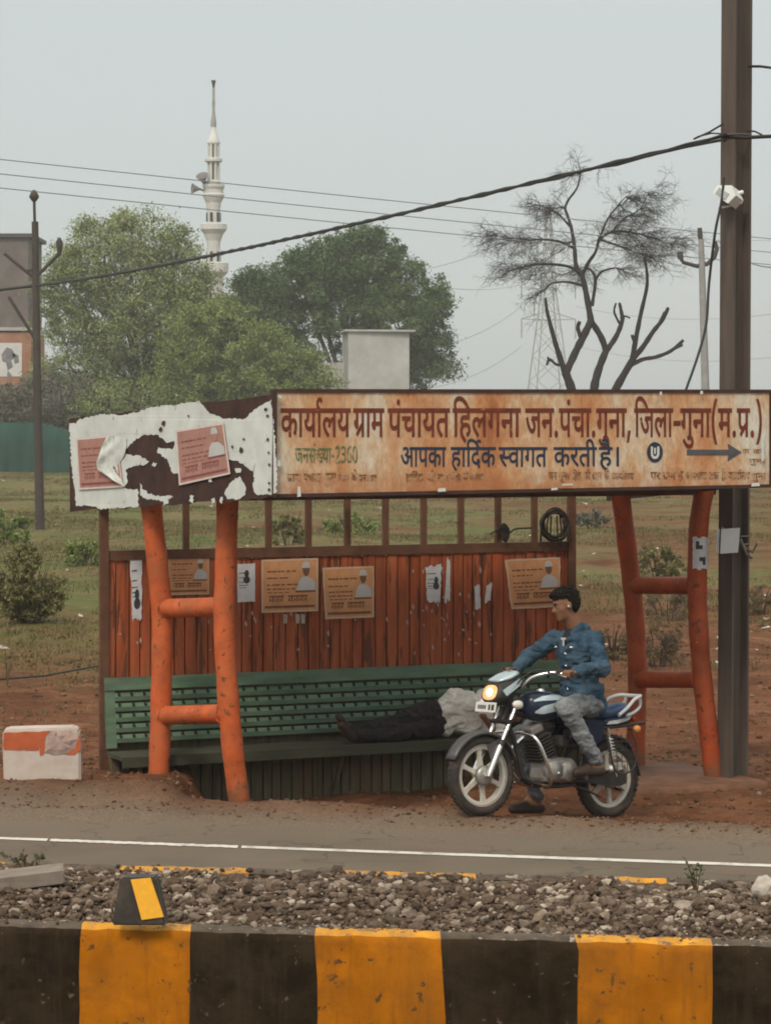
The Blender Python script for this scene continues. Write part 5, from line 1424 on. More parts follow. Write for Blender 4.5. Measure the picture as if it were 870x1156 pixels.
m = MB(); m.box(((xl + xr) / 2 + .1, 3.9, zm_ + .05), (xr - xl + .4, 8.4, .25)); m.build('ledge', CONC, b_)
m = MB(); q0, q1 = bp(-6, 425), bp(25, 387)
m.box(((q0.x + q1.x) / 2, -.13, (q0.z + q1.z) / 2), (q1.x - q0.x, .03, q1.z - q0.z)); m.build('mural_panel', paint('mural_white', (.6, .58, .58), .08, 2), b_)
m = MB()
for poly in ([(2, 400), (8, 392), (14, 394), (18, 402), (13, 407), (15, 414), (9, 418), (7, 409), (3, 408)], [(14, 398), (21, 401), (22, 409), (17, 411)], [(9, 418), (14, 424), (12, 428), (8, 424)]):
    m.prism(poly, .01, lambda a, b, t: Vector((bp(a, b).x, -.15 - t, bp(a, b).z)))
m.build('mural_figure', paint('mural_grey', (.2, .19, .2), .3, 3), b_)

d_ = 184
TEAL = paint('teal_net', (.016, .056, .044), .25, .6, .9, bump=.3)
a_, c_ = px(-420, 540, d_), px(82, 540, d_)
m = MB(); n = 170; vs = []
for i in range(n + 1):
    t = i / n; t9 = t; x = a_.x + (c_.x - a_.x) * t
    zt2 = px(0, 481, d_).z + .25 * math.sin(t * 9) - .5 * max(0, t - .93) * 14
    for yo, z in ((0, ground_at(x, d_) - .1), (.15 * math.sin(i * 1.3), (zt2 - .3) * .5), (0.05 * math.sin(i), zt2), (.3, zt2), (.3, ground_at(x, d_) - .1)):
        vs.append((x, d_ + yo, z))
m.add(vs, [(i * 5 + j, (i + 1) * 5 + j, (i + 1) * 5 + j + 1, i * 5 + j + 1) for i in range(n) for j in range(4)], 0, True)
fo = m.build('net_fence', TEAL, None, origin=(0, d_, 0))
tag(fo, 'teal green shade net fence behind the grass at the left edge', 'fence')
# minaret
d_ = 260
mb0 = px(241, 545, d_); mb0.z = ground_at(mb0.x, mb0.y)
WHT = paint('white_minaret_plaster', (.60, .60, .57), .10, .5, .8, dust=(.45, .45, .42))
WHD = paint('weathered_minaret_plaster', (.30, .30, .28), .15, .6, .8)
DRK = plain('dark_opening', (.05, .05, .05), .9)
Mr = empty('minaret', mb0, (0, 0, 0), 'tall slender white minaret with tiered balconies rising behind the green trees', 'minaret')
def mz(y): return CAMZ + (HOR - y) / FPX * d_ - mb0.z
pxm = d_ / FPX
def mprof(L): return [(w_ / 2 * pxm, mz(y)) for w_, y in L]
m = MB(); m.lathe(mprof([(24, 560), (22, 440), (21, 330), (21, 314), (15, 312), (15, 282), (14, 282)]) + mprof([(16, 272), (14, 266), (14, 250), (15, 236), (17, 230), (17, 228)]), seg=16, smooth=False); m.build('shaft', WHT, Mr)
for L in ([(20, 314), (33, 307), (34, 302), (34, 297), (31, 296), (30, 300)], [(16, 272), (22, 264), (30, 259), (30, 253), (27, 252), (26, 256)], [(16, 230), (22, 224), (25, 220), (22, 218), (22, 214), (25, 211), (25, 208), (20, 208)], [(13, 184), (20, 182), (20, 179), (14, 178)]):
    m = MB(); m.lathe(mprof(L), seg=16, smooth=False); m.lathe([(0, mz(L[-1][1])), (L[-1][0] / 2 * pxm, mz(L[-1][1]))], seg=16); m.build('balcony', WHT, Mr)
for (yb_, yt_, w_, nn) in ((297, 280, 15, 8), (253, 238, 13, 8), (208, 183, 13, 8), (180, 161, 12, 8)):
    m = MB(); m.lathe([(w_ * .26 * pxm, mz(yb_)), (w_ * .26 * pxm, mz(yt_))], seg=12); o = m.build('lantern_core', DRK if yb_ < 210 else WHD, Mr)
    for k in range(nn):
        a = 2 * math.pi * (k + .5) / nn
        c_ = (w_ / 2 * .92 * pxm * math.cos(a), w_ / 2 * .92 * pxm * math.sin(a))
        q = MB(); q.box((c_[0], c_[1], (mz(yb_) + mz(yt_)) / 2), (.20, .20, mz(yt_) - mz(yb_)), Matrix.Rotation(a, 3, 'Z')); q.build('colonnette', WHT, o)
for y0, y1 in ((296, 284), (250, 240)):
    for k in range(6):
        a = 2 * math.pi * (k + .25) / 6
        MB().box((7.6 * pxm * math.cos(a), 7.6 * pxm * math.sin(a), (mz(y0) + mz(y1)) / 2), (.1, .28, mz(y1) - mz(y0)), Matrix.Rotation(a, 3, 'Z')).build('opening', DRK, Mr)
m = MB(); m.lathe(mprof([(17, 207), (16, 204), (12, 203)]), seg=16, smooth=False); m.build('ledge', WHT, Mr); m = MB(); m.lathe(mprof([(13, 163), (15, 161.5), (14.5, 160), (12, 157), (8, 150), (6, 147), (5.6, 143)]), seg=16); m.build('dome', WHT, Mr)
m = MB(); m.lathe(mprof([(5.5, 144), (6.5, 141), (6.2, 136), (4.5, 131), (3.2, 126), (3.0, 118), (4, 116), (3, 113), (3, 100), (2.4, 99)]), seg=10); m.build('finial', WHD, Mr)
m = MB(); m.lathe(mprof([(2.0, 100), (3.0, 96), (5.0, 92), (5.2, 90.3), (.1, 90)]), seg=10); m.build('finial_tip', DRK, Mr)
LS = plain('loudspeaker_grey', (.17, .17, .17), .5)
SG = 'loudspeakers on the minaret balcony'
for (x, y, dx_, sz, lb) in ((227, 203, (-.2, -.6, .75), 1.0, 'upper grey loudspeaker horn tilted up on the minaret balcony'), (221, 211, (-1, -.35, .05), .85, 'lower grey loudspeaker horn pointing sideways from the minaret balcony')):
    c_ = px(x + 3, y + 2, d_ - .5); dv = Vector(dx_).normalized()
    m = MB(); M4 = dv.to_track_quat('Z', 'Y').to_matrix()
    n0 = len(m.v); m.lathe([(.1, -.35), (.17, -.1), (.24, .1), (.42, .45), (.62, .75), (.55, .73), (.1, .1)], seg=14)
    m.v = [tuple(M4 @ Vector(v) * sz + c_) for v in m.v]
    m.tube([c_, c_ + Vector((1.1, .4, -.3))], .09, 6)
    tag(m.build('loudspeaker', LS, None, origin=c_), lb, 'loudspeaker', SG)

# ------------------------------------------------------------------ trees
def rand_dir(rg):
    while True:
        v = Vector((rg.uniform(-1, 1), rg.uniform(-1, 1), rg.uniform(-1, 1)))
        if .05 < v.length < 1: return v.normalized()
def crown(name, lobes, base, mat, parent, n_leaf, leaf, rgs, shell=.45, clump=.9, per=70, ragged_=.10):
    """lobes: (centre, (rx, ry, rz), weight); many small leaf faces gathered in clumps"""
    rg = np.random.RandomState(rgs)
    V, T = [], []
    tot = sum(l_[2] for l_ in lobes)
    for c, r, wt in lobes:
        nl = int(n_leaf * wt / tot)
        nc = max(6, nl // per)
        dirs = rg.normal(size=(nc, 3)); dirs /= np.linalg.norm(dirs, axis=1)[:, None]
        rad = shell + (1.04 - shell) * rg.rand(nc) ** .6
        cc = np.array(c) + dirs * rad[:, None] * np.array(r) * (1 + ragged_ * rg.normal(size=(nc, 1)))
        sz = clump * (.5 + .8 * rg.rand(nc))
        ids = rg.randint(0, nc, nl)
        p = cc[ids] + rg.normal(size=(nl, 3)) * sz[ids][:, None] * np.array([.55, .55, .42])
        a = rg.normal(size=(nl, 3)) + np.array([0, 0, -.3]); a /= np.linalg.norm(a, axis=1)[:, None]
        b = np.cross(a, rg.normal(size=(nl, 3))); b /= np.linalg.norm(b, axis=1)[:, None]
        L_ = leaf * (.55 + .9 * rg.rand(nl))[:, None]; Wd = L_ * .36
        q = np.stack([p - a * L_, p + b * Wd, p + a * L_, p - b * Wd], 1)
        V.append(q.reshape(-1, 3)); T.append(rg.rand(nc)[ids])
    V = np.concatenate(V) - np.array(base)
    F = np.arange(len(V)).reshape(-1, 4)
    o = arrays_mesh(name, V, F, mat, parent)
    at = o.data.attributes.new('clump', 'FLOAT', 'POINT'); at.data.foreach_set('value', np.repeat(np.concatenate(T), 4).astype(np.float32))
    return o
def tree(name, label, d, base_px, lobes_px, mat, bark, n_leaf, leaf, seed, clump=.9, depth=.9, r0=.35, group=None, shell=.45, per=90):
    rg = random.Random(seed)
    b0 = px(base_px, 540, d); b0.z = ground_at(b0.x, b0.y)
    rt = empty(name, b0, (0, 0, 0), label, 'tree', group)
    L = []
    for x, y, rx, ry in lobes_px:
        k = d / FPX
        dd = rg.uniform(-1, 1) * rx * k * .5
        c = px(x, y, d + dd)
        L.append((c, (rx * k, rx * k * depth, ry * k), rx * ry))
    CL = []
    for c, r, w_ in L:
        CL.append((tuple(c), r, w_))
        for q in range(5):                          # side sprays break the outline
            v = rand_dir(rg); v.z = v.z * .8 + .15
            CL.append((tuple(c + Vector((v.x * r[0], v.y * r[1], v.z * r[2])) * rg.uniform(.85, 1.08)), (r[0] * .26, r[1] * .26, r[2] * .26), w_ * .07))
    crown('crown', CL, b0, mat, rt, n_leaf, leaf, seed, shell, clump, per, .20)
    m = MB()
    top = sum((c for c, r, w_ in L), Vector()) / len(L) - b0
    fork = Vector((top.x * .3, top.y * .3, top.z * .38))
    m.tube([(0, 0, -.3), fork * .5 + Vector((.1, 0, 0)), fork], [r0 * 1.25, r0, r0 * .85], 10)
    for c, r, w_ in L:
        e = c - b0
        mid = fork.lerp(e, .5) + Vector((rg.uniform(-.5, .5), rg.uniform(-.5, .5), rg.uniform(0, .6)))
        m.tube(smooth_path([fork, mid, e, e + Vector((rg.uniform(-1, 1), rg.uniform(-1, 1), r[2] * .6))], 3), [r0 * .55 * (1 - i / 10.5) + .03 for i in range(10)], 7)
        for q in range(4):
            v = rand_dir(rg); v.z = abs(v.z) * .7
            e2 = e + Vector((v.x * r[0], v.y * r[1], v.z * r[2])) * .85
            m.tube([mid.lerp(e, .6), mid.lerp(e2, .6) + Vector((0, 0, .3)), e2], [r0 * .22, r0 * .13, .03], 5)
    m.build('trunk', bark, rt)
    return rt
BARK = paint('tree_bark', (.075, .055, .045), .3, 3, .9, bump=.5)
LEAFP = leafmat('pale_leaves', [(.12, .15, .045), (.25, .285, .12), (.165, .205, .065), (.33, .35, .19), (.20, .245, .085)], .6)
LEAFG = leafmat('yellow_green_leaves', [(.11, .15, .036), (.20, .245, .08), (.15, .20, .05), (.25, .285, .125)], .6)
LEAFD = leafmat('dark_leaves', [(.035, .065, .022), (.10, .15, .058), (.055, .10, .034), (.16, .205, .10), (.075, .125, .042)], .55)
LEAFB = islandmat('dusty_leaves', [(.09, .085, .055), (.16, .155, .12), (.12, .12, .085), (.2, .195, .16)], .8)
LEAFY = islandmat('dry_bush_leaves', [(.10, .10, .035), (.17, .15, .06), (.13, .125, .045), (.21, .18, .09), (.09, .10, .04)], .8)
tree('broadleaf_tree', 'tall feathery pale green tree left of the minaret', 200, 165,
     [(118, 300, 50, 42), (160, 275, 42, 34), (195, 315, 40, 40), (95, 360, 46, 45), (150, 355, 60, 55), (205, 375, 48, 45), (85, 420, 42, 34), (150, 425, 70, 36), (75, 300, 18, 22), (100, 262, 18, 16), (150, 252, 20, 12), (205, 270, 12, 16), (230, 350, 25, 22), (222, 322, 20, 22), (60, 335, 20, 26), (100, 455, 50, 28), (185, 450, 60, 30), (250, 445, 40, 26)],
     LEAFP, BARK, 125000, .125, 31, .72, per=75)
tree('broadleaf_tree', 'yellowish green bushy tree below the minaret between the two taller trees', 192, 268,
     [(262, 390, 48, 38), (248, 362, 34, 24), (222, 372, 30, 28), (235, 410, 48, 36), (295, 400, 34, 34), (220, 440, 50, 30), (290, 440, 44, 28), (328, 424, 34, 22), (358, 432, 24, 16), (340, 404, 18, 12)],
     LEAFG, BARK, 74000, .12, 32, .6, per=85)
tree('broadleaf_tree', 'dense dark green round tree right of the minaret', 208, 400,
     [(395, 300, 52, 38), (340, 320, 48, 32), (440, 320, 46, 44), (462, 360, 44, 44), (400, 350, 62, 46), (300, 330, 34, 28), (315, 365, 40, 30), (470, 410, 38, 28), (415, 272, 28, 16), (370, 285, 20, 18), (345, 300, 26, 18), (488, 395, 24, 26), (330, 400, 30, 22), (276, 345, 26, 24), (282, 318, 18, 14), (318, 425, 34, 22), (355, 432, 22, 16)],
     LEAFD, BARK, 130000, .14, 33, .62, shell=.4, per=90)
G5 = 'low scrub trees behind the net fence'
for x, y, rx, ry, lb, s_ in ((8, 452, 42, 26, 'dusty grey scrub tree at the left edge above the net fence', 41), (70, 450, 40, 26, 'dusty grey scrub tree behind the slim electric pole', 42), (112, 462, 40, 22, 'dusty grey scrub tree just above the rusty side board', 43)):
    tree('scrub_tree', lb, 196, x, [(x, y, rx, ry), (x - 16, y + 14, rx * .8, ry * .8), (x + 18, y + 10, rx * .7, ry * .8)], LEAFB if x < 100 else LEAFP, BARK, 16000, .11, s_, .5, r0=.15, group=G5)
# dark hedge right of the net fence
rg = random.Random(8)
hb = px(112, 540, 188); hb.z = ground_at(hb.x, hb.y)
hr = empty('hedge', hb, (0, 0, 0), 'dark dense hedge running right from the teal net fence', 'hedge')
crown('foliage', [(tuple(px(x, 500, 188)), (2.6, 1.5, 2.2), 1) for x in range(88, 320, 22)], hb, islandmat('dark_hedge_leaves', [(.035, .028, .02), (.06, .05, .03), (.045, .05, .025), (.075, .06, .04)], .8), hr, 16000, .18, 51, .1, .6)
m = MB()
for x in range(88, 320, 22):
    q = px(x, 540, 188) - hb; m.tube([(q.x, q.y, -.2), (q.x + .2, q.y, 1.2), (q.x + rg.uniform(-.5, .5), q.y, 3.0)], [.09, .07, .03], 6)
m.build('stem', BARK, hr)
# belt of trees far off that closes the field
def belt():
    rg = np.random.RandomState(5); V = []
    x = -75.0
    L = []
    while x < 75:
        L.append(((x, 262 + rg.uniform(-14, 14), 1.2 + rg.uniform(-.5, .8)), (rg.uniform(3, 6), 3, rg.uniform(2.0, 3.6)), 1)); x += rg.uniform(2.5, 5)
    return L
tl = crown('treeline', belt(), (0, 0, 0), LEAFB, None, 30000, .35, 77, .2, 1.0)
tag(tl, 'far low belt of hazy scrub closing the field behind the shelter', 'treeline', kind='stuff')

# bare lopped tree
d_ = 150
tb = px(668, 540, d_); tb.z = ground_at(tb.x, tb.y)
TR = empty('bare_tree', tb, (0, 0, 0), 'leafless dark tree with lopped limbs and a flat twiggy crown above the sign', 'tree')
rg = random.Random(17)
BBARK = paint('dark_bare_bark', (.022, .018, .017), .25, 2, .9, bump=.4)
def tp(x, y, dy=0): return px(x, y, d_ + dy) - tb
m = MB()
k_ = d_ / FPX
def limb(pts, w0, w1, dy0=0, dy1=0, seg=7):
    w0, w1 = w0 * .86, w1 * .86
    n = len(pts)
    P = [tp(x, y, dy0 + (dy1 - dy0) * i / (n - 1)) for i, (x, y) in enumerate(pts)]
    P = smooth_path(P, 4)
    m.tube(P, [(w0 + (w1 - w0) * i / (len(P) - 1)) / 2 * k_ * (1 + .08 * math.sin(i * 2.3)) for i in range(len(P))], seg)
    return P
ends = []
limb([(668, 575), (668, 530), (667, 505)], 26, 20)
limb([(667, 510), (654, 470), (645, 440), (638, 420)], 15, 11, 0, -.6)
limb([(667, 510), (668, 470), (670, 440), (675, 418), (684, 395)], 15, 9, 0, .4)
limb([(668, 510), (682, 465), (694, 440), (713, 407)], 15, 9, 0, -.5)
limb([(638, 422), (630, 398), (624, 378), (617, 350), (615.5, 336)], 9, 3.2, -.6, -1.6)
limb([(634, 412), (627, 411), (620, 405), (617, 412)], 4, 3, -.6, -1)
limb([(620, 408), (618, 403)], 3, 3, -.8, -.9)
limb([(638, 422), (649, 398), (658, 380), (667, 362)], 10, 10, -.6, -.2)
limb([(655, 380), (652, 370), (654, 363)], 6, 5, -.4, -.7)
limb([(684, 396), (678, 380), (668, 364)], 9, 8, .4, .1)
limb([(684, 396), (695, 380), (702, 362), (701, 352), (699, 342)], 8, 4, .4, 1.2)
limb([(700, 358), (706, 357), (711, 359)], 3, 2, .8, 1.1); limb([(699, 365), (693, 352), (695, 342)], 3.5, 2.5, .8, .5)
limb([(713, 408), (717, 384), (723, 354), (730, 322), (729, 300), (726, 290)], 8, 2.5, -.5, -1.4)
limb([(717, 390), (713, 378)], 5, 4, -.6, -.8)
limb([(713, 406), (725, 392), (737, 374), (748, 360), (754, 347)], 8, 4.5, -.5, -1.2)
limb([(745, 363), (750, 352)], 4.5, 3.5, -1, -.9)
limb([(706, 416), (724, 406), (740, 403), (757, 396), (771, 384)], 6, 4.5, -.5, .2)
limb([(758, 395), (770, 389)], 4, 4, 0, .1)
main = limb([(667, 364), (662, 335), (657, 312), (650, 300), (648, 278), (644, 255), (637, 234)], 9, 3.5, 0, .8); ends += [(main[-1], 2), (main[-8], 3), (main[-14], 3)]
ends.append((limb([(637, 236), (641, 226), (651, 212), (655, 196)], 4, 2, .8, 1.2)[-1], 3))
ends.append((limb([(656, 312), (664, 296), (672, 284), (676, 268)], 6, 3, .4, -.8)[-1], 3))
P = limb([(668, 345), (671, 325), (672, 314), (668, 306), (662, 302)], 5, 3, .2, 1.4); ends.append((P[-1], 3))
P = limb([(671, 316), (680, 306), (694, 302)], 4, 2, .3, -1); ends.append((P[-1], 3))
P = limb([(655, 310), (643, 301), (620, 298), (600, 299), (578, 305)], 5, 1.8, .3, -1.2); ends += [(P[i], 2) for i in (-1, -4, -7, -10)]
P = limb([(657, 322), (640, 318), (622, 320), (614, 328)], 4, 1.5, .1, 1.4); ends.append((P[-1], 2))
P = limb([(648, 280), (630, 272), (608, 270), (585, 272), (562, 266)], 4, 1.2, .8, -.6); ends += [(P[i], 2) for i in (-1, -4, -7, -10)]
P = limb([(643, 255), (628, 240), (610, 232)], 3.5, 1.3, .8, 2); ends += [(P[i], 2) for i in (-1, -4)]
P = limb([(676, 270), (690, 262), (712, 262), (735, 268), (757, 275)], 4, 1.2, -.8, .6); ends += [(P[i], 2) for i in (-1, -4, -7, -10, -13)]
P = limb([(674, 276), (684, 250), (697, 232), (706, 222)], 3.5, 1.2, -.6, 1); ends += [(P[i], 2) for i in (-1, -5, -8)]
P = limb([(676, 270), (694, 276), (716, 284), (733, 290)], 3.5, 1.2, -.8, -1.6); ends += [(P[i], 2) for i in (-1, -4, -8)]
P = limb([(690, 262), (705, 246), (722, 236), (730, 220)], 3, 1, -.3, .8); ends += [(P[i], 2) for i in (-1, -5, -8)]
P = limb([(729, 300), (727, 288), (722, 278)], 2.5, 1, -1.4, -1.6); ends.append((P[-1], 2))
m.build('trunk', BBARK, TR)
mt = MB()
def twig(p, dirv, ln, r, lev):
    if lev == 0 or ln < .12: return
    pts = [p]; d = dirv.copy(); q = p.copy()
    for i in range(3):
        d = (d + rand_dir(rg) * .42 + Vector((0, 0, -.05))).normalized()
        q = q + d * ln / 3; pts.append(q.copy())
    mt.tube(pts, [r, r * .85, r * .7, r * .5], 3, 0, False)
    for i in range(rg.choice((2, 3, 3))):
        a = pts[rg.choice((1, 2, 3))]
        nd = (d + rand_dir(rg) * .85); nd.z *= .68
        twig(a, nd.normalized(), ln * rg.uniform(.62, .9), r * .72, lev - 1)
cxr = tp(662, 262)
for p, lv_ in ends:
    for q in range(11):
        v = (p - cxr); v.z *= .25; v = v.normalized() * .85 + rand_dir(rg) * .75; v.z = v.z * .36 + .03
        twig(p, v.normalized(), rg.uniform(.6, 1.2), .019, 4)
mt.build('twigs', BBARK, TR, fix=False)

# bushes in the field
def bush(label, x, ybase, w_, h_, mat, seed, n=3500, leaf=.06, group=None):
    g = on_ground(x, ybase, -.28); g.z = ground_at(g.x, g.y)
    k = g.y / FPX
    rt = empty('bush', g, (0, 0, 0), label, 'bush', group)
    rx, rz = w_ * k / 2, h_ * k
    rg = random.Random(seed)
    L = []
    for i in range(12):
        xx = rg.uniform(-.75, .75); low = i < 5
        L.append(((g.x + xx * rx, g.y + rg.uniform(-.5, .5) * rx, g.z + rz * (rg.uniform(.1, .3) if low else rg.uniform(.3, .85 - .4 * abs(xx)))), (rx * rg.uniform(.22, .4), rx * .35, rz * rg.uniform(.15, .28)), 1))
    crown('foliage', L, g, mat, rt, int(n * 1.8), leaf * .62, seed, .1, rx * .10, 60, .16)
    m = MB()
    for i in range(9):
        a = rg.uniform(0, 6.28); e = Vector((math.cos(a) * rx * .7, math.sin(a) * rx * .5, rz * rg.uniform(.5, .9)))
        m.tube([(e.x * .3, e.y * .3, -.05), e * .6 + Vector((0, 0, .05)), e], [.012, .009, .004], 5)
    m.build('stem', BARK, rt)
    return rt
BG = 'bushes in the field'
LEAFS = islandmat('dry_scrub_leaves', [(.13, .085, .045), (.18, .13, .075), (.115, .09, .042), (.20, .155, .10), (.15, .105, .06)], .9)
bush('large yellowish bush at the left edge of the field', 36, 706, 110, 98, LEAFY, 61, 9000, .055, BG)
bush('small bush seen through the shelter opening above the large square poster', 326, 618, 44, 46, LEAFY, 62, 2500, .07, BG)
bush('low green bush at the left edge beneath the electric pole', 6, 612, 60, 46, LEAFG, 63, 3000, .08, BG)
bush('dry bush between the two right pipes', 745, 648, 66, 40, LEAFY, 64, 2500, .06, BG)
bush('dry low bush behind the shelter opening near the right corner post', 668, 600, 40, 26, LEAFB, 65, 1500, .08, BG)
bush('wispy dry scrub between the right pipes above their lower rung', 742, 750, 70, 62, LEAFS, 66, 6500, .020, BG)
bush('wispy dry scrub left of the right pipes beside the rider shoulder', 690, 742, 50, 46, LEAFS, 69, 5000, .020, BG)
bush('tall wispy dry scrub between the right pipes behind their upper rung', 752, 694, 80, 44, LEAFS, 70, 6000, .022, BG)
bush('wispy dry scrub right of the tall steel pole', 858, 690, 50, 40, LEAFS, 71, 4500, .022, BG)
bush('low green bush by the left back corner of the shelter', 96, 640, 50, 36, LEAFG, 67, 2500, .07, BG)
bush('small green bush seen through the middle of the shelter opening', 396, 606, 70, 26, LEAFG, 68, 2500, .07, BG)

# ------------------------------------------------------------------ haze
m = MB(); m.box((0, 640, 33.5), (1260, 1320, 71))
KH = bpy.data.materials.new('air_haze'); KH.use_nodes = True
kt = KH.node_tree; kt.nodes.remove(kt.nodes['Principled BSDF'])
pv = kt.nodes.new('ShaderNodeVolumePrincipled')
pv.inputs['Color'].default_value = (.985, .99, 1.0, 1); pv.inputs['Density'].default_value = 0.0005; pv.inputs['Anisotropy'].default_value = 0.2
kt.links.new(pv.outputs[0], kt.nodes['Material Output'].inputs['Volume'])
hz = m.build('haze', KH); tag(hz, kind='stuff')

# ------------------------------------------------------------------ motorcycle
Fc = Vector((.696, 19.89, 0)); Fc.z = ground_at(Fc.x, Fc.y)
Rc = Vector((1.71, 20.65, 0)); Rc.z = ground_at(Rc.x, Rc.y)
bxx = (Fc - Rc).normalized(); byy = Vector((0, 0, 1)).cross(bxx).normalized(); bzz = bxx.cross(byy)
M3 = Matrix((bxx, byy, bzz)).transposed()
BIKE_M = Matrix.Translation(Rc + bxx * .6 - bzz * .004) @ M3.to_4x4() @ Matrix.Rotation(R(2.5), 4, 'X')
bike = empty('motorcycle', (0, 0, 0), (0, 0, 0), 'blue and silver motorcycle with its headlight lit, standing on the dusty shoulder', 'motorcycle')
bike.matrix_world = BIKE_M

RUB = paint('tyre_rubber', (.030, .027, .025), .25, 20, .85, dust=(.10, .07, .05), bump=.3)
RIM = paint('pale_alloy', (.52, .49, .43), .12, 20, .45, dust=(.36, .29, .22), bump=.05)
CHR = plain('chrome', (.75, .75, .74), .18, 1.0, .05)
SIL = paint('engine_silver', (.36, .35, .33), .2, 20, .4, metal=.6, dust=(.22, .17, .13), bump=.1)
BKP = paint('black_frame_paint', (.022, .020, .020), .3, 15, .45, dust=(.06, .045, .035), bump=.05)
BKM = paint('black_plastic', (.028, .026, .027), .2, 15, .55, dust=(.07, .055, .045), bump=.05)
BLU = plain('blue_tank_paint', (.018, .055, .16), .22, 0.0, .15, 8)
DNV = plain('dark_navy_tank_paint', (.014, .022, .045), .22, 0, .15, 8)
SLV = plain('silver_tank_paint', (.50, .60, .64), .25, .25, .08, 8)
SEATB = paint('blue_vinyl_seat', (.030, .062, .13), .2, 10, .35, bump=.1)
GRAYF = plain('grey_fender', (.075, .07, .072), .35, 0, .1, 8)
WHTP = plain('white_rail_paint', (.46, .47, .47), .3, 0, .06, 8)

def arc_strip(m, cx, cz, r0, r1, a0, a1, halfw, n=18, mi=0, crown_=.012):
    """curved mudguard around a wheel centre (angles in degrees, 0 = forward, 90 = up)"""
    rings = []
    for i in range(n + 1):
        a = R(a0 + (a1 - a0) * i / n); ca, sa = math.cos(a), math.sin(a)
        rg_ = []
        for w_, r_ in ((-1, r0 - .02), (-.85, r0 + .004), (0, r0 + crown_), (.85, r0 + .004), (1, r0 - .02), (.8, r0 - .004), (0, r0 + crown_ - .006), (-.8, r0 - .004)):
            rg_.append(Vector((cx + ca * r_, w_ * halfw, cz + sa * r_)))
        rings.append(rg_)
    m.loft(rings, mi)

def wheel(cx, wd, drum):
    c = Vector((cx, 0, .305))
    rt = empty('wheel', c, parent=bike)
    m = MB(); m.ring(.262, .043, (0, 0, 0), 'Y', 44, 12, sx=wd)
    for i in range(44):
        a = 2 * math.pi * i / 44
        for s_ in (-1, 1):
            m.box((.303 * math.cos(a), s_ * .014 * wd, .303 * math.sin(a)), (.006, .018, .026), Matrix.Rotation(-a, 3, 'Y') @ Matrix.Rotation(s_ * .4, 3, 'X'))
    m.build('tyre', RUB, rt)
    m = MB(); m.lathe([(.226, -.026), (.234, -.030), (.234, -.022), (.212, -.016), (.205, 0), (.212, .016), (.234, .022), (.234, .030), (.226, .026)], (0, 0, 0), 'Y', 44)
    m.lathe([(.196, -.018), (.205, -.020), (.222, -.024)], (0, 0, 0), 'Y', 44); m.lathe([(.196, .018), (.205, .020), (.222, .024)], (0, 0, 0), 'Y', 44); m.lathe([(.196, -.018), (.196, .018)], (0, 0, 0), 'Y', 44)
    m.lathe([(.0, -.05), (.045, -.05), (.05, -.02), (.05, .02), (.045, .05), (.0, .05)], (0, 0, 0), 'Y', 20)
    for k in range(6):
        a = 2 * math.pi * k / 6 + .35
        d_ = Vector((math.cos(a), 0, math.sin(a))); p_ = Vector((-math.sin(a), 0, math.cos(a)))
        rings = []
        for r_, hw, th in ((.035, .026, .017), (.09, .018, .014), (.15, .015, .012), (.20, .022, .013)):
            rings.append([d_ * r_ + p_ * (sx * hw) + Vector((0, sy * th, 0)) for sx, sy in ((-1, -1), (1, -1), (1, 1), (-1, 1))])
        m.loft(rings, 0, False)
    m.build('rim', RIM, rt)
    m = MB(); m.lathe([(0, .022), (drum, .022), (drum, .050), (drum * .75, .062), (0, .066)], (0, 0, 0), 'Y', 24); m.lathe([(0, -.09), (.014, -.09), (.014, .09), (0, .09)], (0, 0, 0), 'Y', 10)
    m.build('brake_drum', SIL, rt)
wheel(.67, 1.0, .075)
wheel(-.60, 1.12, .07)

# fork, headlight, handlebar
for s_ in (1, -1):
    rt = MB(); rt.tube([(.668, s_ * .088, .300), (.655, s_ * .088, .335), (.555, s_ * .088, .56)], [.022, .027, .025], 12)
    fl_ = rt.build('fork_leg', CHR, bike)
    q = MB(); q.tube([(.555, s_ * .088, .56), (.42, s_ * .088, .865)], .016, 10); q.build('stanchion', CHR, fl_)
    q = MB(); q.tube([(.568, s_ * .088, .53), (.548, s_ * .088, .575)], .029, 12); q.build('dust_seal', BKP, fl_)
m = MB(); m.box((.425, 0, .86), (.07, .23, .028), Matrix.Rotation(.42, 3, 'Y'), bev=.008); m.box((.485, 0, .72), (.07, .22, .03), Matrix.Rotation(.42, 3, 'Y'), bev=.008); m.tube([(.43, 0, .86), (.49, 0, .70)], .03, 12); m.build('yoke', BKP, bike)
m = MB(); arc_strip(m, .67, .305, .325, .33, 20, 158, .062); m.box((.61, .076, .50), (.12, .006, .12), Matrix.Rotation(.42, 3, 'Y')); m.box((.61, -.076, .50), (.12, .006, .12), Matrix.Rotation(.42, 3, 'Y')); m.build('front_mudguard', GRAYF, bike)
def xring(x, hw, z0, z1, n=16, p=2.6, dx=0.0):
    out = []
    for k in range(n):
        a = 2 * math.pi * k / n; c, s_ = math.cos(a), math.sin(a)
        y = hw * math.copysign(abs(c) ** (2 / p), c); z = (z0 + z1) / 2 + (z1 - z0) / 2 * math.copysign(abs(s_) ** (2 / p), s_)
        out.append(Vector((x + dx * (z - (z0 + z1) / 2), y, z)))
    return out
m = MB(); m.loft([xring(.622, .090, .862, .985, dx=-.28), xring(.60, .112, .845, 1.012, dx=-.25), xring(.53, .118, .845, 1.04, dx=-.15), xring(.45, .098, .87, 1.06, dx=0), xring(.40, .06, .92, 1.06)]); hl = m.build('headlight_cowl', BKM, bike)
m = MB(); m.loft([xring(.585, .075, 1.005, 1.03, dx=-.25), xring(.50, .10, 1.02, 1.072), xring(.43, .085, 1.05, 1.10), xring(.38, .05, 1.06, 1.10)]); m.build('visor', SLV, hl)
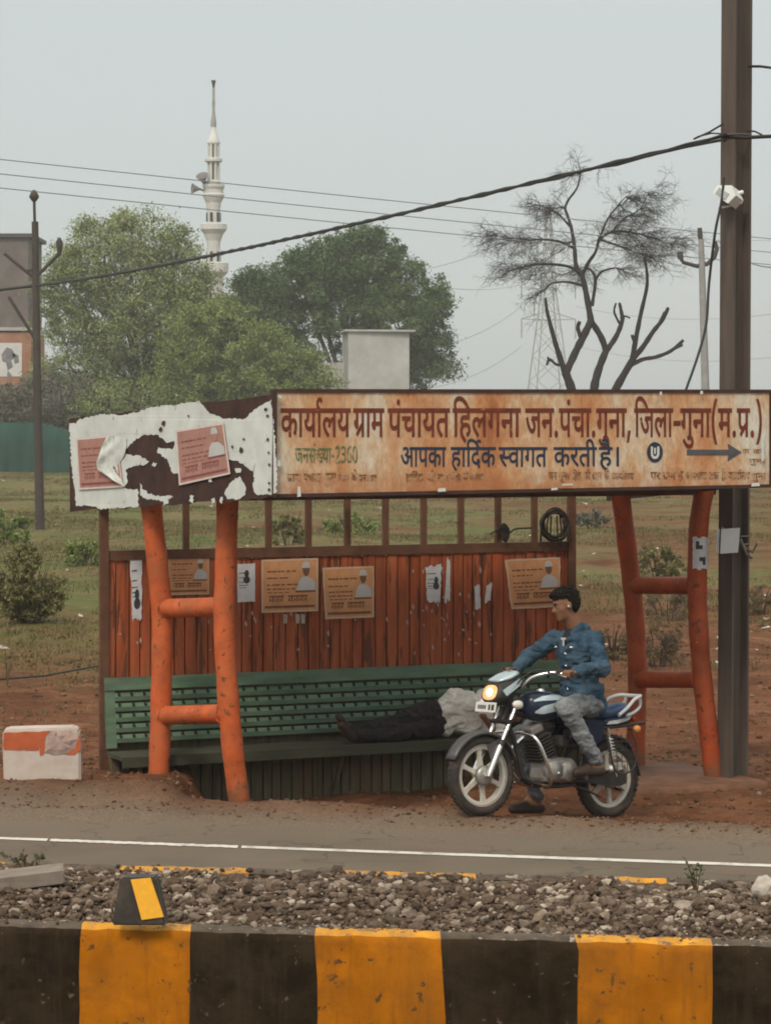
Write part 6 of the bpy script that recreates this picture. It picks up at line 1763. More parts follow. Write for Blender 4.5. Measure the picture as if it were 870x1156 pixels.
m = MB()
for s_ in (1, -1): m.prism([(.60, .945), (.43, 1.04), (.40, 1.03), (.43, .985), (.56, .905)], .006, lambda a, b, t: Vector((a, s_ * (.121 - .02 * max(0, (.5 - a) * 10) + t), b)))
m.build('cowl_panel', SLV, hl)
kl = N('lit_headlight'); 
emn = kl.ramp(kl.noise(14, 3, .5), [(.35, (1.0, .34, .11)), (.62, (1.0, .62, .30))])
kl.l(emn, kl.b.inputs['Emission Color']); kl.b.inputs['Emission Strength'].default_value = .75
LENS = kl.done((.55, .27, .10), .12)
kb = N('lit_bulb'); kb.b.inputs['Emission Color'].default_value = (1, .86, .62, 1); kb.b.inputs['Emission Strength'].default_value = 9.0
BULB = kb.done((.9, .85, .7), .1)
m = MB(); m.loft([xring(.634, .046, .892, .960, dx=-.28), xring(.631, .072, .873, .976, dx=-.28), xring(.615, .088, .864, .988, dx=-.27)]); hm = m.build('headlight', LENS, bike)
m = MB(); m.lathe([(0, .012), (.022, .008), (.030, 0), (.028, -.01)], (.637, .012, .925), 'X', 16); m.build('bulb', BULB, hm)
ORN = plain('amber_lens', (.50, .20, .05), .25, 0, .1); WLE = plain('pale_lens', (.62, .58, .52), .25, 0, .1)
for x, s_, z in ((.50, 1, .835), (.50, -1, .835)):
    m = MB(); m.tube([(.47, s_ * .1, .85), (x + .01, s_ * .17, z + .01)], .011, 8); ind = m.build('indicator', BKM, bike)
    q = MB(); q.lathe([(0, .045), (.026, .03), (.034, .0), (.03, -.03), (.012, -.045)], (x + .01, s_ * .195, z + .01), 'X', 14); q.build('lens', WLE, ind)
for s_ in (1, -1):
    m = MB(); m.tube([(-.80, s_ * .1, .70), (-.82, s_ * .17, .70)], .010, 8); ind = m.build('indicator', BKM, bike)
    q = MB(); q.lathe([(0, .045), (.026, .03), (.032, .0), (.026, -.03), (0, -.045)], (-.82, s_ * .19, .70), 'X', 14); q.build('lens', ORN, ind)
m = MB(); m.tube(smooth_path([(.15, -.40, 1.085), (.16, -.30, 1.09), (.22, -.24, 1.10), (.32, -.14, 1.06), (.37, -.07, .985), (.375, 0, .965), (.37, .07, .985), (.32, .14, 1.06), (.22, .24, 1.10), (.16, .30, 1.09), (.15, .40, 1.085)], 5), .0125, 10); hb_ = m.build('handlebar', CHR, bike)
for s_ in (1, -1):
    q = MB(); q.tube([(.158, s_ * .29, 1.09), (.15, s_ * .41, 1.085)], .017, 12); q.tube([(.1505, s_ * .405, 1.085), (.15, s_ * .418, 1.085)], .02, 12); q.build('grip', BKM, hb_)
    q = MB(); q.tube([(.20, s_ * .25, 1.10), (.235, s_ * .29, 1.09), (.215, s_ * .40, 1.07)], [.008, .007, .006], 8); q.build('lever', CHR, hb_)
    q = MB(); q.box((.185, s_ * .265, 1.10), (.045, .05, .045), bev=.008); q.build('switch_box', BKM, hb_)
m = MB()
for s_ in (1, -1):
    m.tube(smooth_path([(.235, s_ * .27, 1.09), (.36, s_ * .2, 1.11), (.46, s_ * .10, .98), (.45, s_ * .06, .80)], 5), .006, 6)
m.build('control_cable', BKM, bike)
m = MB(); m.lathe([(.0, .012), (.052, .012), (.056, 0), (.05, -.03), (0, -.035)], (.40, 0, 1.085), 'Z', 20); m.build('speedometer', BKM, bike)
# number plate
PLATE = plain('plate_white', (.62, .61, .58), .5, 0, .08)
m = MB(); m.box((.655, 0, .815), (.006, .24, .075), Matrix.Rotation(-.12, 3, 'Y'), bev=.002); pl_o = m.build('number_plate', PLATE, bike)
m = MB()
for y0, wd, kind_ in ((.085, .03, 0), (.045, .022, 1), (-.005, .016, 2), (-.03, .016, 2), (-.055, .016, 2), (-.08, .016, 2)):
    m.box((.6592, y0, .815), (.002, wd, .042 if kind_ < 2 else .03), Matrix.Rotation(-.12, 3, 'Y'))
m.build('plate_marks', BKM, pl_o)

# tank, seat, side and tail panels
m = MB(); m.loft([xring(.305, .055, .80, .90), xring(.27, .10, .745, .935), xring(.18, .138, .725, .958), xring(.05, .150, .73, .955), xring(-.08, .132, .735, .925), xring(-.18, .10, .745, .875), xring(-.24, .07, .76, .84)]); tk = m.build('fuel_tank', DNV, bike)
def tank_y(x, z):
    hw = np.interp(x, [-.24, -.18, -.08, .05, .18, .27, .305], [.07, .10, .132, .15, .138, .10, .055])
    zc = np.interp(x, [-.24, -.18, -.08, .05, .18, .27, .305], [.80, .81, .83, .8425, .8415, .84, .85]); hz_ = np.interp(x, [-.24, -.18, -.08, .05, .18, .27, .305], [.04, .065, .095, .1125, .1165, .095, .05])
    q = min(.98, abs(z - zc) / hz_)
    return hw * (1 - q ** 2.6) ** (1 / 2.6)
m = MB()
for s_ in (1, -1):
    for xs_, tops, bots in (([.27, .2, .1, .02, -.05], [.885, .918, .935, .932, .915], [.872, .885, .893, .898, .91]), ([.255, .2, .1, 0, -.1, -.19], [.80, .845, .872, .876, .862, .825], [.788, .782, .805, .822, .822, .812])):
        X_ = np.linspace(xs_[0], xs_[-1], 22)
        T_ = np.interp(-X_, [-q for q in xs_], tops); B_ = np.interp(-X_, [-q for q in xs_], bots)
        vs = [(x, s_ * (tank_y(x, bt + (tp2 - bt) * j / 6) + .003), bt + (tp2 - bt) * j / 6) for x, tp2, bt in zip(X_, T_, B_) for j in range(7)]
        m.add(vs, [(i * 7 + j, i * 7 + j + 1, (i + 1) * 7 + j + 1, (i + 1) * 7 + j) for i in range(21) for j in range(6)], 0, True)
m.build('tank_stripe', SLV, tk)
m = MB(); m.lathe([(0, .012), (.03, .012), (.034, 0), (.034, -.01)], (.12, 0, .962), 'Z', 18); m.build('fuel_cap', CHR, tk)
m = MB(); m.loft([xring(-.17, .06, .775, .83), xring(-.22, .095, .765, .845), xring(-.36, .125, .755, .842), xring(-.52, .135, .765, .862), xring(-.66, .128, .79, .888), xring(-.80, .105, .80, .90), xring(-.88, .06, .82, .885)]); m.build('seat', SEATB, bike)
m = MB()
for s_ in (1, -1): m.prism([(-.14, .745), (-.10, .60), (-.22, .545), (-.42, .60), (-.44, .75), (-.3, .762)], .022, lambda a, b, t: Vector((a, s_ * (.098 + t), b)))
m.build('side_cover', DNV, bike)
m = MB(); m.loft([xring(-.42, .118, .70, .775), xring(-.60, .122, .72, .80), xring(-.78, .10, .74, .815), xring(-.93, .06, .77, .83), xring(-.96, .03, .785, .82)]); tp_ = m.build('tail_panel', DNV, bike)
m = MB()
for s_ in (1, -1): m.prism([(-.46, .725), (-.60, .735), (-.82, .768), (-.88, .795), (-.70, .775), (-.48, .75)], .004, lambda a, b, t: Vector((a, s_ * (np.interp(a, [-.93, -.78, -.6, -.42], [.066, .103, .124, .120]) + t), b)))
m.build('tail_stripe', WHTP, tp_)
m = MB(); m.loft([xring(-.955, .05, .755, .80), xring(-.985, .045, .752, .796), xring(-.99, .02, .765, .785)]); m.build('tail_lamp', plain('red_lens', (.35, .02, .015), .2), bike)
m = MB(); m.tube(smooth_path([(-.58, .150, .80), (-.70, .158, .86), (-.82, .145, .925), (-.95, .12, .955), (-1.01, .05, .955), (-1.01, -.05, .955), (-.95, -.12, .955), (-.82, -.145, .925), (-.70, -.158, .86), (-.58, -.150, .80)], 4), .0155, 10)
m.tube(smooth_path([(-1.0, .08, .955), (-.98, .1, .88), (-.86, .125, .83), (-.72, .14, .80)], 4), .014, 8); m.tube(smooth_path([(-1.0, -.08, .955), (-.98, -.1, .88), (-.86, -.125, .83), (-.72, -.14, .80)], 4), .014, 8)
m.build('grab_rail', WHTP, bike)

# frame, engine, exhaust, guards
m = MB()
m.tube(smooth_path([(.44, 0, .80), (.25, 0, .76), (-.1, 0, .73), (-.4, 0, .70)], 4), .022, 10)
m.tube(smooth_path([(.46, 0, .74), (.34, 0, .52), (.26, 0, .30)], 4), .02, 10)
for s_ in (1, -1):
    m.tube([(-.1, s_ * .09, .70), (-.5, s_ * .1, .70), (-.88, s_ * .09, .75)], .013, 8)
    m.tube(smooth_path([(-.3, s_ * .09, .70), (-.24, s_ * .1, .45), (-.18, s_ * .09, .27), (.1, s_ * .07, .24), (.26, s_ * .03, .29)], 4), .016, 8)
    m.tube([(-.24, s_ * .10, .32), (-.60, s_ * .105, .305)], .019, 8)
    m.tube([(-.22, s_ * .1, .44), (-.5, s_ * .1, .70)], .011, 8)
m.build('frame', BKP, bike)
m = MB(); m.box((-.03, 0, .36), (.30, .22, .19), bev=.035)
for x, s_ in ((-.10, 1), (-.10, -1), (.05, 1)): m.lathe([(0, .02), (.075, .018), (.085, 0), (.085, -.04)], (x, s_ * .118, .36), 'Y', 22)
m.box((-.05, .125, .35), (.20, .02, .11), bev=.01); eng = m.build('engine', SIL, bike)
m = MB()
for i in range(8): m.box((.085 + i * .011, 0, .445 + i * .024), (.17, .19, .009), Matrix.Rotation(.42, 3, 'Y'), bev=.003)
m.box((.12, 0, .53), (.10, .12, .2), Matrix.Rotation(.42, 3, 'Y')); m.build('cylinder_fins', BKM, eng)
m = MB(); m.box((.19, 0, .665), (.13, .13, .07), Matrix.Rotation(.42, 3, 'Y'), bev=.015); m.build('cylinder_head', SIL, eng)
m = MB(); m.box((-.09, .02, .585), (.10, .12, .09), bev=.02); m.box((-.24, .0, .60), (.16, .14, .15), bev=.03); m.build('carburettor', BKM, eng)
m = MB(); m.tube(smooth_path([(.23, -.05, .60), (.32, -.07, .50), (.28, -.10, .32), (.12, -.13, .24), (-.2, -.15, .25), (-.38, -.165, .29)], 5), .02, 10); m.tube([(-.36, -.165, .29), (-.42, -.168, .30), (-.9, -.18, .38), (-.93, -.18, .385)], [.022, .045, .05, .03], 14); m.build('exhaust', CHR, bike)
m = MB(); m.tube(smooth_path([(.36, .02, .63), (.37, .14, .635), (.36, .25, .60), (.30, .285, .48), (.22, .275, .33), (.16, .2, .25), (.12, .05, .245)], 5), .0135, 10)
m.tube(smooth_path([(.36, -.02, .63), (.37, -.14, .635), (.36, -.25, .60), (.30, -.285, .48), (.22, -.275, .33), (.16, -.2, .25), (.12, -.05, .245)], 5), .0135, 10); m.build('crash_guard', CHR, bike)
m = MB(); m.loft([[Vector((x, y, z + (.305 - .30))) for y, z in ((.105, z0), (.135, z0), (.135, z1), (.105, z1))] for x, z0, z1 in ((-.12, .28, .40), (-.25, .27, .385), (-.5, .25, .36), (-.62, .25, .37), (-.68, .275, .345))], 0, False); m.build('chain_cover', BKM, bike)
for s_ in (1, -1):
    m = MB(); m.tube([(-.57, s_ * .135, .33), (-.46, s_ * .135, .70)], .012, 8); sh_ = m.build('shock_absorber', CHR, bike)
    q = MB()
    for i in range(9):
        t = .25 + i * .065; q.ring(.026, .006, (-.57 + .11 * t, s_ * .135, .33 + .37 * t), 'Z', 14, 6)
    q.build('spring', CHR, sh_)
    m = MB(); m.tube([(-.16, s_ * .11, .30), (-.17, s_ * .24, .315)], .013, 8); m.tube([(-.168, s_ * .17, .312), (-.171, s_ * .245, .317)], .019, 8); m.build('footpeg', BKM, bike)
    m = MB(); m.tube([(-.38, s_ * .11, .34), (-.42, s_ * .22, .37)], .014, 8); m.build('rear_footpeg', BKM, bike)
m = MB(); arc_strip(m, -.60, .305, .335, .34, 40, 195, .075); m.prism([(-.90, .46), (-.93, .45), (-1.0, .34), (-.985, .335)], .14, lambda a, b, t: Vector((a, t - .07, b))); m.build('rear_mudguard', BKM, bike)
m = MB()
m.tube(smooth_path([(-.42, .17, .66), (-.44, .205, .50), (-.50, .21, .37), (-.66, .21, .36), (-.80, .20, .42), (-.82, .19, .58), (-.76, .17, .68)], 4), .008, 8)
for x in (-.52, -.60, -.68, -.76): m.tube([(x, .206, .37 if x > -.7 else .40), (x + .02, .19, .66)], .004, 6)
for z in (.45, .53, .60): m.tube([(-.46, .205, z), (-.81, .198, z)], .004, 6)
m.build('wheel_guard', BKP, bike)
m = MB(); m.tube([(-.02, .125, .33), (.08, .20, .34), (.12, .25, .35)], .007, 8); m.build('gear_lever', CHR, bike)
m = MB(); m.tube([(-.12, .10, .26), (-.30, .13, .21), (-.40, .16, .17)], .010, 8); m.build('side_stand', BKP, bike)

for o_ in list(bike.children):                     # short tail
    if o_.name.split('.')[0] in ('grab_rail', 'seat', 'tail_panel', 'tail_lamp', 'indicator', 'wheel_guard', 'rear_mudguard'):
        for q_ in [o_] + list(o_.children):
            for v_ in q_.data.vertices:
                lim, f_ = ((-.72, .6) if o_.name.startswith('rear_mud') else (-.50, .66))
                if v_.co.x < lim: v_.co.x = lim + (v_.co.x - lim) * f_

# ------------------------------------------------------------------ people
SKIN = paint('brown_skin', (.20, .092, .050), .10, 14, .55, bump=.03)
HAIR = paint('black_hair', (.011, .008, .006), .5, 60, .75, bump=.8, stretch=(1, 1, 3), spec=.15)
DENIM = paint('blue_denim_jacket', (.031, .062, .096), .45, 14, .9, dust=(.08, .125, .16), bump=.8, spec=.1)
JEANS = paint('washed_grey_jeans', (.13, .14, .15), .5, 13, .9, dust=(.36, .37, .37), bump=.9)
BTEE = paint('black_tshirt', (.015, .015, .017), .2, 10, .8)
SHOE = paint('brown_sandal', (.045, .028, .020), .25, 12, .6)
EYEW = plain('eye_white', (.20, .17, .15), .3, 0, .05); EYEB = plain('eye_dark', (.012, .010, .010), .2)

def mesh_obj(name, VF, mat, parent=None, label=None):
    o = arrays_mesh(name, VF[0], VF[1], mat, parent, True)
    return o

def head_prims(H, f, up):
    f, up = Vector(f).normalized(), Vector(up); up = (up - f * up.dot(f)).normalized(); s = up.cross(f)
    A = np.array([f[:], s[:], up[:]]).T
    P = lambda a, b, c: tuple(H + f * a + s * b + up * c)
    pr = [('e', P(-.005, 0, .035), (.096, .074, .086), A), ('e', P(.028, 0, -.035), (.066, .056, .070), A), ('e', P(.066, 0, -.088), (.026, .028, .022), A),
          ('c', P(.086, 0, .018), P(.108, 0, -.020), .010, .0145, {'k': .012}), ('e', P(.092, .012, -.026), (.011, .010, .008), A, {'k': .008}), ('e', P(.092, -.012, -.026), (.011, .010, .008), A, {'k': .008}),
          ('c', P(.080, .030, .030), P(.083, -.030, .030), .012, .012, {'k': .02}),
          ('c', P(.078, .020, -.052), P(.078, -.020, -.052), .0075, .0075, {'k': .008}), ('c', P(.076, .017, -.063), P(.076, -.017, -.063), .008, .008, {'k': .008}),
          ('e', P(.088, .030, .010), (.014, .015, .010), A, {'k': .012, 'sub': True}), ('e', P(.088, -.030, .010), (.014, .015, .010), A, {'k': .012, 'sub': True}),
          ('e', P(-.008, .076, -.002), (.020, .009, .031), A, {'k': .008}), ('e', P(-.008, -.076, -.002), (.020, .009, .031), A, {'k': .008}),
          ('e', P(.048, .042, -.012), (.026, .020, .022), A), ('e', P(.048, -.042, -.012), (.026, .020, .022), A)]
    return pr, P, A

def hand_prims(G, fwd, along, up, wrist):
    """a hand closed round a bar at G: along = bar axis towards the little finger"""
    f, a, u_ = Vector(fwd).normalized(), Vector(along).normalized(), Vector(up).normalized()
    Q = lambda x, y, z: tuple(Vector(G) + f * x + a * y + u_ * z)
    A = np.array([f[:], a[:], u_[:]]).T
    pr = [('e', Q(-.034, 0, .018), (.042, .043, .017), A), ('c', tuple(wrist), Q(-.055, 0, .016), .028, .026)]
    for y, l_ in ((-.034, .96), (-.0115, 1.06), (.0115, 1.0), (.033, .84)):
        pr += [('c', Q(-.004, y, .028), Q(.026 * l_, y * 1.02, .016), .0100, .0092, {'k': .006}), ('c', Q(.026 * l_, y * 1.02, .016), Q(.030 * l_, y * 1.02, -.010), .0092, .0085, {'k': .004}), ('c', Q(.030 * l_, y * 1.02, -.010), Q(.010, y, -.026), .0085, .0075, {'k': .004})]
    pr += [('c', Q(-.040, -.034, .008), Q(-.018, -.050, -.010), .0125, .0105, {'k': .008}), ('c', Q(-.018, -.050, -.010), Q(.012, -.046, -.024), .0105, .0085, {'k': .005})]
    return pr

def crumple(o, amp, sc):
    """cloth folds: ridged noise pushed along the normals"""
    me = o.data
    me.update()
    nn = [v.normal.copy() for v in me.vertices]
    for v, q in zip(me.vertices, nn):
        f = 1 - abs(noise.noise(Vector((v.co.x * sc, v.co.y * sc * .8, v.co.z * sc * 1.6)))) * 2.6
        v.co += q * amp * max(-.7, f)
    me.update()
# the rider, in the motorcycle's own axes (x forward, y left, z up)
H = Vector((-.095, -.005, 1.62))
hf = Vector((math.cos(R(-24)), math.sin(R(-24)), -.30))
hp, HPt, HA = head_prims(H, hf, (0.05, 0, 1))
LS_, LE, LW, LG = (-.245, .175, 1.365), (-.215, .315, 1.150), (.075, .345, 1.125), (.150, .345, 1.089)
RS_, RE, RW, RG_ = (-.135, -.185, 1.355), (-.045, -.385, 1.20), (.070, -.352, 1.128), (.150, -.345, 1.089)
LH, LK, LA_, LT = (-.31, .095, .875), (.055, .215, .845), (-.30, .205, .440), (-.10, .215, .365)
RH, RK, RA_, RT = (-.31, -.095, .875), (.045, -.30, .600), (-.17, -.335, .115), (.03, -.36, .045)
body = hp + [('c', tuple(H + Vector((-.025, 0, -.06))), (-.205, 0, 1.44), .054, .062),
             ('c', LS_, RS_, .046, .046), ('e', (-.205, 0, 1.28), (.09, .145, .14)), ('e', (-.27, 0, 1.08), (.10, .14, .16)), ('e', (-.31, 0, .92), (.12, .15, .10)),
             ('c', LS_, LE, .044, .036), ('c', LE, LW, .036, .028), ('c', RS_, RE, .044, .036), ('c', RE, RW, .036, .028),
             ('c', LH, LK, .080, .055), ('c', LK, LA_, .052, .034), ('c', RH, RK, .080, .055), ('c', RK, RA_, .052, .034),
             ('c', (LA_[0] - .04, LA_[1], LA_[2] - .06), LT, .034, .024), ('c', (RA_[0] - .04, RA_[1], RA_[2] - .055), RT, .034, .024)]
VF = join_arrays([sdf_mesh(body, .0105, .022), sdf_mesh(hand_prims(LG, (1, 0, -.05), (0, 1, 0), (.05, 0, 1), LW), .0042, .008), sdf_mesh(hand_prims(RG_, (1, 0, -.05), (0, -1, 0), (.05, 0, 1), RW), .0042, .008)])
rider = mesh_obj('person', VF, SKIN)
rider.matrix_world = BIKE_M
tag(rider, 'young man in a blue denim jacket and grey jeans astride the motorcycle, looking aside', 'person')
jk = [('c', LS_, RS_, .064, .064), ('e', (-.205, 0, 1.28), (.118, .172, .17)), ('e', (-.265, 0, 1.10), (.135, .178, .18)), ('e', (-.30, .0, .95), (.150, .190, .14)), ('c', (-.36, .09, .86), (-.36, -.09, .86), .085, .085), ('c', (-.20, .12, .93), (-.215, .10, .83), .06, .05),
      ('c', LS_, LE, .060, .049), ('c', LE, LW, .049, .039), ('c', RS_, RE, .060, .049), ('c', RE, RW, .049, .039),
      ('c', (-.20, .055, 1.455), (-.10, .055, 1.36), .028, .022, {'k': .012}), ('c', (-.20, -.055, 1.455), (-.10, -.055, 1.36), .028, .022, {'k': .012}), ('c', (-.255, .05, 1.465), (-.255, -.05, 1.465), .028, .028, {'k': .012}),
      ('c', (-.19, 0, 1.58), (-.085, 0, 1.36), .060, .036, {'k': .010, 'sub': True}), ('c', (-.075, .002, 1.36), (-.085, .004, 1.10), .026, .012, {'k': .008, 'sub': True})]
jc = mesh_obj('jacket', sdf_mesh(jk, .0078, .022, wobble=.003, wscale=17), DENIM, rider)
crumple(jc, .011, 7.5); crumple(jc, .007, 17)
m = MB()
for x, y, z in ((-.085, .03, 1.25), (-.105, .02, 1.16), (-.125, .015, 1.07), (-.145, .01, .98), (-.085, .09, 1.30), (-.085, -.085, 1.30)):
    m.lathe([(0, .012), (.008, .010), (.010, -.03)], (x, y, z), 'X', 10)
m.build('button', CHR, jc)
mesh_obj('tshirt', sdf_mesh([('e', (-.165, 0, 1.31), (.068, .075, .13)), ('c', (-.19, 0, 1.44), (-.13, 0, 1.36), .052, .045), ('c', (-.13, .003, 1.34), (-.16, .004, 1.08), .028, .022)], .011, .03), BTEE, rider)
m = MB(); m.prism([(-.03, 1.375), (.03, 1.375), (.03, 1.36), (.009, 1.355), (.008, 1.31), (-.008, 1.31), (-.009, 1.355), (-.03, 1.36)], .003, lambda a, b, t: Vector((-.083 + t + (1.375 - b) * -.08, a, b))); m.build('shirt_print', WHTP, rider)
mesh_obj('jeans', sdf_mesh([('e', (-.305, 0, .89), (.140, .170, .095)), ('c', LH, LK, .094, .068), ('c', LK, tuple(Vector(LA_) + Vector((.012, 0, .02))), .066, .049), ('c', RH, RK, .094, .068), ('c', RK, tuple(Vector(RA_) + Vector((0, 0, .03))), .066, .049)], .0078, .025, wobble=.003, wscale=21), JEANS, rider)
for ch_ in rider.children:
    if ch_.name.startswith('jeans'): crumple(ch_, .010, 8); crumple(ch_, .005, 20)
for a_, t_ in ((LA_, LT), (RA_, RT)):
    hx = Vector(a_) + Vector((-.045, 0, -.068)); tx = Vector(t_) + Vector((.012, 0, -.012))
    V_, F_ = sdf_mesh([('c', tuple(hx), tuple(tx), .040, .034), ('c', tuple(hx.lerp(tx, .55) + Vector((0, 0, .025))), tuple(tx), .036, .028)], .008, .012)
    mesh_obj('sandal', (V_, F_), SHOE, rider)
hr_ = [('e', HPt(-.016, 0, .066), (.100, .082, .080), HA), ('e', HPt(.040, .012, .106), (.058, .062, .032), HA, {'k': .02}), ('e', HPt(.068, -.012, .094), (.028, .044, .020), HA, {'k': .02}), ('e', HPt(-.06, 0, .02), (.055, .074, .080), HA)]
def haircut(Pg):
    q = Pg - np.array(H[:]); fx = q @ HA[:, 0]; uz = q @ HA[:, 2]
    return np.minimum(.055 + .0 * uz - uz, fx * 1.0 + .018 - .0) * .9 if False else np.minimum(.066 + .35 * np.minimum(0, .05 - fx) - uz, fx + .012)
mesh_obj('hair', sdf_mesh(hr_, .007, .02, cut=haircut, wobble=.003, wscale=52), HAIR, rider)
hairo = [c for c in rider.children if c.name.startswith('hair')][0]
crumple(hairo, .006, 34); crumple(hairo, .005, 70)
m = MB(); rgh = random.Random(12)
for i in range(260):
    v = rand_dir(rgh); v = Vector((v.x, v.y, abs(v.z) * .9 + .05)).normalized()
    if v.x > .75: continue
    p = Vector(HPt(-.016 + v.x * .103, v.y * .085, .066 + v.z * .082))
    dd = (hf.normalized() * .5 + Vector((v.x, v.y, v.z)) * .6 + rand_dir(rgh) * .5).normalized() * rgh.uniform(.015, .035)
    m.tube([p - dd * .4, p + dd * .4, p + dd - Vector((0, 0, .006))], [.0035, .003, .001], 4)
m.build('hair_tufts', HAIR, hairo)
for s_ in (1, -1):
    m = MB(); c_ = Vector(HPt(.074, s_ * .030, .009)); m.lathe([(0, .013), (.008, .010), (.013, 0), (.008, -.010), (0, -.013)], c_, 'X', 12); e_ = m.build('eye', EYEW, rider)
    m = MB(); c2 = Vector(HPt(.085, s_ * .030, .008)); m.lathe([(0, .006), (.005, .004), (.0065, 0), (0, -.006)], c2, 'X', 10); m.build('pupil', EYEB, e_)
    m = MB(); m.tube([HPt(.092, s_ * .014, .030), HPt(.092, s_ * .030, .036), HPt(.080, s_ * .047, .030)], [.004, .006, .003], 6); m.build('eyebrow', HAIR, rider)
m = MB(); m.lathe([(0, .01), (.008, .006), (.010, -.004), (0, -.01)], HPt(.004, .084, -.004), 'Y', 10); m.build('earbud', WHTP, rider)

# the man asleep on the bench, in the shelter's axes (u along the bench, v back, z up)
SM = Matrix.Translation(P0) @ Matrix.Rotation(TH, 4, 'Z')
DTR = paint('dark_trousers', (.020, .016, .016), .25, 9, .85, bump=.2)
ks = N('grey_checked_shirt')
vch = ks.n('ShaderNodeTexVoronoi'); vch.inputs['Scale'].default_value = 42; ks.l(ks.tc.outputs['Object'], vch.inputs['Vector'])
SHIRT = ks.done(ks.mix(ks.ramp(vch.outputs['Distance'], [(.16, .55), (.30, 0.0)]), ks.ramp(ks.noise(7, 6, .65), [(.3, (.60, .56, .48)), (.7, (.80, .76, .68))]), (.26, .25, .23)), .85, 0, ks.noise(14, 4), .35)
ST = .175
Hh = Vector((3.10, 1.18, ST + .16))
hp2, HP2, HA2 = head_prims(Hh, (.0, -1, .12), (1, 0, -.05))
hipU, hipL = (2.34, 1.24, ST + .245), (2.34, 1.20, ST + .10)
body2 = hp2 + [('c', (3.0, 1.2, ST + .17), (2.86, 1.22, ST + .19), .055, .06), ('e', (2.72, 1.22, ST + .19), (.18, .09, .135)), ('e', (2.52, 1.23, ST + .18), (.15, .08, .115)), ('e', (2.36, 1.22, ST + .165), (.11, .09, .125)),
               ('c', hipU, (1.92, 1.16, ST + .15), .062, .042), ('c', (1.92, 1.16, ST + .15), (1.53, 1.20, ST + .115), .040, .034), ('c', hipL, (1.95, 1.12, ST + .075), .062, .044), ('c', (1.95, 1.12, ST + .07), (1.55, 1.14, ST + .06), .040, .034),
               ('c', (1.53, 1.20, ST + .11), (1.42, 1.17, ST + .21), .036, .024), ('c', (1.55, 1.14, ST + .055), (1.42, 1.10, ST + .14), .036, .024),
               ('c', (2.84, 1.16, ST + .34), (2.76, 1.00, ST + .21), .046, .040), ('c', (2.76, 1.00, ST + .21), (2.87, 1.035, ST + .055), .040, .029),
               ('c', (2.84, 1.18, ST + .07), (2.95, 1.02, ST + .05), .044, .038), ('c', (2.95, 1.02, ST + .05), (3.08, 1.06, ST + .04), .036, .028)]
def open_hand(wr, dr_, nr_, sd_):
    d_, n_, s_ = Vector(dr_).normalized(), Vector(nr_).normalized(), Vector(sd_).normalized()
    Q = lambda x, y, z: tuple(Vector(wr) + d_ * x + s_ * y + n_ * z)
    A = np.array([d_[:], s_[:], n_[:]]).T
    pr = [('e', Q(.045, 0, 0), (.048, .040, .016), A), ('c', Q(-.02, 0, 0), Q(.02, 0, 0), .028, .026)]
    for y, l_ in ((-.030, .9), (-.010, 1.05), (.010, 1.0), (.029, .8)):
        pr += [('c', Q(.08, y, 0), Q(.08 + .035 * l_, y * 1.15, -.006), .0095, .009, {'k': .005}), ('c', Q(.08 + .035 * l_, y * 1.15, -.006), Q(.08 + .065 * l_, y * 1.2, -.022), .009, .0075, {'k': .004})]
    pr += [('c', Q(.02, -.036, 0), Q(.05, -.058, -.008), .012, .010, {'k': .008}), ('c', Q(.05, -.058, -.008), Q(.08, -.060, -.014), .010, .008, {'k': .004})]
    return pr
VF2 = join_arrays([sdf_mesh(body2, .012, .022), sdf_mesh(open_hand((2.87, 1.035, ST + .05), (.6, .15, -.12), (0, .2, 1), (.2, -1, .1)), .0045, .008), sdf_mesh(open_hand((3.08, 1.06, ST + .035), (.9, .2, .05), (0, 0, 1), (.1, -1, 0)), .0045, .008)])
slp = mesh_obj('person', VF2, SKIN)
slp.matrix_world = SM
tag(slp, 'man in a pale patterned shirt and dark trousers asleep on the green bench', 'person')
mesh_obj('shirt', sdf_mesh([('e', (2.73, 1.22, ST + .17), (.20, .115, .150)), ('e', (2.57, 1.22, ST + .235), (.15, .11, .175)), ('e', (2.47, 1.22, ST + .18), (.10, .115, .165)), ('e', (2.66, 1.17, ST + .31), (.10, .085, .09)), ('c', (2.84, 1.17, ST + .33), (2.78, 1.03, ST + .235), .075, .062), ('c', (2.84, 1.18, ST + .09), (2.93, 1.05, ST + .065), .06, .055), ('c', (2.52, 1.13, ST + .35), (2.47, 1.12, ST + .26), .03, .035)], .0115, .03, wobble=.004, wscale=15), SHIRT, slp)
for ch_ in slp.children: crumple(ch_, .020, 6.5); crumple(ch_, .011, 15)
mesh_obj('trousers', sdf_mesh([('e', (2.36, 1.22, ST + .165), (.15, .118, .155)), ('c', hipU, (1.92, 1.16, ST + .15), .090, .064), ('c', (1.92, 1.16, ST + .15), (1.58, 1.20, ST + .115), .062, .048), ('c', hipL, (1.95, 1.12, ST + .075), .088, .066), ('c', (1.95, 1.12, ST + .07), (1.60, 1.14, ST + .06), .062, .048)], .010, .022, wobble=.004, wscale=17), DTR, slp)
for ch_ in slp.children:
    if ch_.name.startswith('trousers'): crumple(ch_, .012, 8); crumple(ch_, .007, 18)
for a_, t_ in (((1.53, 1.20, ST + .10), (1.43, 1.16, ST + .235)), ((1.55, 1.14, ST + .06), (1.42, 1.09, ST + .165))):
    mesh_obj('shoe', sdf_mesh([('c', a_, t_, .046, .034), ('c', tuple(Vector(a_) + Vector((.045, 0, .01))), a_, .042, .044)], .009, .015), SHOE, slp)
mesh_obj('hair', sdf_mesh([('e', HP2(-.022, 0, .055), (.100, .082, .078), HA2), ('e', HP2(-.06, 0, .01), (.05, .07, .07), HA2)], .009, .02, wobble=.003, wscale=45), HAIR, slp)
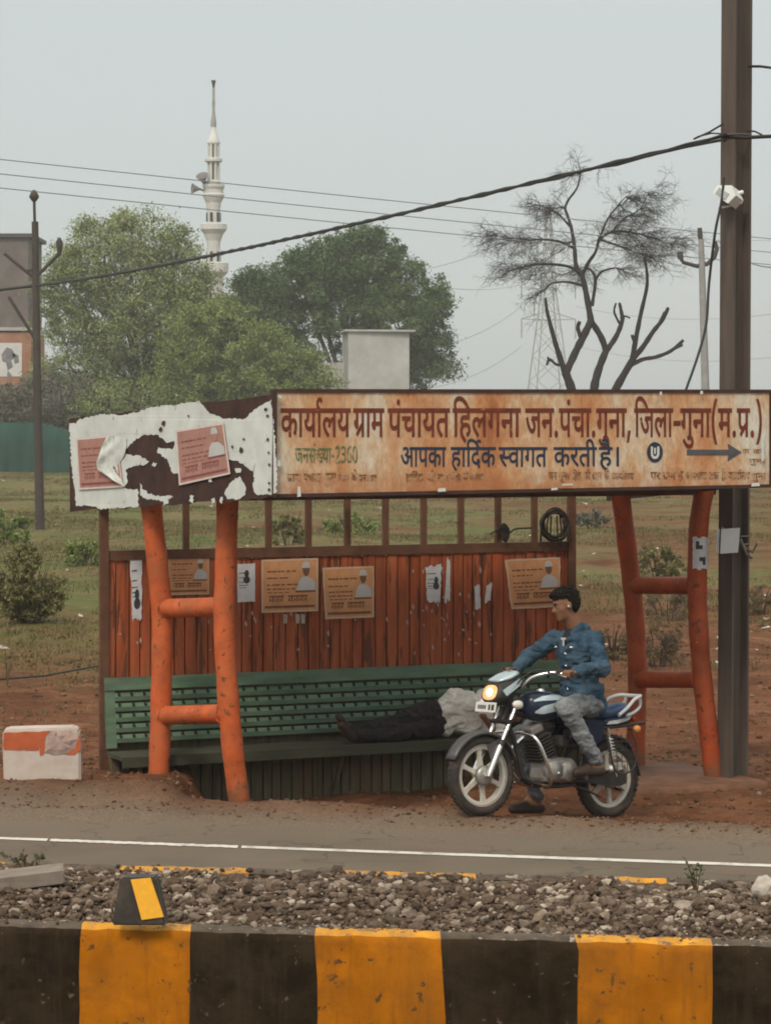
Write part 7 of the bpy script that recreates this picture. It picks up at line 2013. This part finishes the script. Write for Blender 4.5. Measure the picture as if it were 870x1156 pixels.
for s_ in (1, -1):
    m = MB(); m.tube([HP2(.084, s_ * .018, .006), HP2(.088, s_ * .030, .002), HP2(.078, s_ * .043, .005)], .004, 6); m.build('closed_eye', HAIR, slp)

# ------------------------------------------------------------------ small things by the road
# painted boundary stone
d_ = 21.3
STW = paint('white_stone_paint', (.52, .45, .40), .12, 7, .8, under=(.30, .20, .15), thr=.64, wscale=7, dust=(.40, .28, .21), bump=.3)
STR = paint('red_stone_paint', (.42, .095, .035), .2, 8, .8, under=(.30, .17, .12), thr=.68, wscale=12)
STB = paint('broken_stone_face', (.36, .26, .225), .3, 9, .95, under=(.24, .12, .08), thr=.6, wscale=12, bump=.6)
sb = px(46, 860, d_); sb.z = ground_at(sb.x, sb.y + .1) - .03
br_ = empty('boundary_stone', sb, (0, 0, R(3)), 'broken white boundary stone with a red painted top, beside the road at left', 'boundary stone')
def st(x, y): q = px(x, y, d_) - sb; return q.x, q.z
m = MB()
out = [st(5, 899), st(3.5, 860), st(3, 826), st(7, 823.5), st(40, 822.5), st(83, 822), st(89, 826), st(90.5, 845), st(91, 897)]
m.prism(out, .24, lambda a, b, t: Vector((a, t, b)))
stn = m.build('stone', STW, br_)
bm = bmesh.new(); bm.from_mesh(stn.data); bmesh.ops.bevel(bm, geom=bm.edges[:], offset=.014, segments=2, affect='EDGES'); bm.to_mesh(stn.data); bm.free()
rg = random.Random(2)
m = MB(); m.prism(ragged([st(4.2, 847), st(4, 827), st(46, 826), st(47, 834), st(44, 847)], .004, rg, .04), .003, lambda a, b, t: Vector((a, -.0015 - t, b)))
m.prism(ragged([st(45, 854), st(44, 827), st(56, 825), st(52, 832), st(50, 838), st(52, 845), st(49, 851)], .005, rg, .03), .003, lambda a, b, t: Vector((a, -.0025 - t, b)))
m.prism(ragged([st(70, 851), st(80, 842), st(87, 838), st(90, 828), st(90.5, 846), st(84, 853)], .004, rg, .03), .003, lambda a, b, t: Vector((a, -.0025 - t, b)))
m.build('red_band', STR, br_)
m = MB(); pl_ = ragged([st(50, 850), st(52, 838), st(57, 826), st(80, 825), st(88, 834), st(86, 845), st(76, 851), st(60, 853)], .006, rg, .04)
c_ = Vector((sum(p[0] for p in pl_) / len(pl_), 0, sum(p[1] for p in pl_) / len(pl_)))
vs = [Vector((a, -.0045, b)) for a, b in pl_] + [Vector((c_.x + (a - c_.x) * .6, -.004 - rg.uniform(.008, .022), c_.z + (b - c_.z) * .6)) for a, b in pl_] + [c_ + Vector((0, -.016, 0))]
n = len(pl_); m.add(vs, [(i, (i + 1) % n, n + (i + 1) % n, n + i) for i in range(n)] + [(n + i, n + (i + 1) % n, 2 * n) for i in range(n)])
m.build('broken_face', STB, br_)

# reflector block on the near kerb
d_ = 12.62
rc = px(158, 1042, d_); rc.z = KZ + .004
rr0 = empty('reflector_block', rc, (0, 0, R(-6)), 'small black block with a tilted yellow reflector standing on the near kerb', 'reflector')
def rp_(x, y): q = px(x, y, d_) - rc; return q.x, q.z
m = MB(); base = [rp_(127, 1044), rp_(189, 1043), rp_(177, 989), rp_(137, 990)]
m.loft([[Vector((a, -.035, b)) for a, b in base], [Vector((a * .97, .075, b * .99)) for a, b in base]], smooth=False)
blk = m.build('block', paint('black_reflector_plastic', (.035, .030, .026), .3, 20, .6, dust=(.10, .075, .055), bump=.2), rr0)
bm = bmesh.new(); bm.from_mesh(blk.data); bmesh.ops.bevel(bm, geom=bm.edges[:], offset=.008, segments=2, affect='EDGES'); bm.to_mesh(blk.data); bm.free()
m = MB(); m.prism([rp_(162, 1037), rp_(187, 1033), rp_(172, 989.5), rp_(149.5, 992)], .008, lambda a, b, t: Vector((a, -.0355 - t, b)))
m.build('reflector_plate', plain('amber_reflector', (.85, .42, .04), .3, 0, .08, 30), rr0)

# concrete piece and pale stone in the median
m = MB(); c_ = px(22, 992, 13.7)
m.box((0, 0, 0), (.46, .26, .07), Matrix.Rotation(.12, 3, 'Z') @ Matrix.Rotation(-.10, 3, 'Y'), bev=.012, jit=.004)
o = m.build('concrete_slab', paint('slab_concrete', (.20, .165, .135), .2, 9, .95, bump=.5), None); o.location = c_; tag(o, 'flat broken piece of concrete lying on the stones at the left edge', 'slab')
def rock(name, x, y, d, sz, mat, label, seed):
    rg = np.random.RandomState(seed)
    bm = bmesh.new(); bmesh.ops.create_icosphere(bm, subdivisions=3, radius=1)
    for v in bm.verts:
        n_ = noise.noise(v.co * 1.4 + Vector((seed, 0, 0))) * .35 + noise.noise(v.co * 4 + Vector((0, seed, 0))) * .1
        v.co *= 1 + n_; v.co = Vector((v.co.x * sz[0], v.co.y * sz[1], v.co.z * sz[2]))
    me = bpy.data.meshes.new(name); bm.to_mesh(me); bm.free(); me.materials.append(mat)
    o = bpy.data.objects.new(name, me); o.location = px(x, y, d); link(o); return tag(o, label, 'stone')
rock('stone', 864, 1004, 13.3, (.07, .06, .06), paint('pale_stone', (.40, .35, .30), .2, 14, .9, bump=.5), 'pale whitish stone on the broken stones at the right edge', 4)
rock('stone', 372, 1136, 0.1, (.0001, .0001, .0001), STB, 'x', 1) if False else None

# weeds in the median
WEED = islandmat('weed_leaves', [(.05, .09, .025), (.09, .13, .045), (.07, .10, .03)], .6)
WSTEM = plain('weed_stem', (.10, .075, .04), .8)
def weed(x, y, d, h_, spread, n, label, seed, mat=WEED):
    rg = random.Random(seed); b = px(x, y, d)
    rt = empty('weed', b, (0, 0, 0), label, 'plant')
    ms, ml = MB(), MB()
    for i in range(n):
        a = rg.uniform(0, 6.28); e = Vector((math.cos(a) * spread * rg.uniform(.3, 1), math.sin(a) * spread * .6, h_ * rg.uniform(.5, 1)))
        ms.tube([(0, 0, -.05), e * .5 + Vector((0, 0, h_ * .1)), e], [.004, .003, .0015], 5)
        for k in range(6):
            p = e * rg.uniform(.45, 1.05); l_ = rg.uniform(.018, .04); v = rand_dir(rg); w_ = v.cross(rand_dir(rg)).normalized()
            ml.add([p, p + v * l_ * .5 + w_ * l_ * .3, p + v * l_, p + v * l_ * .5 - w_ * l_ * .3], [(0, 1, 2, 3)])
    ml.build('leaves', mat, rt, fix=False); ms.build('stem', WSTEM, rt)
weed(786, 1003, 13.6, .17, .10, 6, 'small green weed sprouting from the stones below the motorcycle at right', 3)
weed(30, 978, 14.0, .07, .16, 10, 'low dusty weed on the stones at the left edge', 5, islandmat('dusty_weed_leaves', [(.06, .055, .03), (.10, .09, .05), (.08, .09, .04)], .8))
weed(8, 770, 32, .45, .22, 9, 'tuft of dry grass at the left edge of the dirt', 7, LEAFY)

# low earth-covered plinth under the right pipe frame
A, B = on_ground(712, 894, -.135), on_ground(866, 883, -.135)
dv = (B - A).normalized(); nv = Vector((-dv.y, dv.x, 0))
PLN = paint('dusty_plinth', (.145, .070, .040), .4, 5, .95, dust=(.10, .045, .024), bump=.8)
m = MB(); vs = []
n = 40
for i in range(n + 1):
    p = A + (B - A) * (i / n)
    for off, z in ((-.02, -.34), (-.008 + .012 * noise.noise(p * 6), -.15), (.02 + .02 * noise.noise(p * 7), -.132), (.5, -.125 + .01 * noise.noise(p * 5)), (1.5, -.125), (1.6, -.32)):
        q = p + nv * off; vs.append((q.x, q.y, z))
m.add(vs, [(i * 6 + j, (i + 1) * 6 + j, (i + 1) * 6 + j + 1, i * 6 + j + 1) for i in range(n) for j in range(5)], 0, True)
tag(m.build('plinth_ground', PLN, None), kind='structure')

# coil of cable and tangle of wire on the back rail
COILM = paint('dirty_black_hose', (.035, .026, .022), .3, 12, .7)
c0 = SL(625, 592, WV - .09)
cw = P0 + U * c0.x + Vv * c0.y + Vector((0, 0, c0.z))
m = MB(); rg = random.Random(6)
for i in range(9):
    a0, b0 = .085 + rg.uniform(0, .065), .10 + rg.uniform(0, .06)
    pts = []
    for k in range(25):
        a = 2 * math.pi * k / 24
        p = U * (a0 * math.cos(a) + rg.uniform(-.006, .006)) + Vv * (.02 * math.sin(a * 2 + i) - .004 * i) + Vector((0, 0, b0 * math.sin(a)))
        pts.append(p)
    m.tube(pts, .008, 6)
for i in range(5): 
    x_ = rg.uniform(-.12, .12); m.tube([U * x_ + Vector((0, 0, .08)), U * (x_ * 1.2) + Vector((0, 0, -.03)), U * (x_ * 1.3) + Vector((0, 0, -.2))], .008, 6)
o = m.build('cable_coil', COILM, None); o.location = cw; tag(o, 'dark coil of old cable hung on the back rail by the right corner post', 'cable coil')
m = MB()
def wp(x, y, v=WV - .06): 
    q = SL(x, y, v); return P0 + U * q.x + Vv * q.y + Vector((0, 0, q.z))
m.tube(smooth_path([wp(553, 603), wp(560, 599), wp(568, 596), wp(575, 601), wp(582, 597), wp(600, 596)], 4), .009, 6)
for q in range(5): m.tube(smooth_path([wp(560 + q * 2, 602), wp(564 + q, 595 - q), wp(570 + q, 593 + q), wp(566 + q * 2, 606), wp(571, 612)], 4), .008, 6)
tag(m.build('wire_tangle', COILM, None, origin=wp(568, 600)), 'tangled dark wire tied to the middle of the back rail', 'wire')
# fallen wire across the dirt at left
m = MB(); m.tube([on_ground(-10, 768, -.12), on_ground(50, 763, -.16), on_ground(115, 751, -.2)], .012, 6)
tag(m.build('fallen_wire', WIRE, None, origin=on_ground(50, 763, -.16)), 'thin dark wire lying across the red dirt left of the shelter', 'wire')
